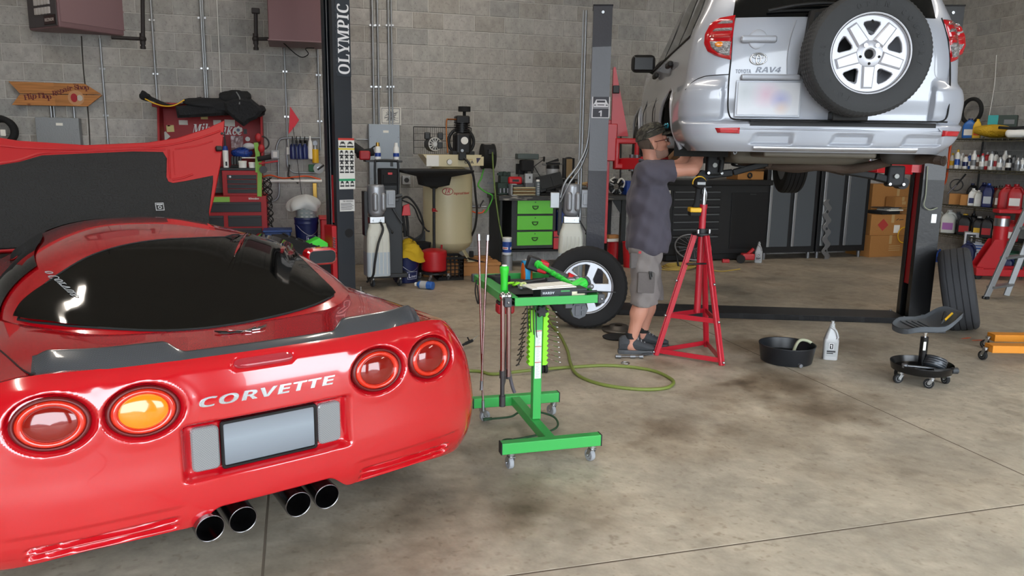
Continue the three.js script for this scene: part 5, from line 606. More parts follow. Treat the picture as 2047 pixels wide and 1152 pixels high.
  for (const [px, y1, lab] of [[1005, 812, 'thick chrome breaker bar with black socket end, under the cart tray corner'], [1017, 757, 'thick plain chrome bar hanging beside the breaker bar at the cart corner']]) { const a = onZ(px, 598, cz + 0.33), b = onZ(px - 1, y1, cz + 0.30), d = T('breaker_bar', lab, 'breaker bar', b), q = a.clone().sub(b), k = px < 1010 ? 0.32 : 0.03; P(d, 'shaft', bar(q.clone().multiplyScalar(k), q, 0.0115, 14), barM); P(d, 'end', [bar([0, 0, 0], q.clone().multiplyScalar(k), k > 0.1 ? 0.011 : 0.0118, 12), ...(k > 0.1 ? [bar([0, 0, 0], q.clone().multiplyScalar(0.1), 0.016, 12), bar(q.clone().multiplyScalar(0.27), q.clone().multiplyScalar(0.34), 0.015, 12)] : [])], M(0x4b4a4c, 0.4, 0.7)); P(d, 'head', new THREE.SphereGeometry(0.017, 14, 10).scale(1, 1.3, 1).translate(q.x, q.y + 0.012, q.z), m.chrome); }
  solo('tie_strap', 'dark rubber strap hanging in a long loop from the cart rail', 'strap', tb([[0, 0, 0], [0.004, -0.12, 0.005], [0.0, -0.28, 0], [-0.012, -0.40, 0.01], [-0.02, -0.44, 0.01]].map((p) => p), 0.009, 40, 7), M(0x3a3838, 0.7), w(-0.20, 0.83, 0.20));
  solo('tie_strap', 'dark rubber strap hanging straight with a curled end near the chrome bars', 'strap', tb([[0, 0, 0], [0.002, -0.2, 0], [0.004, -0.36, 0], [0.016, -0.44, 0.01], [0.03, -0.48, 0.01]], 0.009, 40, 7), M(0x46444a, 0.7), w(-0.19, 0.83, 0.205));
  solo('leash', 'black lanyard loop dangling from the outer cart rail', 'lanyard', tb([[0, 0, 0], [-0.006, -0.06, 0], [0.002, -0.11, 0], [0.012, -0.135, 0], [0.01, -0.10, 0.006], [0.004, -0.03, 0.005]], 0.004, 40, 6), m.black, w(-0.255, 0.85, -0.24));
  { const d = T('pouch', 'small red cordless battery pack hooked under the cart tray', 'battery', w(-0.19, 0.765, 0.12)); P(d, 'pack', new RoundedBoxGeometry(0.09, 0.055, 0.06, 3, 0.015), m.redDull); P(d, 'foot_cap', new RoundedBoxGeometry(0.085, 0.02, 0.055, 2, 0.008).translate(0, 0.03, 0), m.black); }
  // things in the tray
  { const d = T('screwdriver', 'green upright tool handle standing at the left rail of the cart', 'screwdriver', w(-0.205, 0.845, 0.155)); P(d, 'handle', la([[0, 0.0], [0.017, 0], [0.019, 0.02], [0.0175, 0.05], [0.019, 0.10], [0.023, 0.12], [0.022, 0.135], [0.012, 0.14], [0, 0.141]], 24), M(0x2bc02c, 0.5)); P(d, 'cap', cy(0.013, 0.013, 0.006, 0, 0.142, 0), m.white); }
  { const d = T('soda_can', 'light blue and orange soft drink can standing in the cart tray', 'drink can', w(0.035, yT, -0.26)); P(d, 'can_body', la([[0.024, 0], [0.031, 0.006], [0.033, 0.012], [0.033, 0.106], [0.029, 0.116], [0.027, 0.118]], 36), print(256, 128, (x, wd, h) => { x.fillStyle = '#2f9ed0'; x.fillRect(0, 0, wd, h); for (let i = 0; i < 3; i++) { const o = 20 + i * 86; x.fillStyle = '#e0702a'; x.beginPath(); x.ellipse(o + 20, 76, 24, 26, 0.4, 0, 7); x.fill(); x.fillStyle = '#c9341f'; x.beginPath(); x.ellipse(o + 34, 92, 14, 18, -0.4, 0, 7); x.fill(); x.fillStyle = '#1d3c78'; x.beginPath(); x.ellipse(o + 10, 40, 16, 8, 0.3, 0, 7); x.fill(); } }, 0.3, { metalness: 0.4 })); P(d, 'lid', la([[0.027, 0.118], [0.0285, 0.121], [0.026, 0.121], [0.024, 0.115], [0, 0.115]], 30), m.steel); }
  { const d = T('glove_box', 'black cardboard box of gloves with white lettering in the cart tray', 'box', w(0.05, yT, 0.26), 0.03); P(d, 'carton', bx(0.24, 0.06, 0.115, 0, 0.03, 0, 0.003), M(0x24282c, 0.6)); P(d, 'front_print', bx(0.236, 0.054, 0.001, 0, 0.031, 0.058), print(256, 64, (x, wd, h) => { x.fillStyle = '#272b30'; x.fillRect(0, 0, wd, h); x.fillStyle = '#c8ccd0'; x.font = 'bold 20px sans-serif'; x.fillText('HARDY', 8, 24); x.fillStyle = '#6d747a'; x.fillRect(8, 34, 90, 4); x.fillRect(8, 44, 70, 3); x.fillStyle = '#ded8ba'; x.fillRect(172, 14, 74, 24); x.fillStyle = '#3a8a4a'; x.fillRect(110, 4, 50, 10); })); }
  solo('paper_sheet', 'white folded paper lying on the black glove box', 'paper', [bx(0.235, 0.004, 0.13, 0, 0, 0), bx(0.20, 0.003, 0.10, 0.01, 0.004, -0.01).rotateY(0.1)], m.paper, w(0.0, yT + 0.064, 0.24), 0.12);
  { const d = T('work_light', 'thick green ribbed torch with chrome bezel at the front of the cart tray', 'torch', w(0.16, 0.875, 0.20), 0.35); d.rotation.z = 0.35; const K = M(0x2fc03a, 0.45); P(d, 'barrel', la([[0, 0.062], [0.022, 0.06], [0.03, 0.045], [0.031, -0.03], [0.027, -0.045], [0.024, -0.06]], 20).rotateZ(-PI / 2), K); for (let i = 0; i < 8; i++) { const a = i / 8 * 2 * PI; P(d, 'grip_rib', bx(0.07, 0.006, 0.012, 0.008, 0.031 * Math.cos(a), 0.031 * Math.sin(a), 0.002).rotateX(0), K); } P(d, 'bezel', la([[0.024, 0.06], [0.029, 0.065], [0.029, 0.085], [0.023, 0.088], [0.02, 0.08]], 20).rotateZ(PI / 2), m.chrome); P(d, 'tail_cap', cy(0.024, 0.026, 0.015, 0.068, 0, 0, 'x'), m.darkGrey); }
  { const a = V(...w(0.055, 0.945, -0.10)), b = V(...w(0.17, 0.868, 0.16)), d = T('ratchet', 'long bright green handled ratchet lying across the cart tray', 'ratchet', a), q = b.clone().sub(a), at = (k) => q.clone().multiplyScalar(k); P(d, 'handle', [bar([0, 0, 0], at(0.34), 0.016, 14, 0.011), bar(at(0.34), at(1), 0.0125, 14, 0.014)], M(0x2ec43b, 0.45)); P(d, 'end_ring', bar(at(-0.05), at(0.02), 0.021, 16), M(0x2ec43b, 0.45)); for (const k of [0.36, 0.5, 0.62]) P(d, 'joint', bar(at(k), at(k + 0.05), 0.0155, 14), M(0x27a834, 0.45)); }
  { const d = T('cordless_ratchet', 'red and black cordless power ratchet lying at the back of the cart tray', 'power tool', w(0.13, 0.89, -0.20), -0.15); d.rotation.z = -0.32; P(d, 'battery', [new RoundedBoxGeometry(0.075, 0.075, 0.085, 3, 0.012).translate(-0.085, 0.02, 0)], m.black); P(d, 'battery_cap', new RoundedBoxGeometry(0.06, 0.068, 0.088, 2, 0.01).translate(-0.035, 0.02, 0), M(0xc01822, 0.4)); P(d, 'grip', [bar([0, 0.012, 0], [0.12, 0.005, 0], 0.024, 16, 0.019)], M(0x3a3a3c, 0.6)); P(d, 'collar', bar([0.12, 0.005, 0], [0.18, 0.0, 0], 0.031, 18, 0.028), M(0xc01822, 0.4)); P(d, 'nose', bar([0.18, 0, 0], [0.26, -0.0, 0.01], 0.016, 14, 0.013), M(0x606366, 0.5)); P(d, 'anvil', new THREE.SphereGeometry(0.016, 12, 10).translate(0.265, 0, 0.01), m.dullSteel); P(d, 'trigger', bx(0.05, 0.012, 0.02, 0.05, -0.02, 0.0, 0.004), m.black); }
  { const d = T('air_ratchet', 'dark steel air ratchet lying behind the green ratchet in the cart', 'power tool', w(0.17, 0.865, -0.06), 0.1); P(d, 'body', bar([-0.09, 0, 0], [0.03, 0, 0], 0.018, 14, 0.016), m.darkGrey); P(d, 'head', [bar([0.03, 0, 0], [0.09, 0, 0], 0.013, 12), cy(0.02, 0.02, 0.03, 0.09, 0, 0)], m.dullSteel); }
  solo('magnetic_tray', 'round grey plug plate hanging under the front of the cart tray', 'plug', [cy(0.043, 0.043, 0.03, 0, 0, 0, 'z', 8), bx(0.022, 0.05, 0.006, -0.012, 0, 0.017, 0.002), bx(0.016, 0.016, 0.006, 0.018, 0.014, 0.017), bx(0.016, 0.022, 0.006, 0.018, -0.014, 0.017), bx(0.04, 0.035, 0.04, -0.055, 0.03, 0, 0.004), bx(0.01, 0.05, 0.02, 0.0, 0.045, 0, 0.003)], M(0x4a4d52, 0.5), w(0.135, 0.78, 0.30));
  for (const [x, z, r, c] of [[-0.13, -0.02, 0.3, 0x8ee02a], [-0.10, 0.0, 1.2, 0x8ee02a], [-0.07, 0.02, 2.0, 0xd8e49a]]) solo('hose_clip', 'bright lime plastic clip among the tools in the cart tray', 'clip', [new THREE.TorusGeometry(0.016, 0.006, 6, 16, 4.8).rotateX(1.2), bx(0.03, 0.014, 0.01, 0.016, 0, 0, 0.003)], M(c, 0.5), w(x, yT + 0.035, z), r, 'lime clips in the tray');
  solo('tool_case', 'small black plastic case at the back corner of the cart tray', 'case', [new RoundedBoxGeometry(0.10, 0.05, 0.09, 2, 0.008).translate(0, 0.025, 0), bx(0.04, 0.008, 0.012, 0, 0.052, 0, 0.002)], m.blackMat, w(-0.14, yT, -0.2), 0.3);
  for (const [x, z, a, L] of [[0.0, -0.02, 0.2, 0.2], [0.04, 0.03, -0.15, 0.17], [0.02, -0.10, 0.5, 0.22], [-0.03, 0.07, 0.1, 0.15], [0.1, 0.08, 0.7, 0.14]]) solo('spanner', 'loose steel spanner lying in the pile in the cart tray', 'wrench', wrenchG(L).scale(1.6, 1.6, 1).rotateY(PI / 2), m.dullSteel, w(x, yT + 0.03, z), a, 'loose spanners in the tray');
  solo('shop_rag', 'dark crumpled cloth under the tools in the cart tray', 'rag', grid(24, 20, (u, v) => [(u - 0.5) * 0.36, 0.012 + 0.03 * fbm(u * 5, v * 5, 3, 66) * Math.sin(PI * u) * Math.sin(PI * v), (v - 0.5) * 0.45]), M(0x25282a, 0.9), w(0.02, yT, -0.06));
  solo('pick_tool', 'thin black pick pointing out past the cart corner', 'pick', [bar([-0.1, 0, 0], [0, 0, 0], 0.007), bar([0, 0, 0], [0.10, -0.008, 0.0], 0.003)], m.black, w(0.22, 0.872, 0.32));
  solo('bungee_cord', 'green and black elastic cord with hooks draped on the cart base', 'cord', [tb([[-0.17, 0.035, -0.28], [-0.05, 0.05, -0.25], [0.0, 0.075, -0.24], [0.1, 0.06, -0.28], [0.2, 0.04, -0.22], [0.19, 0.02, -0.12], [0.1, 0.012, -0.06], [-0.02, 0.012, -0.02], [-0.1, 0.014, 0.0]].map((p) => p), 0.006, 90, 7), new THREE.TorusGeometry(0.018, 0.004, 6, 16).rotateX(PI / 2).scale(1.6, 1, 1).translate(-0.13, 0.012, 0.0), bar([-0.2, 0.035, -0.28], [-0.15, 0.037, -0.28], 0.009)], M(0x173a20, 0.7), [cx, 0, cz]);
}
// ---------- hose, blow gun and small things on the floor ----------
{
  const pts = [[700, 760, 0.012], [930, 742], [985, 748], [1060, 745], [1130, 735], [1220, 731], [1300, 740], [1340, 757], [1345, 768], [1325, 777], [1270, 778], [1200, 768], [1155, 750], [1140, 730], [1134, 700], [1118, 668], [1098, 650]].map(([x, y]) => { const q = onY(x, y, 0.011); return [q.x, 0.011, q.z]; });
  pts[pts.length - 1][1] = 0.05; pts.push([pts[pts.length - 1][0] - 0.06, 0.32, pts[pts.length - 1][2] - 0.1], [1.24, 0.42, -3.9]); for (const i of [3, 13]) pts[i][1] = 0.028;
  const h = T('air_hose', 'olive green air hose looped on the concrete floor beside the tool cart', 'hose', [0, 0, 0]); P(h, 'hose', tb(pts, 0.0115, 320, 10), M(0x6d7a35, 0.55)); const s = onY(1085, 740, 0.02); P(h, 'stopper', [cy(0.03, 0.03, 0.02, s.x - 0.01, 0.03, s.z, 'x', 20), cy(0.03, 0.03, 0.02, s.x + 0.02, 0.03, s.z, 'x', 20)], m.blackMat);
  const g = onY(938, 690, 0.02), b = T('blow_gun', 'small black air blow gun on the floor behind the red sports car', 'air tool', g, 0.6); P(b, 'body', [bar([-0.04, 0.02, 0], [0.035, 0.03, 0], 0.013, 12), bar([-0.04, 0.02, 0], [-0.09, 0.012, 0], 0.010, 12)], m.black); P(b, 'trigger', bar([0.0, 0.035, 0], [-0.02, 0.065, 0], 0.006), m.black); P(b, 'nozzle', bar([0.035, 0.03, 0], [0.10, 0.06, 0], 0.004, 8, 0.002), m.steel); P(b, 'fitting', bar([-0.12, 0.012, 0], [-0.09, 0.012, 0], 0.007), m.brass); P(b, 'supply_hose', tb([[-0.12, 0.012, 0], [-0.3, 0.012, 0.02], [-0.55, 0.012, 0.1]], 0.007, 30, 6), m.black);
}
solo('brake_rotor', 'worn steel brake disc lying flat on the floor behind the mechanic', 'brake disc', la([[0.075, 0.0], [0.14, 0], [0.14, 0.022], [0.08, 0.022], [0.078, 0.05], [0.035, 0.05], [0.035, 0.044], [0.07, 0.044], [0.072, 0]], 48), M(0x6a655f, 0.45, 0.7), onY(1236, 660, 0.01).setY(0.005));
solo('brake_drum_cover', 'flat black rubber disc on the floor by the mechanic heel', 'disc', la([[0.0, 0.0], [0.1, 0], [0.105, 0.01], [0.09, 0.018], [0, 0.014]], 40), m.blackMat, onY(1229, 676).setY(0.002));
{ const d = T('socket_extension', 'short steel socket extension lying in front of the mechanic shoe', 'socket tool', onY(1259, 717).setY(0.016), -0.25); P(d, 'shaft', bar([-0.10, 0, 0], [0.09, 0, 0], 0.010, 12), M(0x6c6a68, 0.35, 0.8)); P(d, 'socket', bar([-0.11, 0, 0], [-0.07, 0, 0], 0.016, 12), m.dullSteel); P(d, 'adapter', [bar([0.0, 0, 0], [0.04, 0, 0], 0.014, 12), bar([0.07, 0, 0], [0.10, 0, 0], 0.015, 12)], m.dullSteel); }
solo('metal_ring', 'small shiny metal ring on the floor near the hose loop', 'ring', new THREE.TorusGeometry(0.028, 0.005, 8, 28).rotateX(PI / 2), m.steel, onY(1250, 727).setY(0.005));
solo('pry_tool', 'small dark lever tool on the floor at the red tripod foot', 'tool', [bar([-0.06, 0, 0], [0.06, 0, 0], 0.009, 10), new THREE.SphereGeometry(0.014, 10, 8).translate(0.06, 0, 0)], m.darkGrey, onY(1295, 711).setY(0.013), 0.3);
for (const [x, y, a] of [[1330, 703, 0.4], [1333, 697, 0.1]]) solo('torn_strip', 'red plastic scrap beside the foot of the tripod stand', 'scrap', bx(0.07, 0.003, 0.012, 0, 0.0015, 0), m.red, onY(x, y), a, 'red scraps at the tripod foot');
// loose alloy wheel with tyre leaning behind the cart
{
  const q = onPl(1172, 572, onY(1172, 652), V(-0.27, 0, 0.963)), t = T('tyre_on_rim', 'dark tire on a silver five-spoke alloy rim, leaning behind the green tool cart', 'wheel', [q.x, 0.358, q.z]); t.rotation.set(-0.12, 0.52 - 0.9, 0, 'YXZ');
  P(t, 'tire', tyreGeo(0.362, 0.225, 0.228, 1, 96).rotateY(-PI / 2), tyreDark);
  const R = 0.225, rimM = M(0xa3a6ac, 0.35, 0.6), sh = new THREE.Shape(circ(R, 60).map((p) => new THREE.Vector2(...p)));
  for (let k = 0; k < 5; k++) { const a = PI / 2 + 0.3 + k * 2 * PI / 5, c = Math.cos(a), s = Math.sin(a); sh.holes.push(new THREE.Path([[0.085, -0.022], [0.175, -0.082], [0.193, -0.055], [0.2, 0], [0.193, 0.055], [0.175, 0.082], [0.085, 0.022], [0.078, 0]].reverse().map(([r, tt]) => new THREE.Vector2(r * c - tt * s, r * s + tt * c)))); }
  sh.holes.push(new THREE.Path(circ(0.028, 20).reverse().map((p) => new THREE.Vector2(...p))));
  P(t, 'rim_face', new THREE.ExtrudeGeometry(sh, { depth: 0.02, bevelEnabled: true, bevelSize: 0.006, bevelThickness: 0.008, bevelOffset: -0.003, bevelSegments: 2 }).translate(0, 0, 0.055), rimM);
  P(t, 'rim_barrel', la([[0.20, -0.1], [0.195, 0.0], [0.214, 0.07], [0.222, 0.092], [0.232, 0.1], [0.236, 0.094]], 56).rotateX(PI / 2), rimM); P(t, 'hub_cap', [cy(0.03, 0.03, 0.01, 0, 0, 0.06, 'z'), ...[...Array(5)].map((_, i) => cy(0.009, 0.009, 0.006, 0.052 * Math.cos(i * 1.257), 0.052 * Math.sin(i * 1.257), 0.086, 'z', 10))], m.blackMat);
}
// tire standing on its tread against the right lift post
{ const b = onY(1925, 657), t = T('tyre', 'worn dark tire on its tread leaning against the right lift post', 'tire', [b.x - 0.08, 0.362, b.z - 0.02]); t.rotation.set(0, -0.80, 0.22, 'YZX'); P(t, 'tread_ring', tyreGeo(0.372, 0.26, 0.23, 1, 96), M(0x34363a, 0.8, 0, { bumpMap: rep(speck, 8), bumpScale: 0.001 })); P(t, 'wheel_rim', [cy(0.228, 0.228, 0.18, 0, 0, 0, 'x', 40, true), cy(0.22, 0.22, 0.01, 0.05, 0, 0, 'x', 40)], m.dullSteel); }
// drain pan, its hose, oil bottle
{ const q = onY(1571, 722), t = T('drain_pan', 'round black plastic drain pan on the floor with a pale hose inside', 'drain pan', [q.x, 0, q.z]); P(t, 'pan', la([[0, 0.004], [0.17, 0.004], [0.178, 0.012], [0.198, 0.135], [0.207, 0.138], [0.207, 0.130], [0.203, 0.128], [0.185, 0.008], [0.17, 0.0], [0, 0]], 56), M(0x14171c, 0.38)); P(t, 'waste_oil', cy(0.186, 0.186, 0.004, 0, 0.055, 0, 'y', 40), M(0x0b0c10, 0.08)); P(t, 'spout', cy(0.014, 0.014, 0.03, -0.02, 0.02, 0.195, 'z', 10), m.dullSteel); P(t, 'hose', tb([[0.02, 0.06, 0.05], [0.06, 0.12, 0.02], [0.11, 0.155, 0.0], [0.17, 0.15, 0.0], [0.215, 0.125, 0.01]], 0.012, 40, 10), M(0xa3a58c, 0.5)); }
function oilBottle(lab, p, ry, c, label2, hgt = 0.3, name = 'oil_bottle') { const t = T(name, lab, 'oil bottle', p, ry); const s = hgt / 0.3, body = loft([[0.048, 0.034, 0], [0.053, 0.038, 0.006], [0.053, 0.038, 0.15], [0.050, 0.036, 0.165]].map(([a, b, y]) => rrect(a * 2, b * 2, 0.018).map(([x, z]) => [x, y * s, z]))); const mt = M(c, 0.4, 0.1); P(t, 'bottle_body', body, mt); P(t, 'shoulder', loft([[0.050, 0.036, 0.165, 0], [0.040, 0.03, 0.2, 0.0], [0.026, 0.022, 0.235, 0], [0.018, 0.018, 0.262, 0]].map(([a, b, y, o]) => rrect(a * 2, b * 2, Math.min(a, b) * 0.7).map(([x, z]) => [x + o, y * s, z]))), mt); P(t, 'carry_handle', tb([[-0.012, 0.255 * s, 0.024], [0.02, 0.235 * s, 0.034], [0.04, 0.185 * s, 0.036], [0.034, 0.165 * s, 0.034]], 0.008, 24, 8), mt); P(t, 'cap', [cy(0.019, 0.019, 0.02, 0, 0.272 * s, 0), cy(0.011, 0.011, 0.018, 0, 0.29 * s, 0)], mt); P(t, 'front_label', bx(0.074, 0.11 * s, 0.002, 0, 0.085 * s, 0.0385), label2); return t; }
const oilLabel = (bg, num, band) => print(96, 140, (x, w, h) => { x.fillStyle = bg; x.fillRect(0, 0, w, h); x.fillStyle = '#f0f0f0'; x.fillRect(28, 10, 40, 60); x.fillStyle = '#15181c'; x.fillRect(32, 14, 32, 52); x.fillStyle = '#f4f4f4'; x.font = 'bold 48px sans-serif'; x.fillText(num, 34, 58); x.fillStyle = band; x.fillRect(8, 82, 80, 16); x.fillStyle = '#1a1c1f'; x.fillRect(8, 104, 60, 10); });
oilBottle('silver one-litre engine oil bottle standing on the floor next to the black drain pan', onY(1658, 718), -0.5, 0xb9bbbd, oilLabel('#a9acae', '1', '#2a2d31'));
// ---------- mechanic's stool ----------
{
  const q = onY(1852, 768), t = T('mechanic_stool', 'grey tractor-seat stool on casters with a round tool tray below', 'stool', [q.x, 0, q.z - 0.06], -0.3), G = M(0x50565c, 0.55, 0, { bumpMap: rep(speck, 3), bumpScale: 0.001 });
  const dish = grid(28, 24, (u, v) => { const a = u * 2 * PI, r = v, c = Math.cos(a), s = Math.sin(a), k = 0.985, x = 0.205 * k * Math.sign(c) * Math.abs(c) ** 0.72 * r, z = 0.165 * k * Math.sign(s) * Math.abs(s) ** 0.72 * r; return [x, 0.402 + 0.105 * ss(0.02, 0.2, x) + 0.02 * (z / 0.16) ** 2 - 0.02 * ss(-0.1, -0.2, x) - 0.014 * ss(1, 0.86, r) + 0.004, z]; }); P(t, 'seat', mg(loft([0, 1].map((k) => [...Array(56)].map((_, i) => { const a = i / 56 * 2 * PI, c = Math.cos(a), s = Math.sin(a), x = 0.205 * Math.sign(c) * Math.abs(c) ** 0.72, z = 0.165 * Math.sign(s) * Math.abs(s) ** 0.72, y = 0.405 + 0.105 * ss(0.02, 0.2, x) + 0.02 * (z / 0.16) ** 2 - 0.02 * ss(-0.1, -0.2, x); return [x * (k ? 1 : 0.985), y + (k ? 0.0 : -0.035), z * (k ? 1 : 0.985)]; })), false), dish.clone().translate(0, -0.028, 0).scale(0.985, 1, 0.985)), G); P(t, 'seat_pad', dish, G);
  for (const x of [-0.13, -0.09, -0.05, -0.01]) P(t, 'seat_groove', tb([-0.11, -0.05, 0.02, 0.09].map((z) => [x - 0.15 * z * z * 8 + 0.02, 0.394 + 0.02 * (z / 0.16) ** 2 + 0.105 * ss(0.02, 0.2, x) + 0.001, z]), 0.0035, 16, 5), M(0x3a4046, 0.6));
  P(t, 'mount_plate', bx(0.2, 0.012, 0.15, 0.0, 0.37, 0, 0.003), m.black); P(t, 'gas_lift', [cy(0.013, 0.013, 0.1, 0, 0.33, 0), cy(0.018, 0.018, 0.02, 0, 0.355, 0)], m.chrome); P(t, 'column', cy(0.026, 0.026, 0.2, 0, 0.22, 0), m.blackGloss); P(t, 'column_sticker', bx(0.018, 0.06, 0.002, -0.008, 0.26, 0.026), m.paper);
  P(t, 'tool_tray', la([[0, 0.088], [0.175, 0.088], [0.185, 0.095], [0.196, 0.135], [0.20, 0.137], [0.20, 0.132], [0.19, 0.085], [0.178, 0.080], [0, 0.080]], 56), m.blackGloss);
  for (let i = 0; i < 5; i++) { const a = i / 5 * 2 * PI + 0.35; caster(t, 0.165 * Math.cos(a), 0.08, 0.165 * Math.sin(a), a * 0.6, 0.033, m.blackMat, M(0xbfc1c4, 0.35, 0.5)); }
  t.updateMatrixWorld(true); const w = (x, y, z) => t.localToWorld(V(x, y, z));
  { const d = T('pliers', 'yellow and black pliers resting on the stool seat', 'pliers', w(0.10, 0.475, 0.05), 0.5); d.rotation.z = 0.35; P(d, 'grip', bar([-0.05, 0, 0.008], [0.05, 0.003, 0.022], 0.008, 10), m.yellow); P(d, 'grip', bar([-0.05, 0.0, -0.004], [0.05, 0.003, -0.022], 0.009, 10), m.blackMat); P(d, 'jaws', bar([-0.05, 0, 0.002], [-0.10, 0, 0.002], 0.010, 10, 0.004), m.darkGrey); }
  { const d = T('tape_roll', 'big roll of silver-black tape leaning in the stool tray', 'tape roll', w(0.07, 0.145, 0.04), 0.4); d.rotation.z = -0.5; P(d, 'roll', la([[0.03, -0.035], [0.07, -0.035], [0.07, 0.035], [0.03, 0.035], [0.03, -0.035]], 36), M(0x3a4046, 0.3, 0.4)); for (let i = 0; i < 4; i++) P(d, 'winding', new THREE.TorusGeometry(0.0705, 0.003, 6, 36).rotateX(PI / 2).translate(0, -0.024 + i * 0.016, 0), m.dullSteel); }
  { const d = T('hook_tool', 'red-handled hand tool in the stool tray', 'hand tool', w(-0.12, 0.10, 0.07), 0.2); P(d, 'grip', bar([-0.04, 0, 0], [0.03, 0, 0], 0.010, 10), m.red); P(d, 'blade', bar([0.03, 0, 0], [0.11, 0.004, 0.01], 0.005, 8), m.steel); }
  solo('ratchet_wrench', 'long dark ratchet lying across the stool tray', 'ratchet', [bar([-0.16, 0.03, -0.02], [0.12, 0.0, 0.03], 0.008, 10), cy(0.019, 0.019, 0.024, -0.16, 0.03, -0.02, 'y', 16)], m.dullSteel, w(0, 0.106, 0.06), 0);
  solo('flashlight', 'dark barrel torch lying in the stool tray beside the tape roll', 'torch', [bar([-0.08, 0, 0], [0.05, 0, 0], 0.015, 14), bar([0.05, 0, 0], [0.09, 0, 0], 0.022, 14)], m.darkGrey, w(0.10, 0.112, 0.11), -0.2);
  for (const [x, z] of [[0.02, 0.15], [0.06, 0.15], [0.13, -0.06]]) solo('hex_nut', 'loose steel nut in the stool tray', 'nut', cy(0.011, 0.011, 0.011, 0, 0.0055, 0, 'y', 6), m.steel, w(x, 0.089, z), 0.3, 'nuts in the stool tray');
}
// yellow wheel dolly at the edge of the frame
{ const q = onY(1996, 732), t = T('wheel_dolly', 'yellow steel wheel dolly on casters beyond the wheeled stool', 'dolly', [q.x + 0.30, 0, q.z - 0.08], -0.27), Y = M(0xd9891c, 0.45); for (const [z, o] of [[0, 0], [-0.36, 0.24]]) P(t, 'side_channel', [bx(0.62 - o, 0.055, 0.008, 0.05 + o / 2, 0.10, z + 0.05, 0.002), bx(0.62 - o, 0.008, 0.10, 0.05 + o / 2, 0.125, z, 0.002), bx(0.008, 0.055, 0.1, -0.256 + o, 0.10, z, 0.002)], Y); P(t, 'cross_channel', bx(0.10, 0.055, 0.40, 0.32, 0.10, -0.18, 0.004), Y); for (const [x, z, a] of [[-0.28, 0, 0.3], [-0.04, -0.36, 0.7], [0.34, 0, 0.3], [0.34, -0.36, 0.5]]) caster(t, x, 0.105, z, a, 0.036, m.blackMat, m.steel); }
for (const [x, y, a] of [[1930, 677, 0.2], [1955, 681, -0.1]]) solo('plastic_scrap', 'thin orange-red plastic scrap on the floor behind the stool', 'scrap', ex([[-0.06, 0], [0.02, -0.012], [0.07, -0.004], [0.02, 0.006]], 0.003).rotateX(-PI / 2), m.orange, onY(x, y).setY(0.002), a, 'orange scraps on the floor');
solo('steel_socket', 'large zinc socket standing at the foot of the right lift post', 'socket', [cy(0.024, 0.024, 0.05, 0, 0.025, 0, 'y', 16), cy(0.019, 0.019, 0.04, 0, 0.07, 0, 'y', 16)], m.steel, onY(1843, 655).setY(0.028));
// ---------- along the back wall ----------
const wz = (px, py, z = ZB) => onZ(px, py, z), sc = (px, py, z) => { const a = onZ(px - 10, py, z), b = onZ(px + 10, py, z); return a.distanceTo(b) / 20; };
// box standing between two pixel corners of its front face
const boxAt = (x0, y0, x1, y1, z, d) => { const a = wz(x0, y0, z), b = wz(x1, y1, z); return { x: (a.x + b.x) / 2, y: Math.min(a.y, b.y), w: Math.abs(b.x - a.x), h: Math.abs(a.y - b.y), z: z - d / 2, d }; };
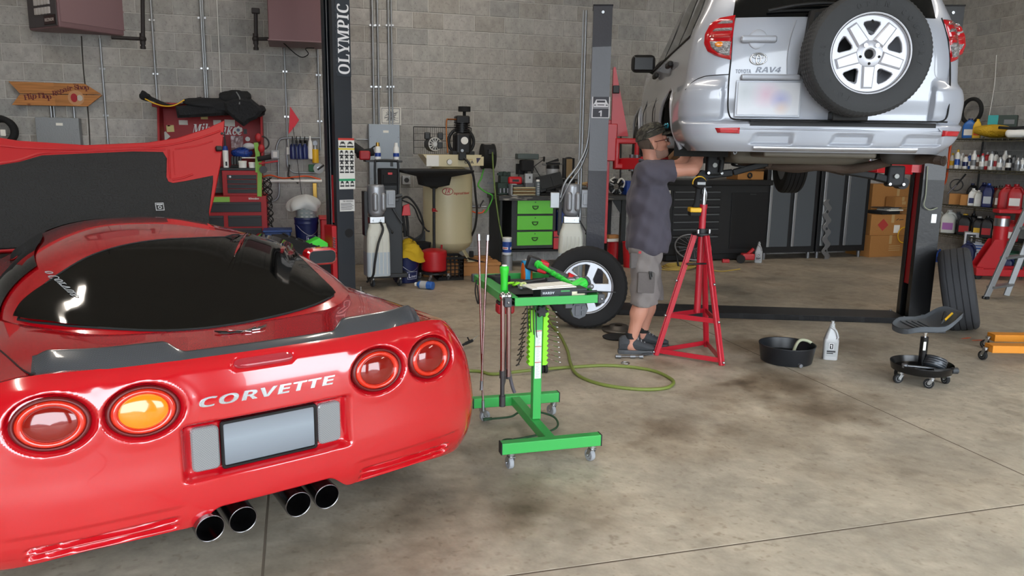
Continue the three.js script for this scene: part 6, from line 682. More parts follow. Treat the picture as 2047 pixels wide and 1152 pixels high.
// unit heaters
{
  const hm = M(0x7b5f63, 0.5, 0.1), hd = M(0x4f4a4d, 0.6);
  const y = 2.78, c = onY(125, 55, y), r = onY(268, 75, y), l = onY(52, 60, y); const L = c.distanceTo(r), w = c.distanceTo(l), t = T('unit_heater', 'mauve gas unit heater with white louvers and a maker plate, hung above the arrow sign', 'heater', c.clone().add(r).multiplyScalar(0.5).add(l.clone().sub(c).multiplyScalar(0.5)), -Math.atan2(r.z - c.z, r.x - c.x));
  // local x runs along the long side, +z side towards us is the long panel
  P(t, 'cabinet', [new RoundedBoxGeometry(L, 0.72, w, 2, 0.015).translate(0, 0.36, 0)], hm); P(t, 'side_panel', bx(L - 0.05, 0.6, 0.006, 0, 0.36, w / 2 + 0.002, 0.003), M(0x8a6d71, 0.42, 0.1));
  P(t, 'outlet_frame', bx(0.012, 0.68, w - 0.04, -L / 2 - 0.004, 0.36, 0, 0.004), hd);
  for (let i = 0; i < 5; i++) for (let j = 0; j < 4; j++) P(t, 'louver', bx(0.02, 0.072, 0.045, -L / 2 - 0.016, 0.185 + j * 0.098, -0.10 + i * 0.062, 0.004).rotateX(0), M(0xc7c3c2, 0.6));
  P(t, 'nameplate', bx(0.006, 0.10, 0.22, -L / 2 - 0.013, 0.085, 0.15), m.black); P(t, 'nameplate_print', new THREE.PlaneGeometry(0.21, 0.09).rotateY(-PI / 2).translate(-L / 2 - 0.0165, 0.085, 0.15), print(128, 56, (x) => { x.fillStyle = '#3a2426'; x.fillRect(0, 0, 128, 56); x.fillStyle = '#ddd6d2'; x.font = 'bold 28px sans-serif'; x.fillText('REZNOR', 6, 38); }));
  P(t, 'hanger_rod', [cy(0.008, 0.008, 1.5, L / 2 - 0.1, 1.47, w / 2 - 0.08), cy(0.008, 0.008, 1.5, -L / 2 + 0.1, 1.47, w / 2 - 0.08), cy(0.008, 0.008, 1.5, L / 2 - 0.1, 1.47, -w / 2 + 0.08), cy(0.008, 0.008, 1.5, -L / 2 + 0.1, 1.47, -w / 2 + 0.08)], m.dullSteel);
  const b = boxAt(537, 80, 645, -40, -9.5, 0.6), t2 = T('unit_heater', 'plain mauve unit heater beside the tall printed lift post', 'heater', [b.x, b.y, b.z]); P(t2, 'cabinet', new RoundedBoxGeometry(b.w, b.h + 0.1, 0.6, 2, 0.012).translate(0, b.h / 2 + 0.05, 0), M(0x6a4a4e, 0.5, 0.1)); P(t2, 'bottom_flange', bx(b.w + 0.02, 0.015, 0.62, 0, 0.004, 0, 0.003), hm); P(t2, 'wiring', tb([[-0.15, 0, 0.1], [-0.02, -0.11, 0.05], [0.06, -0.14, 0.0], [0.13, -0.10, 0], [0.1, -0.04, 0], [0.2, -0.03, 0]], 0.006, 50, 5), m.blackMat); P(t2, 'hanger_rod', [cy(0.008, 0.008, 1.4, -b.w / 2 + 0.05, b.h + 0.7, 0.2), cy(0.008, 0.008, 1.4, b.w / 2 - 0.05, b.h + 0.7, -0.2)], m.dullSteel);
  const iron = M(0x2c2829, 0.6, 0.3); const gas = (lab, px, y0, y1, yt, dir) => { const z = -9.75, a = wz(px, y0, z), e = wz(px + 1, y1, z), k = wz(px, yt, z), q = wz(px + dir, yt - (dir < 0 ? 3 : 0), z); const g = T('gas_pipe', lab, 'pipe', a); const s = (v) => v.clone().sub(a); P(g, 'drop_pipe', bar([0, 0, 0], s(e), 0.022, 12), iron); P(g, 'branch', bar(s(k), s(q), 0.02, 12), iron); P(g, 'tee', [new THREE.SphereGeometry(0.04, 12, 10).translate(...s(k).toArray()), bar(s(k).add(V(0, -0.06, 0)), s(k).add(V(0, 0.06, 0)), 0.03, 12), bar(s(e), s(e).add(V(0, 0.03, 0)), 0.03, 8)], iron); return g; };
  gas('black iron gas pipe with drip leg at the louvered heater', 285, -10, 98, 78, -62); const g2 = gas('black iron gas pipe with drip leg at the plain heater', 511, 22, 100, 78, 26); P(g2, 'valve', new RoundedBoxGeometry(0.09, 0.06, 0.06, 2, 0.01), iron);
}
// conduits on the wall
for (const [x0, y0, x1, y1, r, lab] of [[200, 77, 216, 289, 0.013, 'grey conduit running down past the tip of the arrow sign'], [303, -30, 315, 215, 0.013, 'grey conduit between the louvered heater and the tool chest'], [396, -30, 411, 200, 0.016, 'wider conduit going down behind the black jackets'], [403, -30, 415, 200, 0.012, 'thinner conduit hugging the one behind the black jackets'], [563, 84, 575, 290, 0.011, 'thin conduit from the plain heater down past the red flag'], [629, 90, 641, 300, 0.012, 'thin conduit beside the tall printed lift post'], [738, -30, 748, 250, 0.016, 'leftmost of four conduits into the grey breaker panel'], [752, -30, 758, 250, 0.013, 'second conduit into the grey breaker panel'], [771, -30, 779, 250, 0.013, 'third conduit into the grey breaker panel'], [780, -30, 785, 250, 0.011, 'rightmost conduit into the grey breaker panel'], [101, 205, 103, 236, 0.014, 'short conduit stub on top of the left grey panel'], [107, 205, 109, 236, 0.011, 'thin short stub on top of the left grey panel'], [147, 205, 149, 236, 0.015, 'short stub at the right corner of the left grey panel']]) { const z = ZB + 0.012 + r, a = wz(x0, y0, z), b = wz(x1, y1, z); const t = T('conduit', lab, 'conduit', [b.x, b.y, z]); const q = V(0, a.y - b.y, 0); P(t, 'tube', bar([0, 0, 0], q, r, 10), m.galv); if (q.y > 0.5) for (const k of [0.28, 0.72]) P(t, 'strap', bx(r * 5, 0.02, 0.006, 0, q.y * k, -0.006), m.steel); }
solo('cable', 'thin white cable hanging down the block wall above the jackets', 'cable', bar([0, 0, 0], wz(432, -30, ZB + 0.02).sub(wz(442, 190, ZB + 0.02)), 0.006, 6), m.white, wz(442, 190, ZB + 0.02));
solo('wall_crack_filler', 'dark wavy sealed crack in the block wall behind the arrow sign', 'crack', tb([[163, 72], [165, 110], [168, 150], [174, 200], [178, 250], [180, 290]].map(([x, y]) => { const q = wz(x, y, ZB + 0.001); return [q.x, q.y, q.z]; }), 0.007, 40, 5), M(0x3d3a36, 0.9));
{ // arrow sign of two boards
  const z = ZB + 0.07, q0 = wz(110, 188, z), t = T('arrow_sign', 'wooden two-board arrow sign with dark red painted words and round emblem', 'sign', q0), L = (x, y) => { const q = wz(x, y, z).sub(q0); return [q.x, q.y]; };
  const wood = M(0xffffff, 0.75, 0, { map: tex(256, 128, (u, v) => { const g = fbm(u * 3, v * 30, 4, 19), k = 0.85 + 0.35 * (g - 0.5), kn = ss(0.05, 0.0, Math.hypot((u - 0.62) * 1.2, v - 0.62)) + ss(0.04, 0, Math.hypot((u - 0.3) * 1.2, v - 0.35)); return [0.80 * k - 0.25 * kn, 0.54 * k - 0.22 * kn, 0.30 * k - 0.14 * kn]; }, 1, true) }); wood.map.repeat.set(1.4, 3);
  P(t, 'board', ex([[18, 163], [170, 168], [204, 189], [41, 187.3]].map((p) => L(...p)).reverse(), 0.02, 0.002), wood); P(t, 'board', ex([[41, 188.7], [205, 190.5], [176, 213], [25, 210]].map((p) => L(...p)).reverse(), 0.02, 0.002), wood);
  const dr = M(0x5a1420, 0.7); const put = (txt, size, xa, ya, xb, yb, arc) => { const A = L(xa, ya), B = L(xb, yb); const gs = []; let pen = 0; const g0 = []; for (const ch of txt) { if (ch === ' ') { pen += 0.7; continue; } const g = new TextGeometry(ch, { font: serif, size: 1, depth: 0.05, curveSegments: 3 }); g.computeBoundingBox(); const w = g.boundingBox.max.x; g0.push([g, pen, w]); pen += w + 0.10; } for (const [g, p, w] of g0) { const u = (p + w / 2) / pen; g.translate(-w / 2, 0, 0).scale(size, size, 0.04).rotateZ((rnd() - 0.5) * 0.3).translate(lerp(A[0], B[0], u), lerp(A[1], B[1], u) + arc * Math.sin(PI * u), 0.021); gs.push(g); } P(t, 'lettering', mg(gs), dr); };
  put('Flip Flop', 0.058, 51, 201, 104, 199, 0.02); put('Repair Shop', 0.054, 107, 193, 179, 180, 0.03);
  const e = L(153, 196); P(t, 'emblem', cy(0.085, 0.085, 0.003, e[0], e[1], 0.022, 'z', 32), M(0xb98a62, 0.7)); P(t, 'emblem_figure', [ex(circ(0.035, 14, -0.02, 0, 0.05), 0.002).translate(e[0], e[1], 0.0235)], M(0x9c1f2a, 0.7)); P(t, 'emblem_figure', [ex(circ(0.03, 14, 0.04, 0.0, 0.035), 0.002).translate(e[0], e[1], 0.0235)], M(0xb9b3a8, 0.7));
}
function panelBox(lab, x0, y0, x1, y1, door, col) { const b = boxAt(x0, y0, x1, y1, ZB + 0.12, 0.11), t = T('electrical_panel', lab, 'electrical panel', [b.x, b.y, ZB + 0.065]); P(t, 'enclosure', bx(b.w, b.h, 0.11, 0, b.h / 2, 0, 0.006), col); P(t, 'cover', bx(b.w * 0.985, b.h * 0.99, 0.006, 0, b.h / 2, 0.057, 0.002), col); P(t, 'door', bx(b.w * door[0], b.h * door[1], 0.006, b.w * door[2], b.h * door[3], 0.062, 0.002), col); P(t, 'latch', bx(0.035, 0.06, 0.01, b.w * (door[2] + door[0] / 2 - 0.06), b.h * door[3] - 0.05, 0.066, 0.003), m.darkGrey); P(t, 'plate', bx(0.07, 0.03, 0.003, b.w * 0.05, b.h * 0.885, 0.061), m.paper); for (const sx of [-0.45, 0.45]) for (const sy of [0.15, 0.8]) P(t, 'screw', cy(0.008, 0.008, 0.004, b.w * sx, b.h * sy, 0.061, 'z', 10), m.dullSteel); return t; }
panelBox('small grey electrical panel half hidden by the open red hood, under the arrow sign', 80, 350, 157, 236, [0.55, 0.55, 0.05, 0.32], M(0x8b8f92, 0.45, 0.5, { bumpMap: rep(nz, 3), bumpScale: 0.001 }));
panelBox('tall blue-grey breaker panel with conduits on top, left of the air compressor', 739, 376, 799, 249, [0.52, 0.66, 0.02, 0.44], M(0x8f979e, 0.45, 0.35, { bumpMap: rep(nz, 3), bumpScale: 0.001 }));
solo('notice_sheet', 'worn white drawing pinned above the tall breaker panel', 'poster', bx(0.27, 0.225, 0.004), print(128, 104, (x, w, h) => { x.fillStyle = '#cfcdc6'; x.fillRect(0, 0, w, h); x.strokeStyle = '#55565a'; x.lineWidth = 3; x.strokeRect(10, 8, w - 20, h - 18); x.lineWidth = 2; for (let i = 0; i < 26; i++) { x.beginPath(); x.moveTo(20 + (i * 37) % 90, 18 + (i * 23) % 66); x.lineTo(24 + (i * 53) % 90, 20 + (i * 41) % 66); x.stroke(); } x.fillStyle = '#7d7d80'; x.fillRect(50, 30, 34, 26); }), wz(781, 232, ZB + 0.015));
{ const q = wz(812, 360, ZB + 0.05), t = T('power_outlet', 'square grey power outlet box at the right foot of the breaker panel', 'outlet', q); P(t, 'box', bx(0.11, 0.115, 0.08, 0, 0, 0, 0.008), m.lightGrey); P(t, 'socket', cy(0.032, 0.032, 0.01, 0, 0, 0.042, 'z', 20), m.darkGrey); }
// black bundle hanging at the left edge
{ const q = wz(2, 262, ZB + 0.16), t = T('hose_bundle', 'black coiled hose bundle on the wall at the left edge above the hood', 'hose', q); for (let i = 0; i < 3; i++) P(t, 'coil', new THREE.TorusGeometry(0.13 + i * 0.006, 0.035, 8, 28).translate(0, 0, -0.05 + i * 0.05), m.blackMat); P(t, 'tag', bx(0.05, 0.07, 0.004, 0.05, -0.02, 0.1), m.paper); }
// ---------- red tool chest with hutch ----------
{
  const zf = -9.62, z0 = ZB + 0.03, d = zf - z0, A = boxAt(312, 335, 521, 213, zf, d), t = T('tool_chest', 'big red tool chest with hutch, stickers and dark drawers, behind the open hood', 'tool chest', [A.x, 0, (zf + z0) / 2]);
  const R = M(0x98141d, 0.55), D = M(0x202429, 0.5), yw = A.y, w = A.w, lx = (px, z = zf) => wz(px, 300, z).x - A.x, ly = (py, px = 480, z = zf) => wz(px, py, z).y;
  P(t, 'back_panel', bx(w, A.h, 0.02, 0, yw + A.h / 2, -d / 2 + 0.02, 0.004), R); for (const s of [-1, 1]) P(t, 'side_panel', ex([[0, 0], [d * 0.8, 0], [d * 0.45, A.h], [0, A.h]], 0.02, 0.002).rotateY(-PI / 2).translate(s * (w / 2 - 0.012) + 0.01, yw, -d / 2), R);
  P(t, 'canopy', bx(w + 0.06, 0.05, d * 0.62, -0.01, yw + A.h, -d / 2 + d * 0.31, 0.008), R);
  P(t, 'worktop', bx(w + 0.02, 0.03, d, 0, yw - 0.015, 0, 0.005), m.black);
  // side chest and lower cabinets
  const sx0 = lx(441), sx1 = lx(520), yb = ly(392), cw = sx1 - sx0, cxx = (sx0 + sx1) / 2; P(t, 'upper_chest', bx(cw, yw - 0.03 - yb, d, cxx, (yw - 0.03 + yb) / 2, 0, 0.006), R); { let y = yw - 0.075, i = 0; const hgt = (yw - 0.075 - yb - 0.03) / 4; for (; i < 4; i++) { const dr = P(t, 'drawer', bx(cw - 0.11, hgt - 0.008, 0.014, cxx, y - hgt / 2, d / 2 + 0.004, 0.003), D); P(dr, 'pull', bx(cw - 0.12, 0.012, 0.012, cxx, y - 0.012, d / 2 + 0.014, 0.003), m.darkGrey); y -= hgt; } P(t, 'lock', cy(0.012, 0.012, 0.008, cxx - cw / 2 + 0.09, yw - 0.10, d / 2 + 0.016, 'z', 12), m.steel); }
  P(t, 'lower_cabinet', bx(w + 0.04, yb - 0.12, d, 0, (yb + 0.12) / 2, 0, 0.006), R); const y2 = ly(404), y3 = ly(424), y4 = ly(431);
  for (const [x0, x1, ya, ybb] of [[lx(330), lx(517), y2, y3], [lx(330), lx(440), y4, y4 - 0.13], [lx(449), lx(517), y4, y4 - 0.13], [lx(330), lx(440), y4 - 0.15, y4 - 0.32], [lx(449), lx(517), y4 - 0.15, y4 - 0.32], [lx(330), lx(517), y4 - 0.34, y4 - 0.55]]) { const dr = P(t, 'drawer', bx(x1 - x0, ya - ybb, 0.014, (x0 + x1) / 2, (ya + ybb) / 2, d / 2 + 0.004, 0.003), D); P(dr, 'pull', bx(x1 - x0 - 0.02, 0.014, 0.014, (x0 + x1) / 2, ya - 0.016, d / 2 + 0.014, 0.003), m.darkGrey); }
  for (const s of [-1, 1]) for (const z of [-0.2, 0.2]) P(t, 'wheel', cy(0.06, 0.06, 0.05, s * (w / 2 - 0.1), 0.06, z, 'x', 20), m.rubber);
  // lettering and stickers on the back panel
  { const bl = wz(383, 268, z0 + 0.035), g = new TextGeometry('Milwaukee', { font: serif, size: 0.12, depth: 0.003, curveSegments: 4 }); const p = g.attributes.position; for (let i = 0; i < p.count; i++) p.setX(i, p.getX(i) * 0.62 + p.getY(i) * 0.25); g.translate(bl.x - A.x, bl.y, -d / 2 + 0.032); P(t, 'lettering', g, m.white); P(t, 'lettering_stroke', bx(0.35, 0.012, 0.003, bl.x - A.x + 0.2, bl.y - 0.02, -d / 2 + 0.033).rotateZ(0.0), m.white); }
  { const bl = wz(502, 399, zf + 0.004); P(t, 'small_lettering', new TextGeometry('Milwaukee', { font: serif, size: 0.022, depth: 0.002, curveSegments: 2 }).scale(0.7, 1, 1).translate(bl.x - A.x - 0.03, bl.y, d / 2 + 0.006), m.white); }
  const st = (px, py, w2, h2, c, r = 0) => { const q = wz(px, py, z0 + 0.05); P(t, 'sticker', rot(bx(w2, h2, 0.003), 0, 0, r).translate(q.x - A.x, q.y, -d / 2 + 0.034), c); };
  const pap = M(0xd9d6cc, 0.7), post = M(0xd8c98a, 0.7); st(366, 245, 0.10, 0.055, pap); st(340, 257, 0.085, 0.08, post, 0.05); st(408, 233, 0.08, 0.065, post); st(434, 245, 0.09, 0.06, pap, 0.03); st(459, 246, 0.12, 0.08, pap, -0.02); st(330, 272, 0.08, 0.08, pap, 0.7); st(476, 260, 0.075, 0.075, pap, 0.6); st(490, 263, 0.04, 0.06, m.black); st(337, 250, 0.03, 0.03, m.redDull); { const q = wz(476, 260, z0 + 0.05); P(t, 'sticker_disc', cy(0.02, 0.02, 0.003, q.x - A.x, q.y, -d / 2 + 0.037, 'z', 16), m.navy); } { const q = wz(495, 278, z0 + 0.05); P(t, 'gauge', cy(0.028, 0.028, 0.02, q.x - A.x, q.y, -d / 2 + 0.04, 'z', 20), m.white); }
  st(445, 258, 0.02, 0.02, m.orange);
  // strips of green masking tape
  const tape = M(0x7fae4e, 0.7); for (const [px, y0, y1, ww, a] of [[512, 285, 312, 0.05, 0.1], [515, 312, 345, 0.07, -0.03], [517, 345, 393, 0.05, -0.05]]) { const q0 = wz(px, y0, zf + 0.01), q1 = wz(px, y1, zf + 0.01); P(t, 'tape_strip', rot(bx(ww, q0.y - q1.y, 0.004), 0, 0, a).translate(q0.x - A.x + 0.005, (q0.y + q1.y) / 2, d / 2 + 0.008), tape); } { const q = wz(442, 399, zf + 0.01); P(t, 'tape_strip', bx(0.19, 0.06, 0.004, q.x - A.x, q.y, d / 2 + 0.008), tape); }
  const W2 = (px, py, z) => wz(px, py, z);
  // things on the worktop
  const yS = yw + 0.002, onTop = (px, z = zf - 0.12) => V(wz(px, 330, z).x, yS, z);
  { const o = T('caulk_tube', 'white tube with blue collar and black nozzle standing on the red tool chest', 'tube', onTop(452)); P(o, 'tube', cy(0.032, 0.032, 0.2, 0, 0.1, 0), m.white); P(o, 'collar', cy(0.033, 0.024, 0.05, 0, 0.225, 0), m.blue); P(o, 'nozzle', cy(0.012, 0.005, 0.17, 0, 0.33, 0, 'y', 10), m.black); P(o, 'label', bx(0.02, 0.05, 0.002, 0.006, 0.045, 0.032), m.black); }
  { const o = T('socket_rack', 'black tray of sockets standing on the red tool chest', 'socket set', onTop(473)); P(o, 'tray', bx(0.13, 0.03, 0.1, 0, 0.015, 0, 0.004), m.blackMat); for (let i = 0; i < 4; i++) for (let k = 0; k < 2; k++) P(o, 'socket', cy(0.014, 0.014, 0.07 + 0.025 * k, -0.045 + i * 0.03, 0.07 + 0.012 * k, 0.02 - k * 0.045, 'y', 10), m.darkGrey); }
  const jar = (lab, px, s) => { const o = T('jar', lab, 'jar', onTop(px, zf - 0.08)); P(o, 'jar_body', cy(0.045 * s, 0.045 * s, 0.06 * s, 0, 0.03 * s, 0), m.white); P(o, 'lid', cy(0.048 * s, 0.048 * s, 0.02, 0, 0.07 * s, 0), m.paper); return o; }; jar('white jar with lid next to the socket tray on the red chest', 485, 1); jar('lower white jar at the right end of the red chest', 504, 0.8);
  solo('shop_cloth', 'crumpled bright blue cloth on the ledge of the red chest', 'cloth', new THREE.IcosahedronGeometry(0.09, 3).scale(1.3, 0.7, 0.8), m.blue, V(onTop(484).x, yS + 0.17, zf - 0.2)).geometry.attributes.position.array.forEach((v, i, a) => { a[i] = v * (1 + 0.12 * Math.sin(i * 1.7)); });
  solo('shelf_ledge', 'white card lying over the jars on the red chest ledge', 'card', bx(0.22, 0.012, 0.12, 0, 0, 0, 0.003), m.paper, V(onTop(500).x, yS + 0.115, zf - 0.2));
  solo('plastic_bag', 'clear crinkled plastic bag hanging in the hutch of the red chest', 'bag', grid(12, 12, (u, v) => [(u - 0.5) * 0.14, v * 0.17, 0.02 * fbm(u * 5, v * 5, 2, 8)]), M(0x9a7f82, 0.25, 0, { transmission: 0.4 }), V(onTop(474).x, yS + 0.2, zf - 0.32));
  solo('plastic_wrap', 'white bundled plastic wrap beside the gauge in the red hutch', 'wrap', new THREE.IcosahedronGeometry(0.06, 2).scale(1.2, 0.7, 0.8), M(0xc7c8cc, 0.35), V(onTop(498).x, yS + 0.25, zf - 0.3));
  { const q = wz(524, 286, zf + 0.02), o = T('ear_muffs', 'red ear muffs with black band hanging at the chest side', 'ear protection', q); P(o, 'band', new THREE.TorusGeometry(0.075, 0.009, 8, 24, PI).rotateZ(-PI / 2).translate(0.0, 0, 0), m.black); for (const s of [1, -1]) P(o, 'ear_cup', new THREE.SphereGeometry(0.05, 18, 12).scale(0.75, 1, 0.6).translate(-0.01 - (s > 0 ? 0.03 : 0), s * 0.062, 0.01), m.redDull); }
  { const q = wz(531, 322, zf + 0.02), o = T('angle_grinder', 'dark angle grinder with red guard on a hook at the chest side', 'power tool', q); P(o, 'body', bar([-0.09, 0.02, 0], [0.06, 0.05, 0], 0.03, 14), m.blackMat); P(o, 'guard', bx(0.22, 0.02, 0.08, 0.03, -0.02, 0, 0.006).rotateZ(0.15), m.redDull); P(o, 'disc', cy(0.045, 0.045, 0.01, -0.03, -0.10, 0.03, 'z', 20), m.darkGrey); }
  solo('cable_tangle', 'tangle of black charger cables down the side of the red chest', 'cables', [...Array(7)].map((_, k) => tb([...Array(8)].map((_, i) => [0.06 * Math.sin(i * 2.1 + k * 1.7), -i * 0.085, 0.03 * Math.cos(i * 1.6 + k)]), 0.005, 60, 5)), m.blackMat, wz(533, 355, zf - 0.1)).userData.kind = 'stuff';
  // black jackets and mats thrown over the hutch
  const blob = (sx, sy, sz, s, k = 0.3) => { const g = new THREE.IcosahedronGeometry(1, 5), p = g.attributes.position; for (let i = 0; i < p.count; i++) { const v = V(p.getX(i), p.getY(i), p.getZ(i)), n = 1 + k * (fbm(v.x * 1.6 + s, v.y * 1.6 + v.z * 1.3, 4, s) - 0.5); p.setXYZ(i, v.x * n * sx, v.y * n * sy, v.z * n * sz); } const h = mergeVertices(g.deleteAttribute('normal').deleteAttribute('uv'), 1e-4); h.computeVertexNormals(); return h; };
  const coat = M(0x14161a, 0.9, 0, { bumpMap: rep(nz, 3), bumpScale: 0.01 });
  { const q = wz(445, 215, zf - 0.12), o = T('black_jacket', 'black quilted jacket slung over the right end of the red hutch', 'jacket', q); const J = (pts, d, z) => ex(pts.map(([x, y]) => { const v = wz(x, y, zf - 0.02); return [v.x - q.x, v.y - q.y]; }).reverse(), d, 0.03).translate(0, 0, z); P(o, 'body', blob(0.38, 0.10, 0.20, 3, 0.9).translate(0, 0.01, 0), coat); P(o, 'front_flap', J([[352, 213], [400, 208], [440, 203], [462, 214], [446, 231], [400, 234], [356, 236]], 0.05, 0.10), coat); P(o, 'sleeve', J([[448, 205], [480, 196], [504, 199], [522, 214], [525, 224], [513, 238], [500, 243], [488, 253], [474, 243], [452, 224]], 0.07, 0.12), coat); P(o, 'hood', blob(0.17, 0.10, 0.16, 9, 0.8).translate(0.15, 0.10, 0.02), coat); P(o, 'cuff', blob(0.10, 0.07, 0.12, 14, 0.8).translate(0.38, -0.03, 0.06), coat); P(o, 'trim_tape', tb([[0.17, 0.17, 0.16], [0.205, 0.10, 0.2], [0.20, 0.03, 0.22]], 0.008, 20, 6), m.grey); }
  { const q = wz(345, 206, zf - 0.15), o = T('floor_mat', 'dark rolled floor mat with yellow edging on the left end of the red hutch', 'mat', q); P(o, 'sheet', grid(24, 8, (u, v) => [lerp(-0.32, 0.30, u), 0.06 * Math.cos(u * 6) * (1 - 0.5 * v) + 0.05 * ss(0.15, 0, u) + 0.015 + 0.02 * Math.sin(v * 5), (v - 0.5) * 0.35]), coat); P(o, 'roll_end', new THREE.CapsuleGeometry(0.045, 0.22, 4, 14).rotateX(PI / 2).translate(-0.28, 0.06, 0.02), coat); P(o, 'edging', tb([[-0.26, 0.03, 0.17], [-0.16, -0.02, 0.18], [-0.05, -0.045, 0.18], [0.05, -0.03, 0.18], [0.15, 0.03, 0.18]], 0.007, 30, 6), m.yellow); }
}
// red safety flag, spray bottles and wall piping left of the tall post
{ const a = wz(581, 214, ZB + 0.10), b = wz(620, 470, ZB + 0.35).setY(0), o = T('safety_flag', 'bright red triangular safety flag on a thin black pole against the wall', 'flag', b); const q = a.clone().sub(b); P(o, 'pole', bar([0, 0, 0], wz(584, 240, ZB + 0.12).sub(b), 0.004, 6), m.black); const L = (x, y) => { const v = wz(x, y, ZB + 0.13).sub(b); return [v.x, v.y]; }, z = ZB + 0.13 - b.z; P(o, 'pennant', ex([[580, 213], [598, 240], [590, 252], [577, 268]].map((p) => L(...p)).reverse(), 0.004).translate(0, 0, z), M(0xd8263a, 0.6, 0, { transmission: 0.1 })); }
{ const mkc = (pts, r, lab) => solo('conduit', lab, 'conduit', tb(pts.map(([x, y]) => { const q = wz(x, y, ZB + 0.035); return [q.x, q.y, q.z]; }), r, 60, 8), m.galv); mkc([[640, 276], [600, 276], [572, 276], [560, 279], [554, 290], [552, 302]], 0.012, 'conduit bending down into the square junction box'); mkc([[573, 300], [574, 320], [576, 335], [586, 344], [600, 345], [641, 345]], 0.012, 'conduit curving out below the hanging spray bottles'); mkc([[556, 318], [557, 350], [558, 385], [553, 398], [540, 404], [530, 405]], 0.013, 'conduit dropping from the junction box and curving to the chest'); mkc([[520, 305], [543, 305]], 0.009, 'short level conduit left of the junction box'); mkc([[712, 279], [739, 279]], 0.012, 'short level conduit into the left side of the breaker panel');
  const q = wz(550, 309, ZB + 0.05), j = T('junction_box', 'square cast junction box on the wall left of the spray bottles', 'junction box', q); P(j, 'box', bx(0.105, 0.11, 0.06, 0, 0, 0, 0.012), m.lightGrey); P(j, 'cover_plate', bx(0.05, 0.07, 0.006, 0, 0, 0.032, 0.003), m.white);
  const rail = wz(582, 362, ZB + 0.16); solo('wall_rail', 'long white pipe rail along the wall left of the tall printed post', 'rail', [cy(0.02, 0.02, 0.75, 0, 0, 0, 'x', 14), bx(0.02, 0.03, 0.14, -0.3, 0, -0.07), bx(0.02, 0.03, 0.14, 0.3, 0, -0.07)], m.white, rail);
  solo('extension_cord', 'orange extension cord lying along the white wall rail', 'cord', tb([[-0.36, 0.04, 0], [-0.25, 0.07, 0.01], [-0.1, 0.035, 0], [0.05, 0.05, 0.01], [0.2, 0.06, 0], [0.36, 0.02, 0]], 0.010, 60, 7), m.orange, rail.clone());
  solo('angle_bracket', 'black steel bracket above the white wall rail', 'bracket', [bar([0, 0, 0], [0.12, -0.09, 0], 0.012), bar([0.02, 0.14, 0], [0.0, 0.0, 0], 0.01), bar([0.36, 0.08, 0], [0.44, 0.14, 0], 0.012)], m.black, wz(576, 352, ZB + 0.16));
  solo('bubble_level', 'short yellow wooden level hanging below the white wall rail', 'level', bx(0.05, 0.2, 0.025, 0, -0.1, 0, 0.004), m.brass, wz(629, 366, ZB + 0.08)); }
{ let first; const spray = (c) => [loft([[0.034, 0], [0.038, 0.02], [0.038, 0.13], [0.03, 0.17], [0.016, 0.19]].map(([r, y]) => circ(r, 16).map(([x, z]) => [x, y, z * 0.7]))), c]; const bl = M(0x17265e, 0.35), L = ['leftmost dark blue spray bottle hanging beside the red flag', 'second dark blue spray bottle from the red flag', 'third, brightest blue spray bottle from the red flag', 'fourth dark blue spray bottle from the red flag'];
  [586, 594, 602, 611, 621].forEach((px, i) => { const q = wz(px, 318, ZB + 0.09); if (i === 4) { const o = T('spray_bottle', 'white spray bottle at the right end of the hanging row', 'spray bottle', q); P(o, 'bottle', spray()[0].scale(0.8, 1.25, 0.8), m.white); P(o, 'trigger_head', bx(0.02, 0.05, 0.06, 0, 0.26, 0.01, 0.005), m.white); } else if (!first) { first = T('spray_bottle', L[0], 'spray bottle', q, 0, 'dark blue spray bottles'); P(first, 'bottle', spray()[0], bl); P(first, 'trigger_head', [bx(0.022, 0.04, 0.06, 0, 0.215, 0.01, 0.005), bx(0.014, 0.06, 0.014, 0, 0.19, 0.04, 0.003), bar([0, 0.23, -0.02], [0, 0.28, 0.0], 0.006)], m.black); } else dup(first, q, 0.2 * i, L[i]); });
  const q = wz(631, 328, ZB + 0.09), o = T('sprayer', 'yellow pressure sprayer with gauge hanging left of the tall printed post', 'sprayer', q); P(o, 'tank', cy(0.04, 0.04, 0.17, 0, 0.1, 0), m.yellow); P(o, 'neck', cy(0.02, 0.012, 0.06, 0, 0.21, 0), m.steel); P(o, 'gauge', cy(0.03, 0.03, 0.015, 0, 0.26, 0.01, 'z'), m.dullSteel); const g = wz(637, 337, ZB + 0.1), gr = T('grinding_wheel', 'pale grinding wheel with steel hub hanging under the yellow sprayer', 'grinding disc', g); P(gr, 'disc', cy(0.065, 0.065, 0.02, 0, 0, 0, 'z', 28), m.lightGrey); P(gr, 'hub', cy(0.022, 0.022, 0.03, 0, 0, 0, 'z'), m.steel); solo('green_guard', 'dark green plastic guard beside the grinding wheel', 'guard', [bx(0.09, 0.09, 0.03, 0, 0, 0, 0.01), bx(0.02, 0.05, 0.03, 0.05, -0.02, 0, 0.006)], M(0x1c5a36, 0.6), wz(624, 336, ZB + 0.08)); const w = wz(577, 297, ZB + 0.05); solo('tag_card', 'white card tag hanging from the conduit under the red flag', 'tag', [bx(0.05, 0.09, 0.004, 0, -0.03, 0), bar([0, 0.02, 0], [0, 0.12, 0], 0.004)], m.paper, w); }
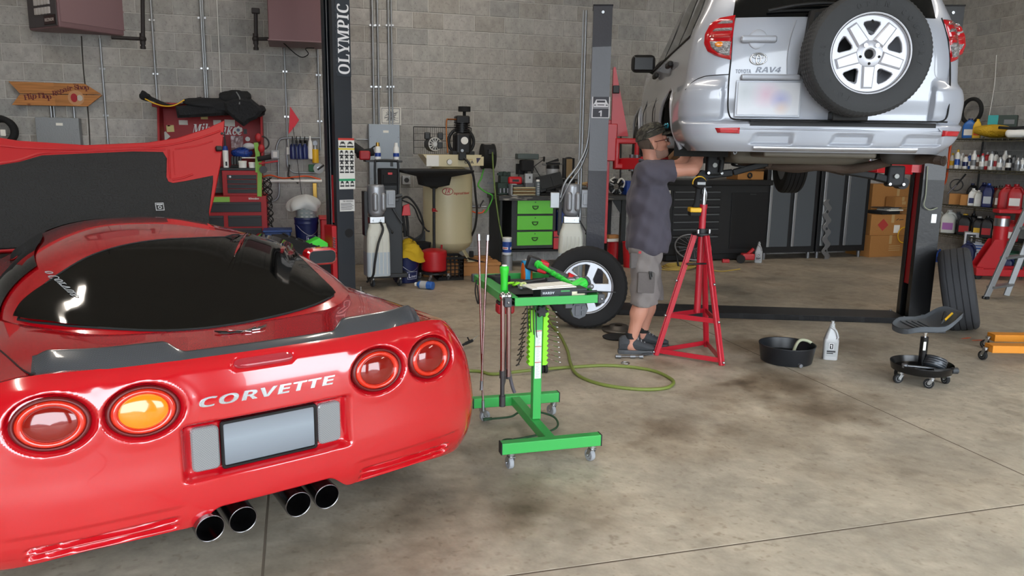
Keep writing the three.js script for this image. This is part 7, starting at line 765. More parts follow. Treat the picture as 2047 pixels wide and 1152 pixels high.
// navy buckets and the tote behind the sports car
function bucket(lab, p, c, s = 1, name = 'bucket') { const t = T(name, lab, 'bucket', p, 0.3); t.scale.setScalar(s); P(t, 'pail', la([[0, 0], [0.128, 0], [0.132, 0.006], [0.146, 0.27], [0.153, 0.275], [0.153, 0.30], [0.148, 0.30], [0.149, 0.33], [0.154, 0.335], [0.154, 0.36], [0.146, 0.362], [0.143, 0.35], [0.128, 0.02], [0, 0.015]], 40), c); P(t, 'bail', tb([[-0.154, 0.30, 0], [-0.10, 0.20, 0.12], [0.0, 0.14, 0.155], [0.10, 0.20, 0.12], [0.154, 0.30, 0]], 0.0035, 30, 6), m.steel); P(t, 'print', grid(12, 4, (u, v) => { const a = lerp(-0.35, 0.6, u), y = lerp(0.04, 0.15, v), r = 0.1345 + (0.014 / 0.27) * y + 0.002; return [r * Math.sin(a), y, r * Math.cos(a)]; }), print(128, 96, (x, w, h) => { x.fillStyle = '#131f52'; x.fillRect(0, 0, w, h); x.fillStyle = '#d6d9e2'; x.font = 'bold 58px sans-serif'; x.fillText('L', 12, 74); x.font = 'bold 26px sans-serif'; x.fillText("OWE'S", 46, 74); x.strokeStyle = '#d6d9e2'; x.lineWidth = 4; x.strokeRect(4, 16, 120, 72); })); return t; }
{ const z = -9.55, q = wz(614, 490, z); const b = T('drum_stand', 'dark storage drum on the floor under the navy bucket', 'drum', [q.x, 0, z]); P(b, 'drum', la([[0, 0], [0.17, 0], [0.18, 0.02], [0.18, q.y - 0.02], [0.17, q.y - 0.001], [0, q.y - 0.001]], 32), m.blackMat); P(b, 'hoop', [cy(0.185, 0.185, 0.02, 0, q.y * 0.35, 0, 'y', 32), cy(0.185, 0.185, 0.02, 0, q.y * 0.7, 0, 'y', 32)], m.black); bucket('navy blue bucket with wire handle behind the sports car window', [q.x, q.y, z], m.navy, 0.93);
  const u = T('measuring_bucket', 'translucent measuring bucket nested in the navy bucket', 'bucket', [q.x, q.y + 0.25, z]); P(u, 'pail', la([[0, 0], [0.112, 0], [0.128, 0.25], [0.132, 0.25], [0.132, 0.22]], 32), M(0xb9c3c4, 0.3, 0, { transmission: 0.3 })); for (let i = 0; i < 3; i++) P(u, 'grip_ridge', [0, 0.045, 0.09].map((k) => bx(0.03, 0.008, 0.01, -0.05 + i * 0.055, 0.10 + k, 0.125, 0.003)), m.white);
  solo('white_bag', 'white plastic bag pulled over the top of the translucent bucket', 'bag', grid(40, 16, (a, v) => { const t = a * 2 * PI, r = 0.19 * Math.sin(v * PI * 0.62) * (1 + 0.14 * Math.sin(t * 5 + v * 4) * v), y = 0.10 * Math.cos(v * PI * 0.6) - 0.05 * v * (1 + 0.5 * Math.sin(t * 3)); return [r * Math.cos(t) - 0.03 * v, y, r * Math.sin(t)]; }), M(0xd5d8d8, 0.35, 0, { transmission: 0.15 }), [q.x, q.y + 0.51, z]);
  const r = wz(641, 470, -9.4); solo('red_bin', 'red plastic bin between the navy bucket and the tall printed post', 'bin', [bx(0.24, r.y + 0.2, 0.3, 0, (r.y + 0.2) / 2, 0, 0.02), bx(0.27, 0.03, 0.33, 0, r.y + 0.2, 0, 0.01)], m.red, [r.x + 0.12, 0, -9.5]); const bq = wz(578, 470, -9.4); solo('blue_tote', 'blue plastic tote left of the navy bucket', 'tote', [bx(0.3, bq.y + 0.05, 0.3, 0, (bq.y + 0.05) / 2, 0, 0.02), bx(0.33, 0.03, 0.33, 0, bq.y + 0.05, 0, 0.01)], M(0x1c3d78, 0.45), [bq.x - 0.13, 0, -9.5]);
  const z2 = -8.36, a = wz(612, 500, z2), tt = T('car_ramp', 'black plastic ramp with a neon green wedge, behind the sports car', 'ramp', [a.x, 0, z2], 0.2); P(tt, 'ramp_body', [ex([[-0.32, 0], [0.36, 0], [0.36, a.y], [0.25, a.y], [-0.2, a.y + 0.16], [-0.32, a.y + 0.16]].map(([x, y]) => [x, y]), 0.34, 0.01).translate(0, 0, -0.17)], m.blackMat); P(tt, 'green_wedge', ex([[-0.04, 0.01], [0.2, -0.10], [0.2, 0.02], [0.11, 0.08]], 0.16, 0.004).translate(0, a.y + 0.06, -0.02), M(0x3fe02f, 0.5)); for (let i = 0; i < 6; i++) P(tt, 'grip_bar', beam([-0.2 + i * 0.075, a.y + 0.165 - i * 0.027, -0.15], [-0.2 + i * 0.075, a.y + 0.165 - i * 0.027, 0.15], 0.02, 0.012), m.black); }
// ---------- welder cart beside the tall post ----------
{ const z = -8.75, a = wz(779, 580, z), t = T('welder_cart', 'dark service cart with a welding machine and coiled cables, right of the tall printed post', 'cart', [a.x, 0, z]); const px = (x, y) => { const q = wz(x, y, z + 0.2); return [q.x - a.x, q.y]; };
  P(t, 'cabinet', bx(0.34, 0.86, 0.4, -0.04, 0.57, 0, 0.012), M(0x24282c, 0.55)); P(t, 'base', bx(0.42, 0.05, 0.46, -0.03, 0.13, 0, 0.01), m.black); for (const [x, zz] of [[0.10, 0.18], [-0.2, 0.18], [0.1, -0.18], [-0.2, -0.18]]) caster(t, x, 0.105, zz, 0.4, 0.045, m.darkGrey, m.dullSteel);
  P(t, 'handle_frame', tb([[-0.16, 1.0, 0.18], [-0.16, 1.36, 0.18], [-0.13, 1.4, 0.18], [0.06, 1.4, 0.18], [0.09, 1.36, 0.18], [0.09, 1.0, 0.18]], 0.013, 60, 8), m.black); P(t, 'welder', [bx(0.20, 0.30, 0.36, 0.0, 1.16, 0, 0.015), bx(0.15, 0.10, 0.01, 0.0, 1.2, 0.185, 0.004)], m.blackMat); P(t, 'red_switch', bx(0.05, 0.025, 0.01, 0.0, 1.26, 0.19, 0.003), m.red); for (let i = 0; i < 6; i++) P(t, 'vent_slot', bx(0.14, 0.008, 0.006, 0.0, 1.04 + i * 0.016, 0.183), m.darkGrey);
  P(t, 'shelf_tools', [bx(0.2, 0.03, 0.12, -0.02, 0.98, 0.24, 0.008), bar([-0.1, 0.98, 0.26], [0.12, 1.03, 0.26], 0.02), bar([0.02, 0.88, 0.22], [0.12, 0.72, 0.25], 0.012)], m.darkGrey);
  const cab = P(t, 'cable', [tb([[0.08, 0.95, 0.15], [0.2, 1.0, 0.14], [0.32, 0.86, 0.12], [0.38, 0.66, 0.1], [0.33, 0.52, 0.1], [0.22, 0.55, 0.12], [0.14, 0.62, 0.16]], 0.012, 80, 7), tb([[0.1, 0.98, 0.1], [0.26, 0.9, 0.1], [0.34, 0.74, 0.06], [0.42, 0.62, 0.04], [0.46, 0.60, 0.03]], 0.009, 60, 7), tb([[0.12, 0.9, 0.16], [0.15, 0.7, 0.17], [0.16, 0.56, 0.18]], 0.018, 20, 8), tb([[0.17, 0.88, 0.16], [0.19, 0.7, 0.17], [0.19, 0.58, 0.18]], 0.016, 20, 8)], m.blackMat); P(t, 'red_clamp', ex([[-0.05, 0], [0.05, 0], [0.035, 0.13], [-0.03, 0.11]], 0.03, 0.005).translate(0.17, 0.80, 0.18), m.red);
  const can = (lab, x, zz, c, c2) => { const o = T('spray_can', lab, 'spray can', [a.x + x, 1.402, z + zz]); P(o, 'can_body', la([[0, 0], [0.03, 0.002], [0.033, 0.008], [0.033, 0.13], [0.026, 0.15]], 24), c); P(o, 'cap', cy(0.022, 0.018, 0.045, 0, 0.17, 0), c2); P(o, 'band', cy(0.0335, 0.0335, 0.04, 0, 0.06, 0), m.blue); return o; };
  P(t, 'top_tray', bx(0.40, 0.02, 0.3, -0.06, 1.392, 0.02, 0.004), m.black);
  can('white and blue spray can with brass tip on the welder cart top', -0.12, 0.1, m.white, m.brass); can('white spray can with white cap at the right of the welder cart top', 0.08, 0.1, m.white, m.white);
  const box = T('grinder_kit', 'heap of black and red power tool parts on the welder cart top', 'power tools', [a.x - 0.24, 1.402, z - 0.02]); P(box, 'tool_body', [bar([-0.1, 0.06, 0], [0.08, 0.09, 0.05], 0.045, 12), bar([-0.14, 0.15, 0], [-0.02, 0.06, 0.04], 0.05, 10)], m.blackMat); P(box, 'red_part', new RoundedBoxGeometry(0.12, 0.10, 0.1, 2, 0.02).translate(-0.02, 0.05, 0.08), m.redDull); P(box, 'cord', tb([[0.05, 0.12, 0.05], [0.1, 0.15, 0.02], [0.12, 0.1, 0.0], [0.06, 0.06, 0.08]], 0.008, 30, 6), m.blackMat); }
// ---------- air compressor ----------
{
  const z = -9.45, a = wz(895, 520, z), k = (py, px = 895) => wz(px, py, z).y, X = (px) => wz(px, 400, z).x - a.x, C = m.cream, t = T('air_compressor', 'tall cream vertical-tank air compressor with black pump, left of the workbench', 'air compressor', [a.x, 0, z]);
  const y0 = k(505), y1 = k(330), R = 0.305; P(t, 'tank', la([[0, y0 - 0.01], [0.10, y0], [0.2, y0 + 0.03], [R - 0.03, y0 + 0.085], [R, y0 + 0.14], [R, y0 + 0.145], [R + 0.002, y0 + 0.15], [R, y0 + 0.155], [R, y1 - 0.14], [R - 0.03, y1 - 0.08], [0.2, y1 - 0.03], [0.1, y1], [0, y1 + 0.005]], 56), C);
  for (let i = 0; i < 4; i++) { const an = i / 4 * 2 * PI + 0.6; P(t, 'foot', [beam([0.2 * Math.cos(an), y0 + 0.06, 0.2 * Math.sin(an)], [0.30 * Math.cos(an), y0 - 0.08, 0.30 * Math.sin(an)], 0.08, 0.012), bx(0.10, 0.012, 0.10, 0.31 * Math.cos(an), y0 - 0.085, 0.31 * Math.sin(an))], C); }
  const yp = k(333), yq = k(309); P(t, 'platform', ex([[X(858), yp], [X(934), yp], [X(955), yq], [X(840), yq]].map(([x, y]) => [x, y]), 0.42, 0.006).translate(0, 0, -0.2), C);
  P(t, 'platform_print', new THREE.PlaneGeometry(0.28, 0.11).translate(X(936), (yp + yq) / 2, 0.2275), print(128, 64, (x) => { x.fillStyle = '#cfc39c'; x.fillRect(0, 0, 128, 64); x.fillStyle = '#2a2c33'; x.font = 'bold 28px sans-serif'; x.fillText('USA', 18, 50); x.fillStyle = '#b9a06c'; x.fillRect(30, 18, 36, 6); x.fillStyle = '#3a3654'; x.beginPath(); x.moveTo(86, 10); x.lineTo(112, 10); x.lineTo(90, 50); x.fill(); }, 0.45)); P(t, 'instruction_label', bx(0.15, 0.13, 0.002, X(859), (yp + yq) / 2, 0.228), m.paper);
  // maker print on the tank
  { const gp = (txt, f, size, px, py, sk) => { const g = new TextGeometry(txt, { font: f, size, depth: 0.004, curveSegments: 3 }), p = g.attributes.position, x0 = X(px), y0 = k(py); for (let i = 0; i < p.count; i++) { const x = x0 + p.getX(i) * 0.8 + p.getY(i) * sk, y = y0 + p.getY(i); p.setXYZ(i, x, y, Math.sqrt(Math.max(0, R * R - x * x)) + 0.001 + p.getZ(i) * 0.5); } g.computeVertexNormals(); P(t, 'tank_print', g, M(0xb3242a, 0.5)); }; gp('IR', font, 0.055, 880, 384, 0.25); gp('Ingersoll Rand', font, 0.027, 897, 386, 0.2); P(t, 'print_oval', tb([...Array(24)].map((_, i) => { const an = i / 24 * 2 * PI, x = X(886) + 0.062 * Math.cos(an), y = k(380) + 0.04 * Math.sin(an); return [x, y, Math.sqrt(R * R - x * x) + 0.002]; }), 0.004, 60, 5, true), M(0xb3242a, 0.5)); }
  // belt guard of wire, pump, motor
  { const x0 = X(833), x1 = X(948), yb = yq + 0.0, yt = k(254), w = []; for (let i = 0; i <= 28; i++) w.push(cy(0.0022, 0.0022, yt - yb, lerp(x0, x1, i / 28), (yb + yt) / 2, -0.2, 'y', 5)); for (let j = 0; j <= 4; j++) w.push(cy(0.0026, 0.0026, x1 - x0, (x0 + x1) / 2, lerp(yb, yt, j / 4), -0.2, 'x', 5)); P(t, 'belt_guard', mg(w), m.black).userData.kind = 'stuff'; P(t, 'guard_frame', [bar([x0, yb, -0.2], [x0, yt, -0.2], 0.006), bar([x1, yb, -0.2], [x1, yt, -0.2], 0.006), bar([x0, yt, -0.2], [x1, yt, -0.2], 0.006)], m.black); }
  const mx = X(866), my = k(289); P(t, 'motor', [la([[0, 0.13], [0.06, 0.128], [0.085, 0.11], [0.088, 0.06], [0.088, -0.15]], 28).rotateX(PI / 2).translate(mx, my, 0.02)], m.darkGrey); P(t, 'motor_end', [new THREE.TorusGeometry(0.075, 0.008, 8, 28).translate(mx, my, 0.145), ...[...Array(12)].map((_, i) => bar([mx + 0.02 * Math.cos(i * 0.5236), my + 0.02 * Math.sin(i * 0.5236), 0.155], [mx + 0.078 * Math.cos(i * 0.5236), my + 0.078 * Math.sin(i * 0.5236), 0.148], 0.007, 6)), cy(0.025, 0.025, 0.02, mx, my, 0.15, 'z')], M(0xb9b9b6, 0.4, 0.2)); P(t, 'motor_capacitor', [new RoundedBoxGeometry(0.07, 0.09, 0.06, 2, 0.02).translate(mx - 0.07, my + 0.10, 0), new RoundedBoxGeometry(0.07, 0.09, 0.06, 2, 0.02).translate(mx + 0.09, my + 0.10, 0), new RoundedBoxGeometry(0.06, 0.08, 0.05, 2, 0.012).translate(mx + 0.055, my - 0.01, 0.16)], m.darkGrey);
  const ux = X(923), uy = yq; P(t, 'pump', [new RoundedBoxGeometry(0.20, 0.27, 0.22, 3, 0.04).translate(ux, uy + 0.13, 0.0), la([[0.075, 0], [0.075, 0.20]], 20).translate(ux, uy + 0.25, 0), new RoundedBoxGeometry(0.17, 0.10, 0.16, 2, 0.02).translate(ux, uy + 0.42, 0), ...[0, 1, 2, 3, 4].map((i) => cy(0.10, 0.10, 0.012, ux, uy + 0.28 + i * 0.026, 0, 'y', 20)), bx(0.28, 0.05, 0.2, ux, uy + 0.02, 0, 0.008)], M(0x17181b, 0.45, 0.2)); P(t, 'pump_badge', cy(0.045, 0.045, 0.006, ux + 0.01, uy + 0.17, 0.112, 'z', 24), m.white); P(t, 'oil_gauge', cy(0.018, 0.018, 0.01, ux - 0.02, uy + 0.05, 0.115, 'z', 16), m.steel); P(t, 'air_filter', [cy(0.075, 0.075, 0.06, ux + 0.03, uy + 0.55, 0, 'y', 28), cy(0.02, 0.02, 0.1, ux + 0.03, uy + 0.49, 0)], m.blackMat); P(t, 'pulley', new THREE.TorusGeometry(0.16, 0.02, 8, 36).translate(ux + 0.02, uy + 0.16, -0.14), m.black);
  P(t, 'copper_line', tb([[ux - 0.05, uy + 0.42, 0.05], [ux - 0.17, uy + 0.42, 0.08], [ux - 0.21, uy + 0.40, 0.1], [ux - 0.21, uy + 0.2, 0.1], [ux - 0.20, uy + 0.02, 0.12]], 0.009, 50, 8), m.copper); P(t, 'pressure_switch', [new RoundedBoxGeometry(0.09, 0.09, 0.08, 2, 0.012).translate(X(915), k(312), 0.26), cy(0.032, 0.032, 0.02, X(891), k(323), 0.24, 'z', 20)], m.black); P(t, 'pressure_gauge', cy(0.03, 0.03, 0.012, X(891), k(323), 0.252, 'z', 20), m.white);
  P(t, 'power_cable', tb([[X(915), k(312), 0.27], [X(925), k(325), 0.34], [X(934), k(350), 0.34], [X(940), k(390), 0.3], [X(944), k(420), 0.26], [X(943), k(450), 0.2], [X(940), k(470), 0.1]], 0.014, 60, 8), m.black); P(t, 'drain_valve', [bx(0.05, 0.08, 0.05, X(936), y0 - 0.0, 0.2, 0.008), bar([X(920), y0 - 0.04, 0.15], [X(960), y0 - 0.10, 0.3], 0.012)], m.blackMat);
  // outlet valve
  const v = wz(958, 413, z + 0.05), o = T('air_valve', 'brass and steel outlet valve at the right of the cream tank', 'valve', v); P(o, 'pipe', cy(0.014, 0.014, 0.22, -0.02, 0, 0, 'x', 10), m.steel); P(o, 'valve_body', [new THREE.SphereGeometry(0.026, 14, 10), cy(0.02, 0.02, 0.05, -0.08, 0, 0, 'x', 8)], m.dullSteel); P(o, 'lever', bar([0, 0, 0.02], [0.05, 0.08, 0.02], 0.008), m.black); P(o, 'red_hose', tb([[-0.13, -0.04, 0.02], [-0.05, -0.075, 0.03], [0.03, -0.075, 0.03], [0.06, -0.04, 0.02]], 0.009, 24, 7), m.orange);
  // skid of timbers
  const sk = T('timber_skid', 'low timber skid of rough boards under the cream air compressor', 'pallet', [a.x + 0.12, 0, z]); for (let i = 0; i < 4; i++) P(sk, 'board', bx(0.98, 0.035, 0.11, rr(-0.02, 0.02), y0 - 0.11, -0.28 + i * 0.19, 0.004), m.wood); for (const zz of [-0.26, 0.28]) P(sk, 'bearer', bx(0.95, y0 - 0.13, 0.09, 0, (y0 - 0.13) / 2, zz, 0.004), m.wood);
}
{ // rolling oil drain with wide funnel
  const q = onY(868, 560), t = T('oil_drain', 'red rolling oil drain tank with a wide black funnel on a pole', 'oil drain', [q.x, 0, q.z]), z = q.z, k = (py) => wz(866, py, z).y, f = k(340), hw = 0.41, yn = k(372);
  P(t, 'tank', la([[0, 0.11], [0.13, 0.11], [0.148, 0.125], [0.15, 0.14], [0.15, k(505)], [0.145, k(501)], [0.10, k(498)], [0.03, k(496)], [0, k(496)]], 40), m.red); P(t, 'base_ring', [new THREE.TorusGeometry(0.14, 0.012, 8, 32).rotateX(PI / 2).translate(0, 0.09, 0), bx(0.30, 0.02, 0.05, 0, 0.09, 0), bx(0.05, 0.02, 0.3, 0, 0.09, 0)], m.black); for (let i = 0; i < 4; i++) caster(t, 0.17 * Math.cos(i * 1.57 + 0.4), 0.085, 0.17 * Math.sin(i * 1.57 + 0.4), i, 0.026, m.darkGrey, m.steel);
  P(t, 'pole', cy(0.017, 0.017, yn - k(497), 0, (yn + k(497)) / 2, 0, 'y', 14), m.black); P(t, 'pole_clamp', [cy(0.024, 0.024, 0.04, 0.0, k(420), 0), bar([0, k(420), 0.02], [0.03, k(422), 0.05], 0.008)], m.redDull); P(t, 'valve', bar([0.09, k(500), 0], [0.09, k(490), 0], 0.012), m.redDull);
  const sq = (h, y) => rrect(h * 2, h * 1.5, 0.05).map(([x, zz]) => [x, y, zz]); P(t, 'funnel', loft([sq(hw - 0.01, f - 0.012), sq(hw, f), sq(hw + 0.01, f + 0.006), sq(hw, f - 0.024), sq(0.19, f - 0.075), sq(0.17, f - 0.17), sq(0.05, f - 0.20), sq(0.03, yn - 0.03)].slice(1)), m.blackMat);
  const o = onY(850, 578); const b = T('fluid_bottle', 'blue capped bottle lying on its side in front of the red oil drain', 'bottle', [o.x, 0.045, o.z], 0.9); P(b, 'bottle_body', la([[0, -0.1], [0.042, -0.1], [0.045, -0.09], [0.045, 0.06], [0.03, 0.09], [0.02, 0.10]], 24).rotateX(-PI / 2), M(0x2c64b4, 0.35)); P(b, 'cap', cy(0.022, 0.022, 0.03, 0, 0, -0.11, 'z'), m.white); P(b, 'label', cy(0.0455, 0.0455, 0.08, 0, 0, -0.01, 'z', 24, true), m.lightGrey); }
{ const q = onY(812, 563); bucket('navy bucket with a yellow cloth in it, left of the red oil drain', [q.x, 0, q.z], m.navy, 1.02); solo('yellow_cloth', 'crumpled yellow cloth hanging over the rim of the navy bucket', 'cloth', grid(40, 20, (u, v) => { const a = u * 2 * PI, r = 0.03 + 0.17 * v, w = 0.05 * fbm(u * 9, v * 5, 3, 44); return [r * Math.cos(a) + w, 0.10 * (1 - v) - 0.12 * v * v * (0.6 + 0.8 * noise(u * 7, 1, 5)) + w, r * Math.sin(a) + w]; }), M(0xc9a51c, 0.85), [q.x, 0.385, q.z]);
  const b = onY(838, 556); const bn = T('waste_bin', 'black plastic waste bin between the navy bucket and red oil drain', 'bin', [b.x, 0, b.z - 0.25]); P(bn, 'bin_body', loft([[0.13, 0], [0.165, 0.38], [0.172, 0.385], [0.172, 0.41]].map(([r, y]) => rrect(r * 2, r * 1.7, 0.05).map(([x, zz]) => [x, y, zz]))), m.blackMat); P(bn, 'torn_flap', ex([[-0.12, 0], [0.14, 0], [0.15, 0.16], [0.02, 0.06]], 0.006).translate(0, 0.40, -0.05), m.black);
  const c = onY(899, 556), cr = T('milk_crate', 'black milk crate right of the red oil drain', 'crate', [c.x - 0.02, 0, c.z + 0.02]); for (const [w, d2, x, zz] of [[0.31, 0.012, 0, 0.15], [0.31, 0.012, 0, -0.15], [0.012, 0.31, 0.15, 0], [0.012, 0.31, -0.15, 0]]) { const s = [bx(w, 0.03, d2, x, 0.265, zz), bx(w, 0.04, d2, x, 0.02, zz)]; for (let i = 0; i <= 6; i++) { const k = -0.15 + i * 0.05; s.push(w > d2 ? bx(0.012, 0.24, d2, k, 0.14, zz) : bx(w, 0.24, 0.012, x, 0.14, k)); } for (let j = 1; j < 5; j++) s.push(bx(w, 0.01, d2, x, 0.03 + j * 0.048, zz)); P(cr, 'side', mg(s), m.blackMat); } P(cr, 'bottom', bx(0.3, 0.012, 0.3, 0, 0.008, 0), m.blackMat); solo('tape_reel', 'neon yellow tape reel hanging on the welder cart side', 'tape', new THREE.TorusGeometry(0.045, 0.022, 8, 24), M(0xc9dc2a, 0.5), V(onY(798, 563).x - 0.05, 0.21, onY(812, 563).z + 0.2)); }
{ // hose reel with green hose hanging down
  const z = ZB + 0.30, a = wz(975, 313, z), t = T('hose_reel', 'black wall hose reel with a green hose hanging down, right of the compressor', 'hose reel', a); P(t, 'housing', [cy(0.155, 0.155, 0.13, 0, 0, 0, 'x', 36), cy(0.165, 0.165, 0.02, -0.07, 0, 0, 'x', 36), cy(0.165, 0.165, 0.02, 0.07, 0, 0, 'x', 36)], m.blackMat); P(t, 'guide', bx(0.09, 0.07, 0.05, 0.01, 0.06, 0.15, 0.01), m.black); P(t, 'wall_bracket', bx(0.10, 0.2, 0.14, 0, 0, -0.2, 0.006), m.black); P(t, 'hose', tb([[0.02, 0.06, 0.17], [0.03, -0.2, 0.2], [0.06, -0.6, 0.25], [0.11, -1.0, 0.35], [0.18, -1.3, 0.45], [0.2, -1.4, 0.5]], 0.0105, 60, 8), M(0x6b8040, 0.55)); P(t, 'supply_hose', tb([[-0.05, -0.15, 0], [-0.09, -0.28, 0.02], [-0.13, -0.38, 0.02], [-0.04, -0.46, 0.03], [0.06, -0.52, 0.04], [0.0, -0.68, 0.04], [-0.05, -0.74, 0.04]], 0.0105, 60, 8), M(0x4fae3a, 0.5)); }
// ---------- workbench ----------
const BZ = -9.62; // front edge
{
  const y = wz(1050, 392, BZ).y, x0 = wz(997, 400, BZ).x, x1 = wz(1263, 385, BZ).x, d = BZ - ZB - 0.02, t = T('workbench', 'long dark steel workbench with three lime green drawers against the block wall', 'workbench', [(x0 + x1) / 2, 0, BZ - d / 2]), w = x1 - x0, bm = M(0x2b2e30, 0.55, 0.2, { bumpMap: rep(nz, 4), bumpScale: 0.002 });
  const topM = M(0xffffff, 0.6, 0, { map: tex(256, 64, (u, v) => { const k = fbm(u * 30, v * 8, 4, 25); const c = lerp(0.14, 0.24, k), s = ss(0.62, 0.72, fbm(u * 18, v * 5, 3, 26)) * 0.35; return [c + s, c + s * 0.95, c * 0.98 + s * 0.85]; }, 1, true) });
  P(t, 'top', bx(w, 0.06, d + 0.02, 0, y - 0.03, 0, 0.006), topM); P(t, 'left_end_panel', bx(0.03, y - 0.06, d - 0.05, -w / 2 + 0.04, (y - 0.06) / 2, 0), bm); for (const zz of [-d / 2 + 0.06, d / 2 - 0.06]) P(t, 'leg', bx(0.07, y - 0.06, 0.07, w / 2 - 0.09, (y - 0.06) / 2, zz, 0.004), bm); P(t, 'gusset', ex([[0, 0], [-0.14, 0], [0, -0.2]].reverse(), 0.01).translate(w / 2 - 0.12, y - 0.06, d / 2 - 0.06), bm); P(t, 'lower_shelf', bx(w * 0.62, 0.03, d - 0.1, -w * 0.19 + 0.05, 0.22, 0), bm); P(t, 'back_rail', bx(w, 0.02, 0.02, 0, y + 0.14, -d / 2 + 0.02), m.galv);
  const fx = (px) => wz(px, 440, BZ).x - t.position.x, fy = (py) => wz(1070, py, BZ).y, lm = M(0x58c41a, 0.45, 0, { clearcoat: 0.2 }); P(t, 'drawer_case', bx(fx(1113) - fx(1024), y - 0.06 - 0.25, d - 0.06, (fx(1113) + fx(1024)) / 2, (y - 0.06 + 0.25) / 2, -0.01, 0.005), bm);
  for (const [a, b] of [[401, 428], [432, 460], [464, 491]]) { const h = fy(a) - fy(b), cxx = (fx(1035) + fx(1106)) / 2, cyy = (fy(a) + fy(b)) / 2, dr = P(t, 'drawer', bx(fx(1106) - fx(1035), h, 0.02, cxx, cyy, d / 2 - 0.03, 0.003), lm); P(dr, 'pull', [new THREE.TorusGeometry(0.036, 0.008, 8, 20, PI).rotateZ(PI).translate(cxx, cyy + 0.01, d / 2 - 0.018), bx(0.085, 0.014, 0.014, cxx, cyy + 0.012, d / 2 - 0.016, 0.003)], M(0x2c5c14, 0.5)); P(dr, 'lock', cy(0.007, 0.007, 0.004, cxx, cyy + h * 0.36, d / 2 - 0.018, 'z', 10), m.black); }
  const yt = y + 0.001, at = (px, z) => V(wz(px, 380, z).x, yt, z), I = (name, lab, cat, px, z, ry = 0) => T(name, lab, cat, at(px, z), ry), zA = BZ - 0.16, zB2 = BZ - 0.42;
  { const o = I('drill_press', 'black benchtop drill press with grey belt cover and ball levers', 'drill press', 1052, zB2, -0.1); P(o, 'base', bx(0.2, 0.03, 0.26, 0, 0.015, 0, 0.006), m.black); P(o, 'column', cy(0.02, 0.02, 0.5, 0, 0.25, -0.06, 'y', 14), m.dullSteel); P(o, 'head', [new RoundedBoxGeometry(0.17, 0.15, 0.2, 3, 0.02).translate(-0.0, 0.38, -0.01), cy(0.03, 0.02, 0.09, -0.02, 0.27, 0.06), cy(0.07, 0.07, 0.14, -0.06, 0.33, -0.1, 'y', 18)], m.blackMat); P(o, 'belt_cover', new RoundedBoxGeometry(0.29, 0.075, 0.2, 2, 0.012).translate(0.005, 0.50, -0.02), M(0x4a5654, 0.5)); for (const [x, yy] of [[0.13, 0.10], [0.10, -0.16], [-0.03, -0.06]]) P(o, 'lever', [bar([0.09, 0.37, 0.06], [0.09 + x, 0.37 + yy, 0.08], 0.006), new THREE.CapsuleGeometry(0.014, 0.04, 4, 10).translate(0.09 + x, 0.37 + yy, 0.08)], m.black); P(o, 'table', [bx(0.16, 0.02, 0.16, 0, 0.14, 0.05, 0.004)], m.black); P(o, 'cord', tb([[-0.08, 0.35, -0.05], [-0.11, 0.2, 0], [-0.1, 0.03, 0.05]], 0.006, 20, 6), m.black); }
  { const o = I('bench_grinder', 'small dark bench grinder beside the drill press', 'grinder', 1082, zB2 + 0.06, 0.5); P(o, 'motor', cy(0.055, 0.055, 0.15, 0, 0.12, 0, 'x', 20), m.darkGrey); for (const s of [-1, 1]) P(o, 'wheel', cy(0.07, 0.07, 0.02, s * 0.12, 0.12, 0, 'x', 24), m.grey); P(o, 'base', bx(0.12, 0.07, 0.12, 0, 0.035, 0, 0.006), m.black); }
  { const o = I('grease_bucket', 'white pail with a black hand pump lid at the back of the workbench', 'grease pump', 1104, zB2 - 0.02); P(o, 'pail', la([[0, 0.13], [0.075, 0.13], [0.08, 0.14], [0.088, 0.335], [0.09, 0.34]], 28), M(0xaeb0b2, 0.4, 0.2)); P(o, 'stand', bx(0.18, 0.13, 0.18, 0, 0.065, 0, 0.006), m.darkGrey); P(o, 'lid', [cy(0.09, 0.085, 0.05, 0, 0.365, 0), bx(0.2, 0.03, 0.04, 0, 0.41, 0, 0.008), ex([[-0.08, 0], [0.1, 0.02], [0.09, 0.06]], 0.02).translate(-0.02, 0.42, 0)], m.black); P(o, 'spout', [bar([-0.15, 0.40, 0], [-0.07, 0.39, 0], 0.011), bar([0.08, 0.40, 0], [0.15, 0.405, 0], 0.008)], m.steel); }
  { const o = I('belt_sander', 'upright bench belt sander with a worn tan belt at the workbench back', 'sander', 1135, zB2, -0.05); P(o, 'belt', ex(rrect(0.11, 0.30, 0.05, 6), 0.08, 0.002).rotateY(0).translate(0, 0.35, -0.04), m.black); P(o, 'belt_face', new RoundedBoxGeometry(0.085, 0.26, 0.02, 2, 0.008).translate(-0.002, 0.345, 0.045), M(0x8a7658, 0.9)); P(o, 'frame', [bx(0.012, 0.27, 0.1, 0.068, 0.35, 0, 0.003), bx(0.012, 0.27, 0.1, -0.068, 0.35, 0, 0.003)], m.darkGrey); P(o, 'housing', [new RoundedBoxGeometry(0.16, 0.19, 0.16, 2, 0.012).translate(0, 0.095, 0), bx(0.22, 0.016, 0.14, 0, 0.195, 0.04, 0.003)], m.blackMat); }
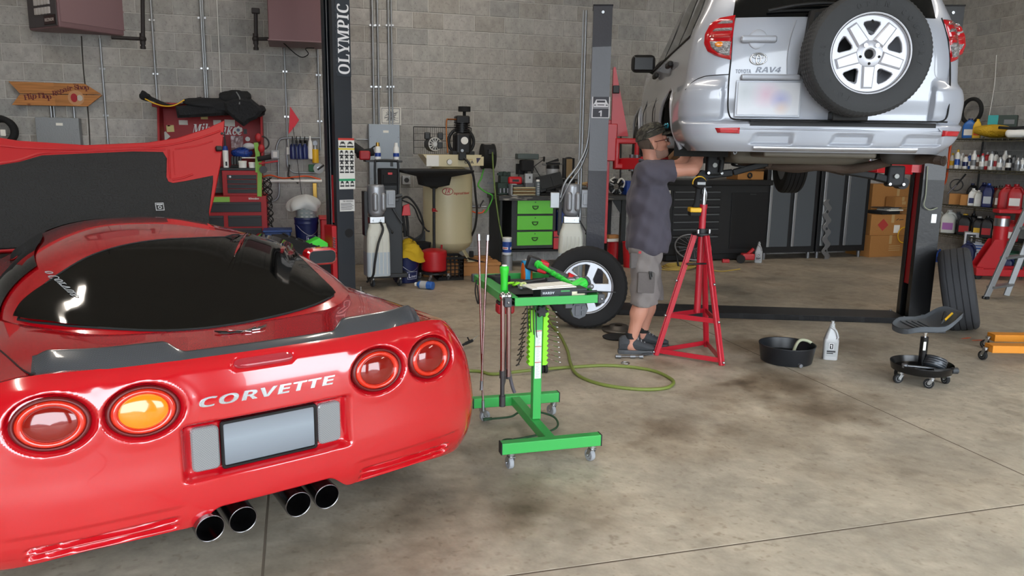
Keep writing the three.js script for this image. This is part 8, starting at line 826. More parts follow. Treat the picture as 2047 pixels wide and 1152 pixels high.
  { const o = I('tool_case', 'open black plastic tool case tilted on the workbench', 'case', 1105, zA - 0.05); P(o, 'case_shell', [bx(0.40, 0.02, 0.24, 0, 0.012, 0, 0.005)], m.blackMat); const lid = P(o, 'case_lid', [bx(0.36, 0.22, 0.03, 0, 0, 0, 0.008), bx(0.16, 0.15, 0.035, -0.08, 0, 0.006, 0.006), bx(0.14, 0.15, 0.035, 0.09, 0, 0.006, 0.006)], M(0x24282b, 0.45)); lid.position.set(-0.02, 0.165, -0.05); lid.rotation.set(-0.35, 0, 0.22); P(o, 'case_tools', [bar([-0.1, 0.06, 0.05], [0.12, 0.13, 0.02], 0.02), bar([-0.12, 0.045, 0.08], [0.1, 0.04, 0.08], 0.018), new RoundedBoxGeometry(0.14, 0.07, 0.1, 2, 0.02).translate(0.09, 0.06, 0.03)], m.blackMat); }
  { const o = I('radiator_core', 'small ribbed copper-brown radiator core lying on the workbench front', 'radiator', 1045, BZ - 0.10); for (let i = 0; i < 5; i++) P(o, 'fin_row', bx(0.30, 0.014, 0.1, 0.01, 0.012 + i * 0.022, 0, 0.003), M(i % 2 ? 0x8a6a40 : 0xb9b08c, 0.6)); P(o, 'end_frame', [bx(0.012, 0.15, 0.1, -0.16, 0.075, 0, 0.003), bx(0.07, 0.012, 0.1, -0.13, 0.145, 0), bx(0.07, 0.012, 0.1, -0.13, 0.004, 0)], m.lightGrey); }
  { const o = I('red_toolbox', 'small red rounded tool pouch on the workbench behind the ribbed core', 'pouch', 1028, zA - 0.07); P(o, 'shell', new RoundedBoxGeometry(0.19, 0.10, 0.12, 3, 0.03).translate(0, 0.19, 0), m.red); P(o, 'plate', bx(0.09, 0.03, 0.004, 0, 0.19, 0.062), m.black); P(o, 'support_block', bx(0.2, 0.14, 0.12, 0, 0.07, 0, 0.006), m.darkGrey); }
  { const o = I('valve_body', 'oily green-black gearbox part at the left end of the workbench', 'machine part', 1007, zA - 0.12); P(o, 'casting', [bx(0.2, 0.16, 0.16, 0, 0.08, 0, 0.01), bx(0.15, 0.1, 0.14, 0.01, 0.2, 0, 0.01), ...[...Array(8)].map((_, i) => bx(0.03, rr(0.03, 0.07), 0.05, -0.08 + i * 0.023, 0.27, rr(-0.04, 0.04), 0.003))], M(0x24352c, 0.5, 0.3)); for (let i = 0; i < 4; i++) P(o, 'bolt_boss', cy(0.018, 0.02, 0.06, -0.07 + i * 0.05, 0.06, 0.09, 'y', 12), m.dullSteel); }
  { const o = I('parts_box', 'white card box with a small dark square print on the workbench', 'box', 1056, zA - 0.02); P(o, 'carton', bx(0.10, 0.12, 0.05, 0, 0.22, 0, 0.002), m.lightGrey); P(o, 'print', bx(0.02, 0.03, 0.002, 0.01, 0.23, 0.026), m.darkGrey); P(o, 'carton_below', bx(0.12, 0.16, 0.1, 0.01, 0.08, -0.01, 0.003), M(0x5a5c60, 0.6)); }
  { const o = I('graduated_bottle', 'clear bottle with white cap standing at the workbench front edge', 'bottle', 1075, BZ - 0.08); P(o, 'bottle', cy(0.03, 0.03, 0.18, 0, 0.09, 0), M(0x77848a, 0.2, 0, { transmission: 0.3 })); P(o, 'cap', cy(0.026, 0.02, 0.025, 0, 0.195, 0), m.white); for (let i = 0; i < 5; i++) P(o, 'scale_mark', bx(0.03, 0.004, 0.002, 0, 0.03 + i * 0.03, 0.031), m.white); }
  { const o = I('bin_tray', 'dark pile of small parts and a red reel on the workbench beside the second motor', 'parts', 1160, zB2 + 0.05); P(o, 'tray', bx(0.36, 0.08, 0.3, 0, 0.04, 0, 0.01), m.darkGrey); P(o, 'red_reel', new RoundedBoxGeometry(0.09, 0.08, 0.08, 2, 0.015).translate(0.12, 0.13, 0.08), m.red); P(o, 'rods', [bar([-0.2, 0.11, 0.1], [0.1, 0.16, 0.05], 0.015), bar([-0.18, 0.16, 0], [0.1, 0.12, -0.05], 0.014)], m.tan); }
  { const o = I('stator_coil', 'wound alternator stator with pale wires at the right end of the workbench', 'machine part', 1231, zA - 0.08); P(o, 'core', new THREE.TorusGeometry(0.075, 0.035, 10, 28).translate(0, 0.11, 0), m.darkGrey); for (let i = 0; i < 14; i++) { const a = i / 14 * 2 * PI; P(o, 'winding', bar([0.05 * Math.cos(a), 0.11 + 0.05 * Math.sin(a), 0.04], [0.11 * Math.cos(a), 0.11 + 0.11 * Math.sin(a), 0.03], 0.008), i % 3 ? m.blackMat : m.lightGrey); } P(o, 'pale_wires', [tb([[0.0, 0.16, 0.05], [0.05, 0.22, 0.05], [0.1, 0.17, 0.06], [0.08, 0.1, 0.06]], 0.012, 30, 6), tb([[-0.06, 0.17, 0.05], [-0.1, 0.2, 0.04], [-0.04, 0.24, 0.04]], 0.01, 20, 6)], m.white); }
  { const o = I('blue_crate', 'blue plastic box at the right end of the workbench, behind the mechanic', 'box', 1256, zA - 0.05); P(o, 'box', bx(0.14, 0.19, 0.2, 0, 0.095, 0, 0.01), m.blue); P(o, 'handle', bar([-0.06, 0.03, 0.11], [0.03, 0.09, 0.12], 0.008), m.steel); }
  // under the bench
  { const o = T('storage_box', 'blue plastic bin on the lower shelf of the workbench', 'bin', [wz(1122, 430, BZ - 0.2).x, 0.236, BZ - 0.25]); P(o, 'bin', bx(0.16, 0.5, 0.25, 0, 0.25, 0, 0.01), M(0x17357c, 0.45)); P(o, 'rim', bx(0.18, 0.03, 0.27, 0, 0.5, 0, 0.006), m.navy); }
  { const o = T('parts_case', 'red parts case under the workbench beside the lime drawers', 'case', [wz(1111, 475, BZ - 0.05).x, 0.236, BZ - 0.12]); P(o, 'case', bx(0.08, 0.24, 0.2, 0, 0.12, 0, 0.008), m.red); P(o, 'edge', bx(0.082, 0.015, 0.202, 0, 0.16, 0), m.black); }
  { const q = wz(1236, 505, BZ - 0.1), o = T('fuel_can', 'red metal can on the floor under the workbench end', 'can', [q.x, 0.0, BZ - 0.22]); P(o, 'can_body', cy(0.11, 0.11, 0.3, 0, 0.15, 0, 'y', 28), m.red); P(o, 'rim', new THREE.TorusGeometry(0.11, 0.006, 6, 28).rotateX(PI / 2).translate(0, 0.3, 0), m.redDull); const b = T('wood_offcuts', 'short timber offcuts stacked on the can under the workbench', 'timber', [q.x - 0.05, 0.306, BZ - 0.2]); P(b, 'offcut', bx(0.2, 0.04, 0.12, 0, 0.02, 0, 0.003), m.paper); P(b, 'offcut', bx(0.16, 0.05, 0.09, -0.01, 0.067, 0, 0.003).rotateY(0.2), m.wood); }
  { const q = wz(1252, 500, BZ + 0.1), o = T('red_bucket', 'red bucket standing behind the mechanic at the bench leg', 'bucket', [q.x + 0.03, 0, BZ + 0.18]); P(o, 'pail', la([[0, 0], [0.09, 0], [0.115, 0.32], [0.12, 0.325], [0.12, 0.34]], 28), m.red); P(o, 'handle', tb([[-0.118, 0.33, 0], [0, 0.2, 0.13], [0.118, 0.33, 0]], 0.004, 20, 5), m.steel); }
  // blue-and-white wipes can on a grey can in front of the bench
  const g = wz(1014, 535, BZ + 0.14), h1 = 0.2; { const o = T('paint_can', 'plain grey metal can standing in front of the workbench end panel', 'can', [g.x, 0, BZ + 0.14]); P(o, 'can_body', cy(0.066, 0.066, h1, 0, h1 / 2, 0, 'y', 28), M(0x8b8f93, 0.45, 0.4)); P(o, 'rim', new THREE.TorusGeometry(0.064, 0.005, 6, 28).rotateX(PI / 2).translate(0, h1, 0), m.steel); const c = T('wipes_canister', 'blue and white canister balanced on the grey can by the workbench', 'canister', [g.x - 0.008, h1 + 0.006, BZ + 0.14]); P(c, 'canister_body', cy(0.06, 0.06, 0.2, 0, 0.1, 0, 'y', 28), print(128, 96, (x, w, h) => { x.fillStyle = '#cfd4dc'; x.fillRect(0, 0, w, h); x.fillStyle = '#1c4494'; x.fillRect(0, 16, w, 66); for (let i = 0; i < 3; i++) { x.fillStyle = '#e3e6ee'; x.fillRect(10 + i * 44, 48, 30, 16); x.fillStyle = '#c23a34'; x.fillRect(14 + i * 44, 52, 22, 6); } })); P(c, 'lid', cy(0.062, 0.06, 0.02, 0, 0.21, 0), m.white); }
  solo('pry_bar', 'black hooked pry bar leaning on the block wall above the bench end', 'pry bar', (() => { const h = wz(1242, 265, ZB + 0.05).y - wz(1050, 392, BZ).y; return tb([[0, 0, 0], [0, h * 0.5, -0.02], [0, h - 0.05, -0.05], [0.012, h - 0.015, -0.05], [0.06, h, -0.05]], 0.014, 40, 8); })(), m.black, V(wz(1242, 320, ZB + 0.08).x, wz(1050, 392, BZ).y + 0.002, ZB + 0.08));
}
// ---------- back right corner ----------
{
  const zf = -9.72, K = (px, py) => wz(px, py, zf), bm = M(0x15171a, 0.45, 0, { clearcoat: 0.2 });
  { const a = K(1333, 400), b = K(1540, 400), yt = K(1440, 360).y, w = b.x - a.x, t = T('tool_cabinet', 'wide black tool cabinet with a thick dark worktop behind the tripod stand', 'cabinet', [(a.x + b.x) / 2, 0, zf - 0.26]); P(t, 'carcass', bx(w, yt - 0.16, 0.5, 0, (yt - 0.16) / 2 + 0.1, 0, 0.01), bm); P(t, 'worktop', bx(w + 0.0, 0.075, 0.58, 0.0, yt - 0.035, 0.02, 0.008), M(0x0d0e10, 0.4)); P(t, 'kick_base', bx(w - 0.1, 0.08, 0.44, 0, 0.06, 0), m.black); const dw = w * 0.45; for (let i = 0; i < 7; i++) { const y = yt - 0.20 - i * 0.105, dr = P(t, 'drawer', bx(dw, 0.095, 0.014, -w / 2 + dw / 2 + 0.1, y, 0.255, 0.003), M(0x1a1c20, 0.4)); P(dr, 'pull', bx(dw - 0.03, 0.014, 0.02, -w / 2 + dw / 2 + 0.1, y + 0.03, 0.266, 0.004), M(0x6d7276, 0.4, 0.5)); } P(t, 'door', bx(w * 0.36, yt - 0.36, 0.014, w / 2 - w * 0.2, yt / 2 - 0.0, 0.255, 0.004), M(0x111316, 0.35)); P(t, 'door_handle', bx(0.10, 0.012, 0.01, w / 2 - w * 0.18, yt - 0.2, 0.268, 0.003), m.darkGrey); P(t, 'label_card', bx(0.05, 0.05, 0.002, -w / 2 + 0.03, yt - 0.17, 0.253), m.paper);
    const c = K(1505, 350), o = T('cardboard_carton', 'open brown carton on the black tool cabinet under the SUV', 'box', [c.x, yt + 0.004, zf - 0.2]); P(o, 'carton', bx(0.42, 0.12, 0.3, 0, 0.06, 0, 0.003), m.cardboard); P(o, 'flap', bx(0.3, 0.004, 0.1, 0.05, 0.122, 0.14).rotateX(-0.1), m.cardboard); P(o, 'tape_dispenser', new THREE.TorusGeometry(0.03, 0.012, 8, 20).translate(-0.02, 0.06, 0.16), m.black); }
  // lockers with brushed handles
  for (const [x0, x1, lab] of [[1532, 1636, 'dark grey locker with two silver vertical handles, right next to the black tool cabinet'], [1640, 1738, 'dark grey locker with two silver vertical handles, beside the cartons']]) { const a = K(x0, 400), b = K(x1, 400), w = b.x - a.x, h = 1.75, t = T('locker', lab, 'cabinet', [(a.x + b.x) / 2, 0, zf - 0.24]); P(t, 'carcass', bx(w, h - 0.1, 0.46, 0, h / 2 + 0.05, 0, 0.006), bm); for (const s of [-1, 1]) { const dr = P(t, 'door', bx(w * 0.34, h - 0.26, 0.018, s * w * 0.235 + 0.015, h / 2 + 0.06, 0.238, 0.004), M(0x54595e, 0.45, 0.2)); P(dr, 'handle', bx(0.045, h - 0.26, 0.02, s * w * 0.235 - w * 0.185, h / 2 + 0.06, 0.246, 0.006), M(0xa9adb0, 0.3, 0.7)); } for (const s of [-1, 1]) P(t, 'foot', cy(0.025, 0.03, 0.1, s * (w / 2 - 0.06), 0.05, 0.18), m.dullSteel); }
  { const q = K(1643, 512), o = T('timing_cover', 'tall scalloped bare metal strip leaning on the lockers', 'metal part', [q.x, 0, zf + 0.08]); const pts = []; for (let i = 0; i <= 40; i++) pts.push([0.045 + 0.03 * Math.sin(i * 0.78), i * 0.022]); for (let i = 40; i >= 0; i--) pts.push([-0.045 + 0.03 * Math.sin(i * 0.78 + 0.6), i * 0.022]); P(o, 'strip', ex(pts, 0.012, 0.002, [circ(0.022, 14, 0.0, 0.12), circ(0.022, 14, 0.0, 0.45), circ(0.022, 14, 0.0, 0.7)].map((c) => c.reverse())), M(0x9c9fa1, 0.35, 0.8)); o.rotation.x = -0.08; }
  // fan, cord, bottle, little jack
  { const q = V(wz(1385, 500, -9.3).x, 0, -9.3), o = T('drum_fan', 'black floor fan with wire guard tilted up behind the tripod stand', 'fan', q, -0.3); P(o, 'guard_ring', new THREE.TorusGeometry(0.24, 0.012, 8, 40).rotateX(-0.9).translate(0, 0.27, 0), m.dullSteel); P(o, 'guard_wires', mg([...Array(16)].map((_, i) => bar([0, 0.27, 0.03], [0.24 * Math.cos(i * 0.3927), 0.27 + 0.24 * Math.sin(i * 0.3927) * 0.62, -0.24 * Math.sin(i * 0.3927) * 0.78], 0.003, 5))), m.dullSteel).userData.kind = 'stuff'; P(o, 'hub', cy(0.06, 0.07, 0.14, 0, 0.25, -0.02), m.black); for (let i = 0; i < 4; i++) P(o, 'blade', bx(0.17, 0.006, 0.10, 0.1, 0, 0).rotateX(0.4).rotateY(i * 1.57).rotateX(-0.9 + 1.57).translate(0, 0.255, 0), m.darkGrey); P(o, 'stand', [bar([-0.24, 0.27, 0], [-0.2, 0.015, 0.1], 0.012), bar([0.24, 0.27, 0], [0.2, 0.015, 0.1], 0.012), bar([-0.2, 0.015, 0.1], [0.2, 0.015, 0.1], 0.012), bar([-0.2, 0.015, -0.14], [0.2, 0.015, -0.14], 0.012), bar([0.2, 0.015, -0.14], [0.2, 0.015, 0.1], 0.012), bar([-0.2, 0.015, -0.14], [-0.2, 0.015, 0.1], 0.012)], m.black); }
  { const q = V(wz(1345, 500, -9.15).x, 0, -9.15); solo('extension_cord', 'coiled yellow cord on the floor behind the mechanic', 'cord', tb([...Array(40)].map((_, i) => [0.22 * (1 + 0.15 * Math.sin(i * 0.7)) * Math.cos(i * 0.63) + i * 0.004, 0.012 + 0.0012 * i, 0.16 * Math.sin(i * 0.63)]).concat([[0.5, 0.01, 0.3], [0.9, 0.01, 0.2]]), 0.008, 300, 6), M(0xb59a4a, 0.6), q); }
  oilBottle('silver engine oil bottle on the floor in front of the black tool cabinet', V(wz(1517, 500, -9.5).x, 0, -9.5), -0.6, 0xa9acaf, oilLabel('#9a9da0', '1', '#2a2d31'), 0.30);
  { const q = V(wz(1494, 500, -9.5).x, 0, -9.52), o = T('bottle_jack', 'small red jack with a black wheel in front of the tool cabinet', 'jack', q, -0.3); P(o, 'body', [new RoundedBoxGeometry(0.18, 0.09, 0.12, 2, 0.02).translate(0.02, 0.09, 0), bar([0.0, 0.1, 0], [0.1, 0.2, 0], 0.025)], m.red); P(o, 'wheel', cy(0.06, 0.06, 0.04, -0.09, 0.06, 0.06, 'z', 20), m.rubber); }
  solo('red_lamp_block', 'small red block on the floor under the black tool cabinet', 'block', bx(0.1, 0.05, 0.06, 0, 0.025, 0, 0.008), m.red, V(wz(1452, 500, -9.58).x, 0, -9.58), -0.3);
  // cartons in the corner
  const carton = (lab, x0, y0, x1, y1, z, d, yb, ry, mark) => { const a = wz(x0, y0, z), b = wz(x1, y1, z), w = b.x - a.x, h = a.y - b.y, o = T('carton', lab, 'box', [(a.x + b.x) / 2, yb, z - d / 2], ry); P(o, 'box', bx(w, h, d, 0, h / 2, 0, 0.004), m.cardboard); P(o, 'tape', bx(0.05, h * 0.4, 0.002, 0.02, h * 0.8, d / 2 + 0.001), m.tan); if (mark) { P(o, 'hazard_mark', bx(0.13, 0.13, 0.002, 0, 0, 0).rotateZ(PI / 4).translate(-w * 0.2, h * 0.5, d / 2 + 0.001), M(0xb03a34, 0.7)); P(o, 'scribble', [bar([0.08, h * 0.72, d / 2], [0.12, h * 0.8, d / 2], 0.005, 5), bar([0.13, h * 0.74, d / 2], [0.2, h * 0.76, d / 2], 0.005, 5)], m.black); P(o, 'slip', bx(0.1, 0.12, 0.002, 0.1, h * 0.3, d / 2 + 0.002), m.paper); } else P(o, 'print', [0.3, 0.4, 0.5].map((k) => bx(w * 0.3, 0.012, 0.002, w * 0.15, h * k, d / 2 + 0.001)), m.tan); return h; };
  const z = -9.7, h1 = carton('big brown carton on the floor in the corner, lowest of the stack', 1738, 472, 1812, 513, z, 0.5, 0, 0.05), h2 = carton('brown carton with a red hazard diamond, second from the floor in the corner', 1746, 434, 1818, 474, z, 0.3, h1 + 0.002, -0.08, true), yy = h1 + h2 + 0.004; carton('plain brown carton behind the marked one, against the wall', 1745, 378, 1832, 474, z - 0.31, 0.23, h1 + 0.002, 0, false); carton('small brown carton on top of the corner stack', 1788, 400, 1815, 420, z - 0.1, 0.18, yy + 0.102, 0.1);
  { const q = wz(1785, 424, z), o = T('manual_stack', 'black tray with papers lying on the marked carton', 'tray', [q.x, yy, z - 0.15], 0.1); P(o, 'tray', bx(0.36, 0.05, 0.28, -0.04, 0.025, 0, 0.006), m.blackMat); P(o, 'papers', [bx(0.28, 0.02, 0.24, 0.06, 0.06, 0.02), bx(0.22, 0.02, 0.2, 0.1, 0.08, -0.02).rotateY(0.2)], m.paper); P(o, 'folder', bx(0.4, 0.012, 0.22, 0, 0.095, 0, 0.002), m.darkGrey); }
  solo('yellow_cable', 'loop of yellow cable against the corner cartons', 'cable', new THREE.TorusGeometry(0.12, 0.009, 6, 30), m.yellow, wz(1808, 470, z + 0.06));
}
// ---------- shelving along the right wall ----------
{
  const X = 8.93, D = XR - X - 0.02, za = onX(1887, 300, X).z, zb = -6.3, Lz = zb - za, zc = (za + zb) / 2, Y = [[2000, 275.5], [2000, 341], [2000, 418], [2000, 482], [1940, 540]].map(([x, y]) => onX(x, y, X).y);
  const t = T('wire_shelving', 'long dark wire shelving full of fluids along the right wall', 'shelving', [X + D / 2, 0, zc]), wire = M(0x6e6a55, 0.45, 0.6);
  for (const y of Y) { const s = P(t, 'shelf', bx(D, 0.008, Lz, 0, y - 0.016, 0), M(0x24241f, 0.6)); P(s, 'front_rail', [bx(0.012, 0.008, Lz, -D / 2, y - 0.004, 0), bx(0.012, 0.008, Lz, -D / 2, y - 0.044, 0)], wire); P(s, 'truss_wires', mg([...Array(60)].map((_, i) => bar([-D / 2, y - 0.042, -Lz / 2 + (i / 60) * Lz], [-D / 2, y - 0.004, -Lz / 2 + ((i + (i % 2 ? 0.9 : -0.1)) / 60) * Lz + 0.01], 0.0035, 4))), wire).userData.kind = 'stuff'; }
  for (const z of [-Lz / 2 + 0.02, 0.05, Lz / 2 - 0.02]) for (const x of [-D / 2 + 0.015, D / 2 - 0.015]) P(t, 'post', cy(0.013, 0.013, Y[0] + 0.03, x, (Y[0] + 0.03) / 2, z, 'y', 10), m.darkGrey);
  const ord = ['first', 'second', 'third', 'fourth', 'fifth', 'sixth', 'seventh', 'eighth', 'ninth', 'tenth', 'eleventh', 'twelfth', 'thirteenth', 'fourteenth', 'fifteenth', 'sixteenth', 'seventeenth', 'eighteenth', 'nineteenth'], lvl = ['top', 'second', 'third', 'fourth', 'lowest'];
  const C = { white: 0xd9d9d6, yellow: 0xd8b02a, tan: 0xa88a5a, blue: 0x1d4aa0, navy: 0x141f52, silver: 0xa4a7aa, red: 0xa8181f, black: 0x16171a, grey: 0x6b6e72, purple: 0xa86bb0, brown: 0x5a4030, teal: 0x2aa0a0, clear: 0xcfd2cc }, mats = {}; const cm = (c) => mats[c] ??= M(C[c], 0.35, c === 'silver' ? 0.6 : 0);
  const canG = (r, h) => [la([[0, 0], [r, 0.002], [r, h * 0.72], [r * 0.55, h * 0.82], [r * 0.55, h * 0.86]], 18), cy(r * 0.55, r * 0.42, h * 0.15, 0, h * 0.92, 0, 'y', 14), cy(r * 1.015, r * 1.015, h * 0.3, 0, h * 0.35, 0, 'y', 18, true)];
  const jugG = (w, h) => [loft([[0.46, 0.34, 0], [0.5, 0.38, 0.03], [0.5, 0.38, 0.62], [0.4, 0.32, 0.76], [0.2, 0.2, 0.9], [0.17, 0.17, 0.93]].map(([a, b, y]) => rrect(a * 2 * w, b * 2 * w, 0.16 * w).map(([x, z]) => [x, y * h, z]))), cy(0.18 * w, 0.18 * w, h * 0.08, 0, h * 0.96, 0, 'y', 14), bx(w * 0.7, h * 0.3, 0.004, 0, h * 0.3, w * 0.382), tb([[-0.1 * w, h * 0.88, 0.05], [0.28 * w, h * 0.86, 0.02], [0.44 * w, h * 0.72, 0.01], [0.46 * w, h * 0.6, 0]], 0.10 * w, 14, 8)];
  const count = {};
  const put = (l, kind, px, c, c2, c3, w, h, back = 0.12) => { const q = onX(px, 300, X + back), k = kind === 'can' ? 'spray can' : kind === 'jug' ? 'jug' : 'bottle', id = l + c + k, n = count[l + k] = (count[l + k] ?? -1) + 1, o = T(kind === 'can' ? 'spray_can' : kind, `${c} ${k}, ${c2} cap, on the ${lvl[l]} wire shelf, ${ord[n]} ${k} from the corner`, k === 'spray can' ? 'can' : k, [q.x, Y[l], q.z], -0.9); const [a, b, d, e] = kind === 'can' || kind === 'bottle' ? canG(w, h) : jugG(w, h); P(o, 'container', a, cm(c)); P(o, 'cap', b, cm(c2)); P(o, 'label', d, cm(c3)); if (e) P(o, 'handle', e, cm(c)); return o; };
  [[1896, 'tan', 'tan', 'brown', 0.19], [1906, 'white', 'yellow', 'yellow', 0.22], [1916, 'white', 'yellow', 'blue', 0.27], [1925, 'white', 'white', 'silver', 0.22], [1933, 'white', 'brown', 'navy', 0.2], [1941, 'blue', 'white', 'white', 0.22], [1949, 'white', 'white', 'grey', 0.26], [1957, 'white', 'red', 'brown', 0.2], [1966, 'silver', 'red', 'white', 0.22], [1975, 'red', 'silver', 'white', 0.24], [1984, 'white', 'grey', 'silver', 0.25], [1993, 'white', 'black', 'red', 0.24], [2002, 'silver', 'black', 'white', 0.2], [2011, 'white', 'white', 'silver', 0.26], [2020, 'black', 'white', 'white', 0.2], [2029, 'grey', 'black', 'black', 0.2], [2038, 'silver', 'silver', 'grey', 0.17], [2047, 'white', 'silver', 'silver', 0.17]].forEach(([px, a, b, c, h], i) => put(1, 'can', px, a, b, c, 0.035, h, 0.10 + 0.05 * (i % 2)));
  [[1956, 'white', 'white', 'navy', 0.24, 0.11], [1967, 'clear', 'white', 'white', 0.22, 0.09], [1953, 'black', 'navy', 'black', 0.3, 0.13, 0.3], [1976, 'navy', 'navy', 'navy', 0.32, 0.14, 0.3], [1986, 'navy', 'blue', 'silver', 0.32, 0.13], [1999, 'red', 'black', 'white', 0.28, 0.13, 0.25], [2010, 'brown', 'black', 'white', 0.3, 0.12], [2024, 'red', 'red', 'red', 0.32, 0.18], [2042, 'red', 'red', 'white', 0.33, 0.17]].forEach(([px, a, b, c, h, w, bk]) => put(2, 'jug', px, a, b, c, w, h, bk));
  [[1889, 'white', 'white', 'grey', 0.33, 0.18], [1913, 'clear', 'white', 'purple', 0.33, 0.19], [1931, 'grey', 'grey', 'black', 0.3, 0.14, 0.3], [1946, 'black', 'yellow', 'red', 0.3, 0.17], [1962, 'black', 'black', 'yellow', 0.3, 0.14, 0.25], [1975, 'black', 'white', 'yellow', 0.28, 0.15], [1992, 'black', 'black', 'red', 0.3, 0.15], [2010, 'brown', 'black', 'white', 0.28, 0.15, 0.2], [2028, 'silver', 'black', 'white', 0.28, 0.14], [2044, 'red', 'red', 'white', 0.28, 0.16]].forEach(([px, a, b, c, h, w, bk]) => put(3, 'jug', px, a, b, c, w, h, bk));
  [[1878, 'blue', 'navy', 'blue', 0.2, 0.08], [1886, 'blue', 'navy', 'white', 0.2, 0.08], [1894, 'navy', 'blue', 'blue', 0.2, 0.08], [1902, 'blue', 'blue', 'navy', 0.2, 0.08], [1958, 'navy', 'navy', 'white', 0.4, 0.2, 0.02], [2018, 'blue', 'blue', 'navy', 0.3, 0.2], [2038, 'navy', 'blue', 'blue', 0.28, 0.2]].forEach(([px, a, b, c, h, w, bk]) => put(4, 'jug', px, a, b, c, w, h, bk));
  // cases of oil printed with a numeral
  const caseP = print(128, 110, (x, w, h) => { x.fillStyle = '#cdd2da'; x.fillRect(0, 0, w, h); x.fillStyle = '#1a1d22'; x.fillRect(8, 10, 40, 52); x.fillRect(76, 10, 40, 52); x.fillStyle = '#f2f3f5'; x.font = 'bold 44px sans-serif'; x.fillText('1', 17, 52); x.fillText('1', 85, 52); x.fillStyle = '#2a5aa8'; x.fillRect(0, 74, w, 26); x.fillStyle = '#cdd2da'; x.fillRect(10, 82, 70, 7); });
  const oc = (lab, px, dy, w) => { const q = onX(px, 500, X + 0.02), o = T('oil_case', lab, 'box', [q.x + 0.16, Y[4] + dy, q.z], -0.75); P(o, 'carton', bx(w, 0.255, 0.26, 0, 0.128, 0, 0.003), m.lightGrey); P(o, 'front_print', bx(w - 0.006, 0.245, 0.002, 0, 0.128, 0.131), caseP); P(o, 'side_print', bx(0.002, 0.245, 0.25, w / 2 + 0.001, 0.128, 0), caseP); }; oc('white and blue oil case with numerals, upper of two on the lowest shelf', 1935, 0.257, 0.36); oc('white and blue oil case with numerals, under the other case', 1928, 0, 0.34);
  // top shelf goods
  const top = (name, lab, cat, px, back = 0.15) => { const q = onX(px, 260, X + back); return T(name, lab, cat, [q.x, Y[0], q.z], -0.9); };
  { const o = top('washer_jug', 'square blue jug with white print at the corner end of the top wire shelf', 'jug', 1938); const [a, b, d] = jugG(0.17, 0.27); P(o, 'container', a, M(0x1560b0, 0.4)); P(o, 'cap', b, m.navy); P(o, 'label', d, m.white); }
  { const o = top('coolant_bottle', 'slim yellow bottle beside the blue jug on the top wire shelf', 'bottle', 1953); const [a, b, d] = jugG(0.10, 0.26); P(o, 'container', a, m.yellow); P(o, 'cap', b, m.yellow); P(o, 'label', d, m.orange); }
  { const o = top('yellow_sack', 'crumpled yellow sack lying on the top wire shelf', 'bag', 1990); P(o, 'sack', loft([...Array(14)].map((_, i) => { const x = i / 13, r = 0.13 * Math.sin(PI * (0.12 + 0.84 * x)) * (1 - 0.35 * x); return [...Array(16)].map((_, k) => { const a = k / 16 * 2 * PI, n = 1 + 0.25 * (fbm(k * 0.8, i * 0.7, 3, 5) - 0.5); return [(x - 0.4) * 0.62, 0.105 * (1 - 0.3 * x) + r * 0.8 * n * Math.sin(a), r * 1.1 * n * Math.cos(a)]; }); })), M(0xc9a01e, 0.6, 0, { bumpMap: rep(nz, 3), bumpScale: 0.01 })); }
  { const o = top('teal_carton', 'dark printed carton with a teal side standing behind the yellow sack', 'box', 2006, 0.42); P(o, 'carton', bx(0.3, 0.28, 0.2, 0, 0.17, 0, 0.003), M(0x33423c, 0.6)); P(o, 'teal_side', bx(0.12, 0.28, 0.204, -0.13, 0.17, 0, 0.002), cm('teal')); P(o, 'product_print', bx(0.12, 0.06, 0.002, 0.06, 0.22, 0.102), m.grey); P(o, 'spacer', bx(0.3, 0.03, 0.2, 0, 0.015, 0), m.tan); }
  { const o = top('white_sack', 'flat white sack at the right end of the top wire shelf', 'bag', 2042); P(o, 'sack', new RoundedBoxGeometry(0.34, 0.11, 0.25, 3, 0.05).translate(0, 0.055, 0), m.white); P(o, 'black_strap', tb([[-0.25, 0.13, 0.05], [-0.1, 0.12, 0.1], [0.1, 0.13, 0.1], [0.2, 0.10, 0.1]], 0.02, 24, 7), m.blackMat); }
  { const q = onX(1942, 222, XR - 0.12), o = T('rubber_ring', 'black tube ring hanging on the right wall above the blue jug', 'tube', q, -PI / 2); P(o, 'ring', new THREE.TorusGeometry(0.17, 0.028, 10, 36), m.rubber); P(o, 'hook', bar([0, 0.17, 0], [0, 0.19, -0.1], 0.008), m.steel); }
  solo('white_string', 'thin white string hanging down the right block wall', 'string', tb([onX(1992, 110, XR - 0.015), onX(1988, 170, XR - 0.015), onX(1976, 240, XR - 0.02)], 0.006, 20, 5), m.white);
  // hanging orange cords, boxes and odds on the third shelf
  { const q = onX(1893, 300, X + 0.1), o = T('cord_bundle', 'bundle of orange cords hanging at the corner end of the shelving', 'cords', q); P(o, 'cords', [...Array(6)].map((_, k) => tb([[0, 0.28, -0.08 + k * 0.03], [0.02 * Math.sin(k), -0.1, -0.1 + k * 0.035], [0.03 * Math.cos(k), -0.42, -0.06 + k * 0.02], [0, -0.5, -0.02], [0, -0.2, 0.06 - k * 0.01]], 0.012, 40, 6)), m.orange).userData.kind = 'stuff'; }
  for (const [px, w, lab] of [[1918, 0.26, 'low brown carton on the third wire shelf, nearer the corner'], [1936, 0.2, 'brown carton with a white slip on the third wire shelf']]) { const q = onX(px, 400, X + 0.16), o = T('carton', lab, 'box', [q.x, Y[2], q.z], -0.8); P(o, 'box', bx(w, 0.15, 0.2, 0, 0.075, 0, 0.003), m.cardboard); P(o, 'slip', bx(0.06, 0.06, 0.002, 0.04, 0.08, 0.101), m.paper); }
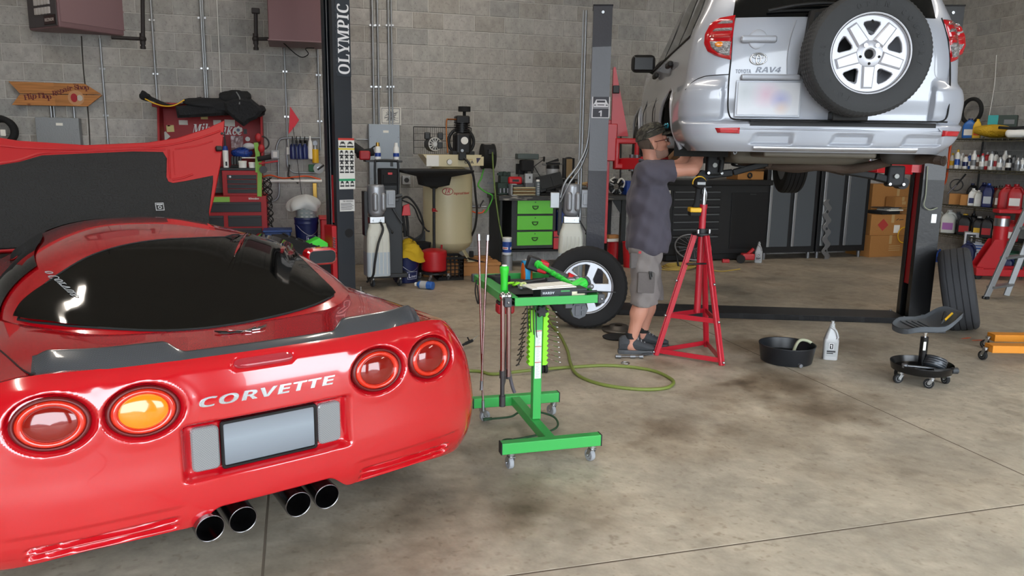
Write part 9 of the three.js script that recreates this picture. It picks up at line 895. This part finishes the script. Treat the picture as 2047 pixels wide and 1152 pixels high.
  { const q = onX(1912, 370, X + 0.2), o = T('bicycle_part', 'dark bicycle crank and chain hanging under the second wire shelf', 'bicycle part', q, -0.9); P(o, 'chainring', new THREE.TorusGeometry(0.08, 0.008, 6, 24), m.darkGrey); P(o, 'crank', bar([0, 0, 0.02], [-0.10, -0.13, 0.02], 0.012), m.dullSteel); P(o, 'lever', bar([0, 0, 0], [0.1, 0.16, 0], 0.012), m.black); }
  // floor in front: red transmission jack, crate, ladder
  { const q = onY(1990, 556), o = T('transmission_jack', 'red floor-standing transmission jack in front of the shelving', 'jack', q, -0.35); P(o, 'base', [bx(0.85, 0.09, 0.07, 0.1, 0.09, 0.12, 0.008), bx(0.85, 0.09, 0.07, 0.1, 0.09, -0.18, 0.008), bx(0.1, 0.1, 0.36, -0.28, 0.1, -0.03, 0.01)], m.red); P(o, 'gusset', [ex([[-0.3, 0.12], [0.06, 0.12], [0.0, 0.5], [-0.1, 0.5]], 0.02).translate(0, 0, 0.05), ex([[-0.3, 0.12], [0.06, 0.12], [0.0, 0.5], [-0.1, 0.5]], 0.02).translate(0, 0, -0.1)], m.red); P(o, 'cylinder', cy(0.085, 0.085, 0.5, 0, 0.55, -0.02, 'y', 24), m.red); P(o, 'band', cy(0.088, 0.088, 0.1, 0, 0.72, -0.02, 'y', 24), m.steel); P(o, 'head', [bx(0.34, 0.05, 0.16, 0.08, 0.86, -0.02, 0.01), bx(0.07, 0.2, 0.12, 0.22, 0.78, -0.02, 0.01)], m.red); for (const x of [-0.28, 0.5]) for (const z of [-0.18, 0.12]) P(o, 'wheel', cy(0.045, 0.045, 0.04, x, 0.045, z, 'z', 18), m.rubber); }
  { const q = onY(2028, 552), o = T('milk_crate', 'dark green plastic crate on the floor beneath the shelving', 'crate', [q.x + 0.28, 0, q.z - 0.16], -0.9), gm = M(0x1d5a3c, 0.55); for (const [w, d2, x, z] of [[0.36, 0.014, 0, 0.17], [0.36, 0.014, 0, -0.17], [0.014, 0.36, 0.17, 0], [0.014, 0.36, -0.17, 0]]) { const s = [bx(w, 0.05, d2, x, 0.255, z), bx(w, 0.05, d2, x, 0.03, z)]; for (let i = 0; i <= 5; i++) { const k = -0.17 + i * 0.068; s.push(w > d2 ? bx(0.018, 0.22, d2, k, 0.14, z) : bx(w, 0.22, 0.018, x, 0.14, k)); } s.push(bx(w, 0.015, d2, x, 0.11, z), bx(w, 0.015, d2, x, 0.17, z)); P(o, 'side', mg(s), gm); } P(o, 'bottom', bx(0.35, 0.012, 0.35, 0, 0.008, 0), gm); }
  { const b = onY(1970, 598), n = V(-0.27, 0, 0.963), e = onPl(2060, 400, b, n), o = T('step_ladder', 'grey aluminium step ladder leaning at the right edge before the shelving', 'ladder', b), q = e.clone().sub(b), al = M(0x8d9092, 0.4, 0.6); P(o, 'front_rail', beam([0, 0.0, 0], q, 0.028, 0.06, V(0, 1, 0), 0.004), al); P(o, 'front_rail', beam([0.42, 0, -0.12], q.clone().add(V(0.30, 0, -0.1)), 0.028, 0.06, V(0, 1, 0), 0.004), al); for (const k of [0.12, 0.42, 0.72]) P(o, 'step', beam(q.clone().multiplyScalar(k), q.clone().multiplyScalar(k).add(V(0.42 - 0.12 * k, 0, -0.12)), 0.09, 0.025), al); P(o, 'rear_leg', beam([0.8, 0, -0.1], q.clone().add(V(0.1, 0, -0.05)), 0.025, 0.03), al); P(o, 'foot', bx(0.05, 0.03, 0.06, 0, 0.015, 0, 0.005), m.blackMat); }
}
renderer.render(scene, camera);
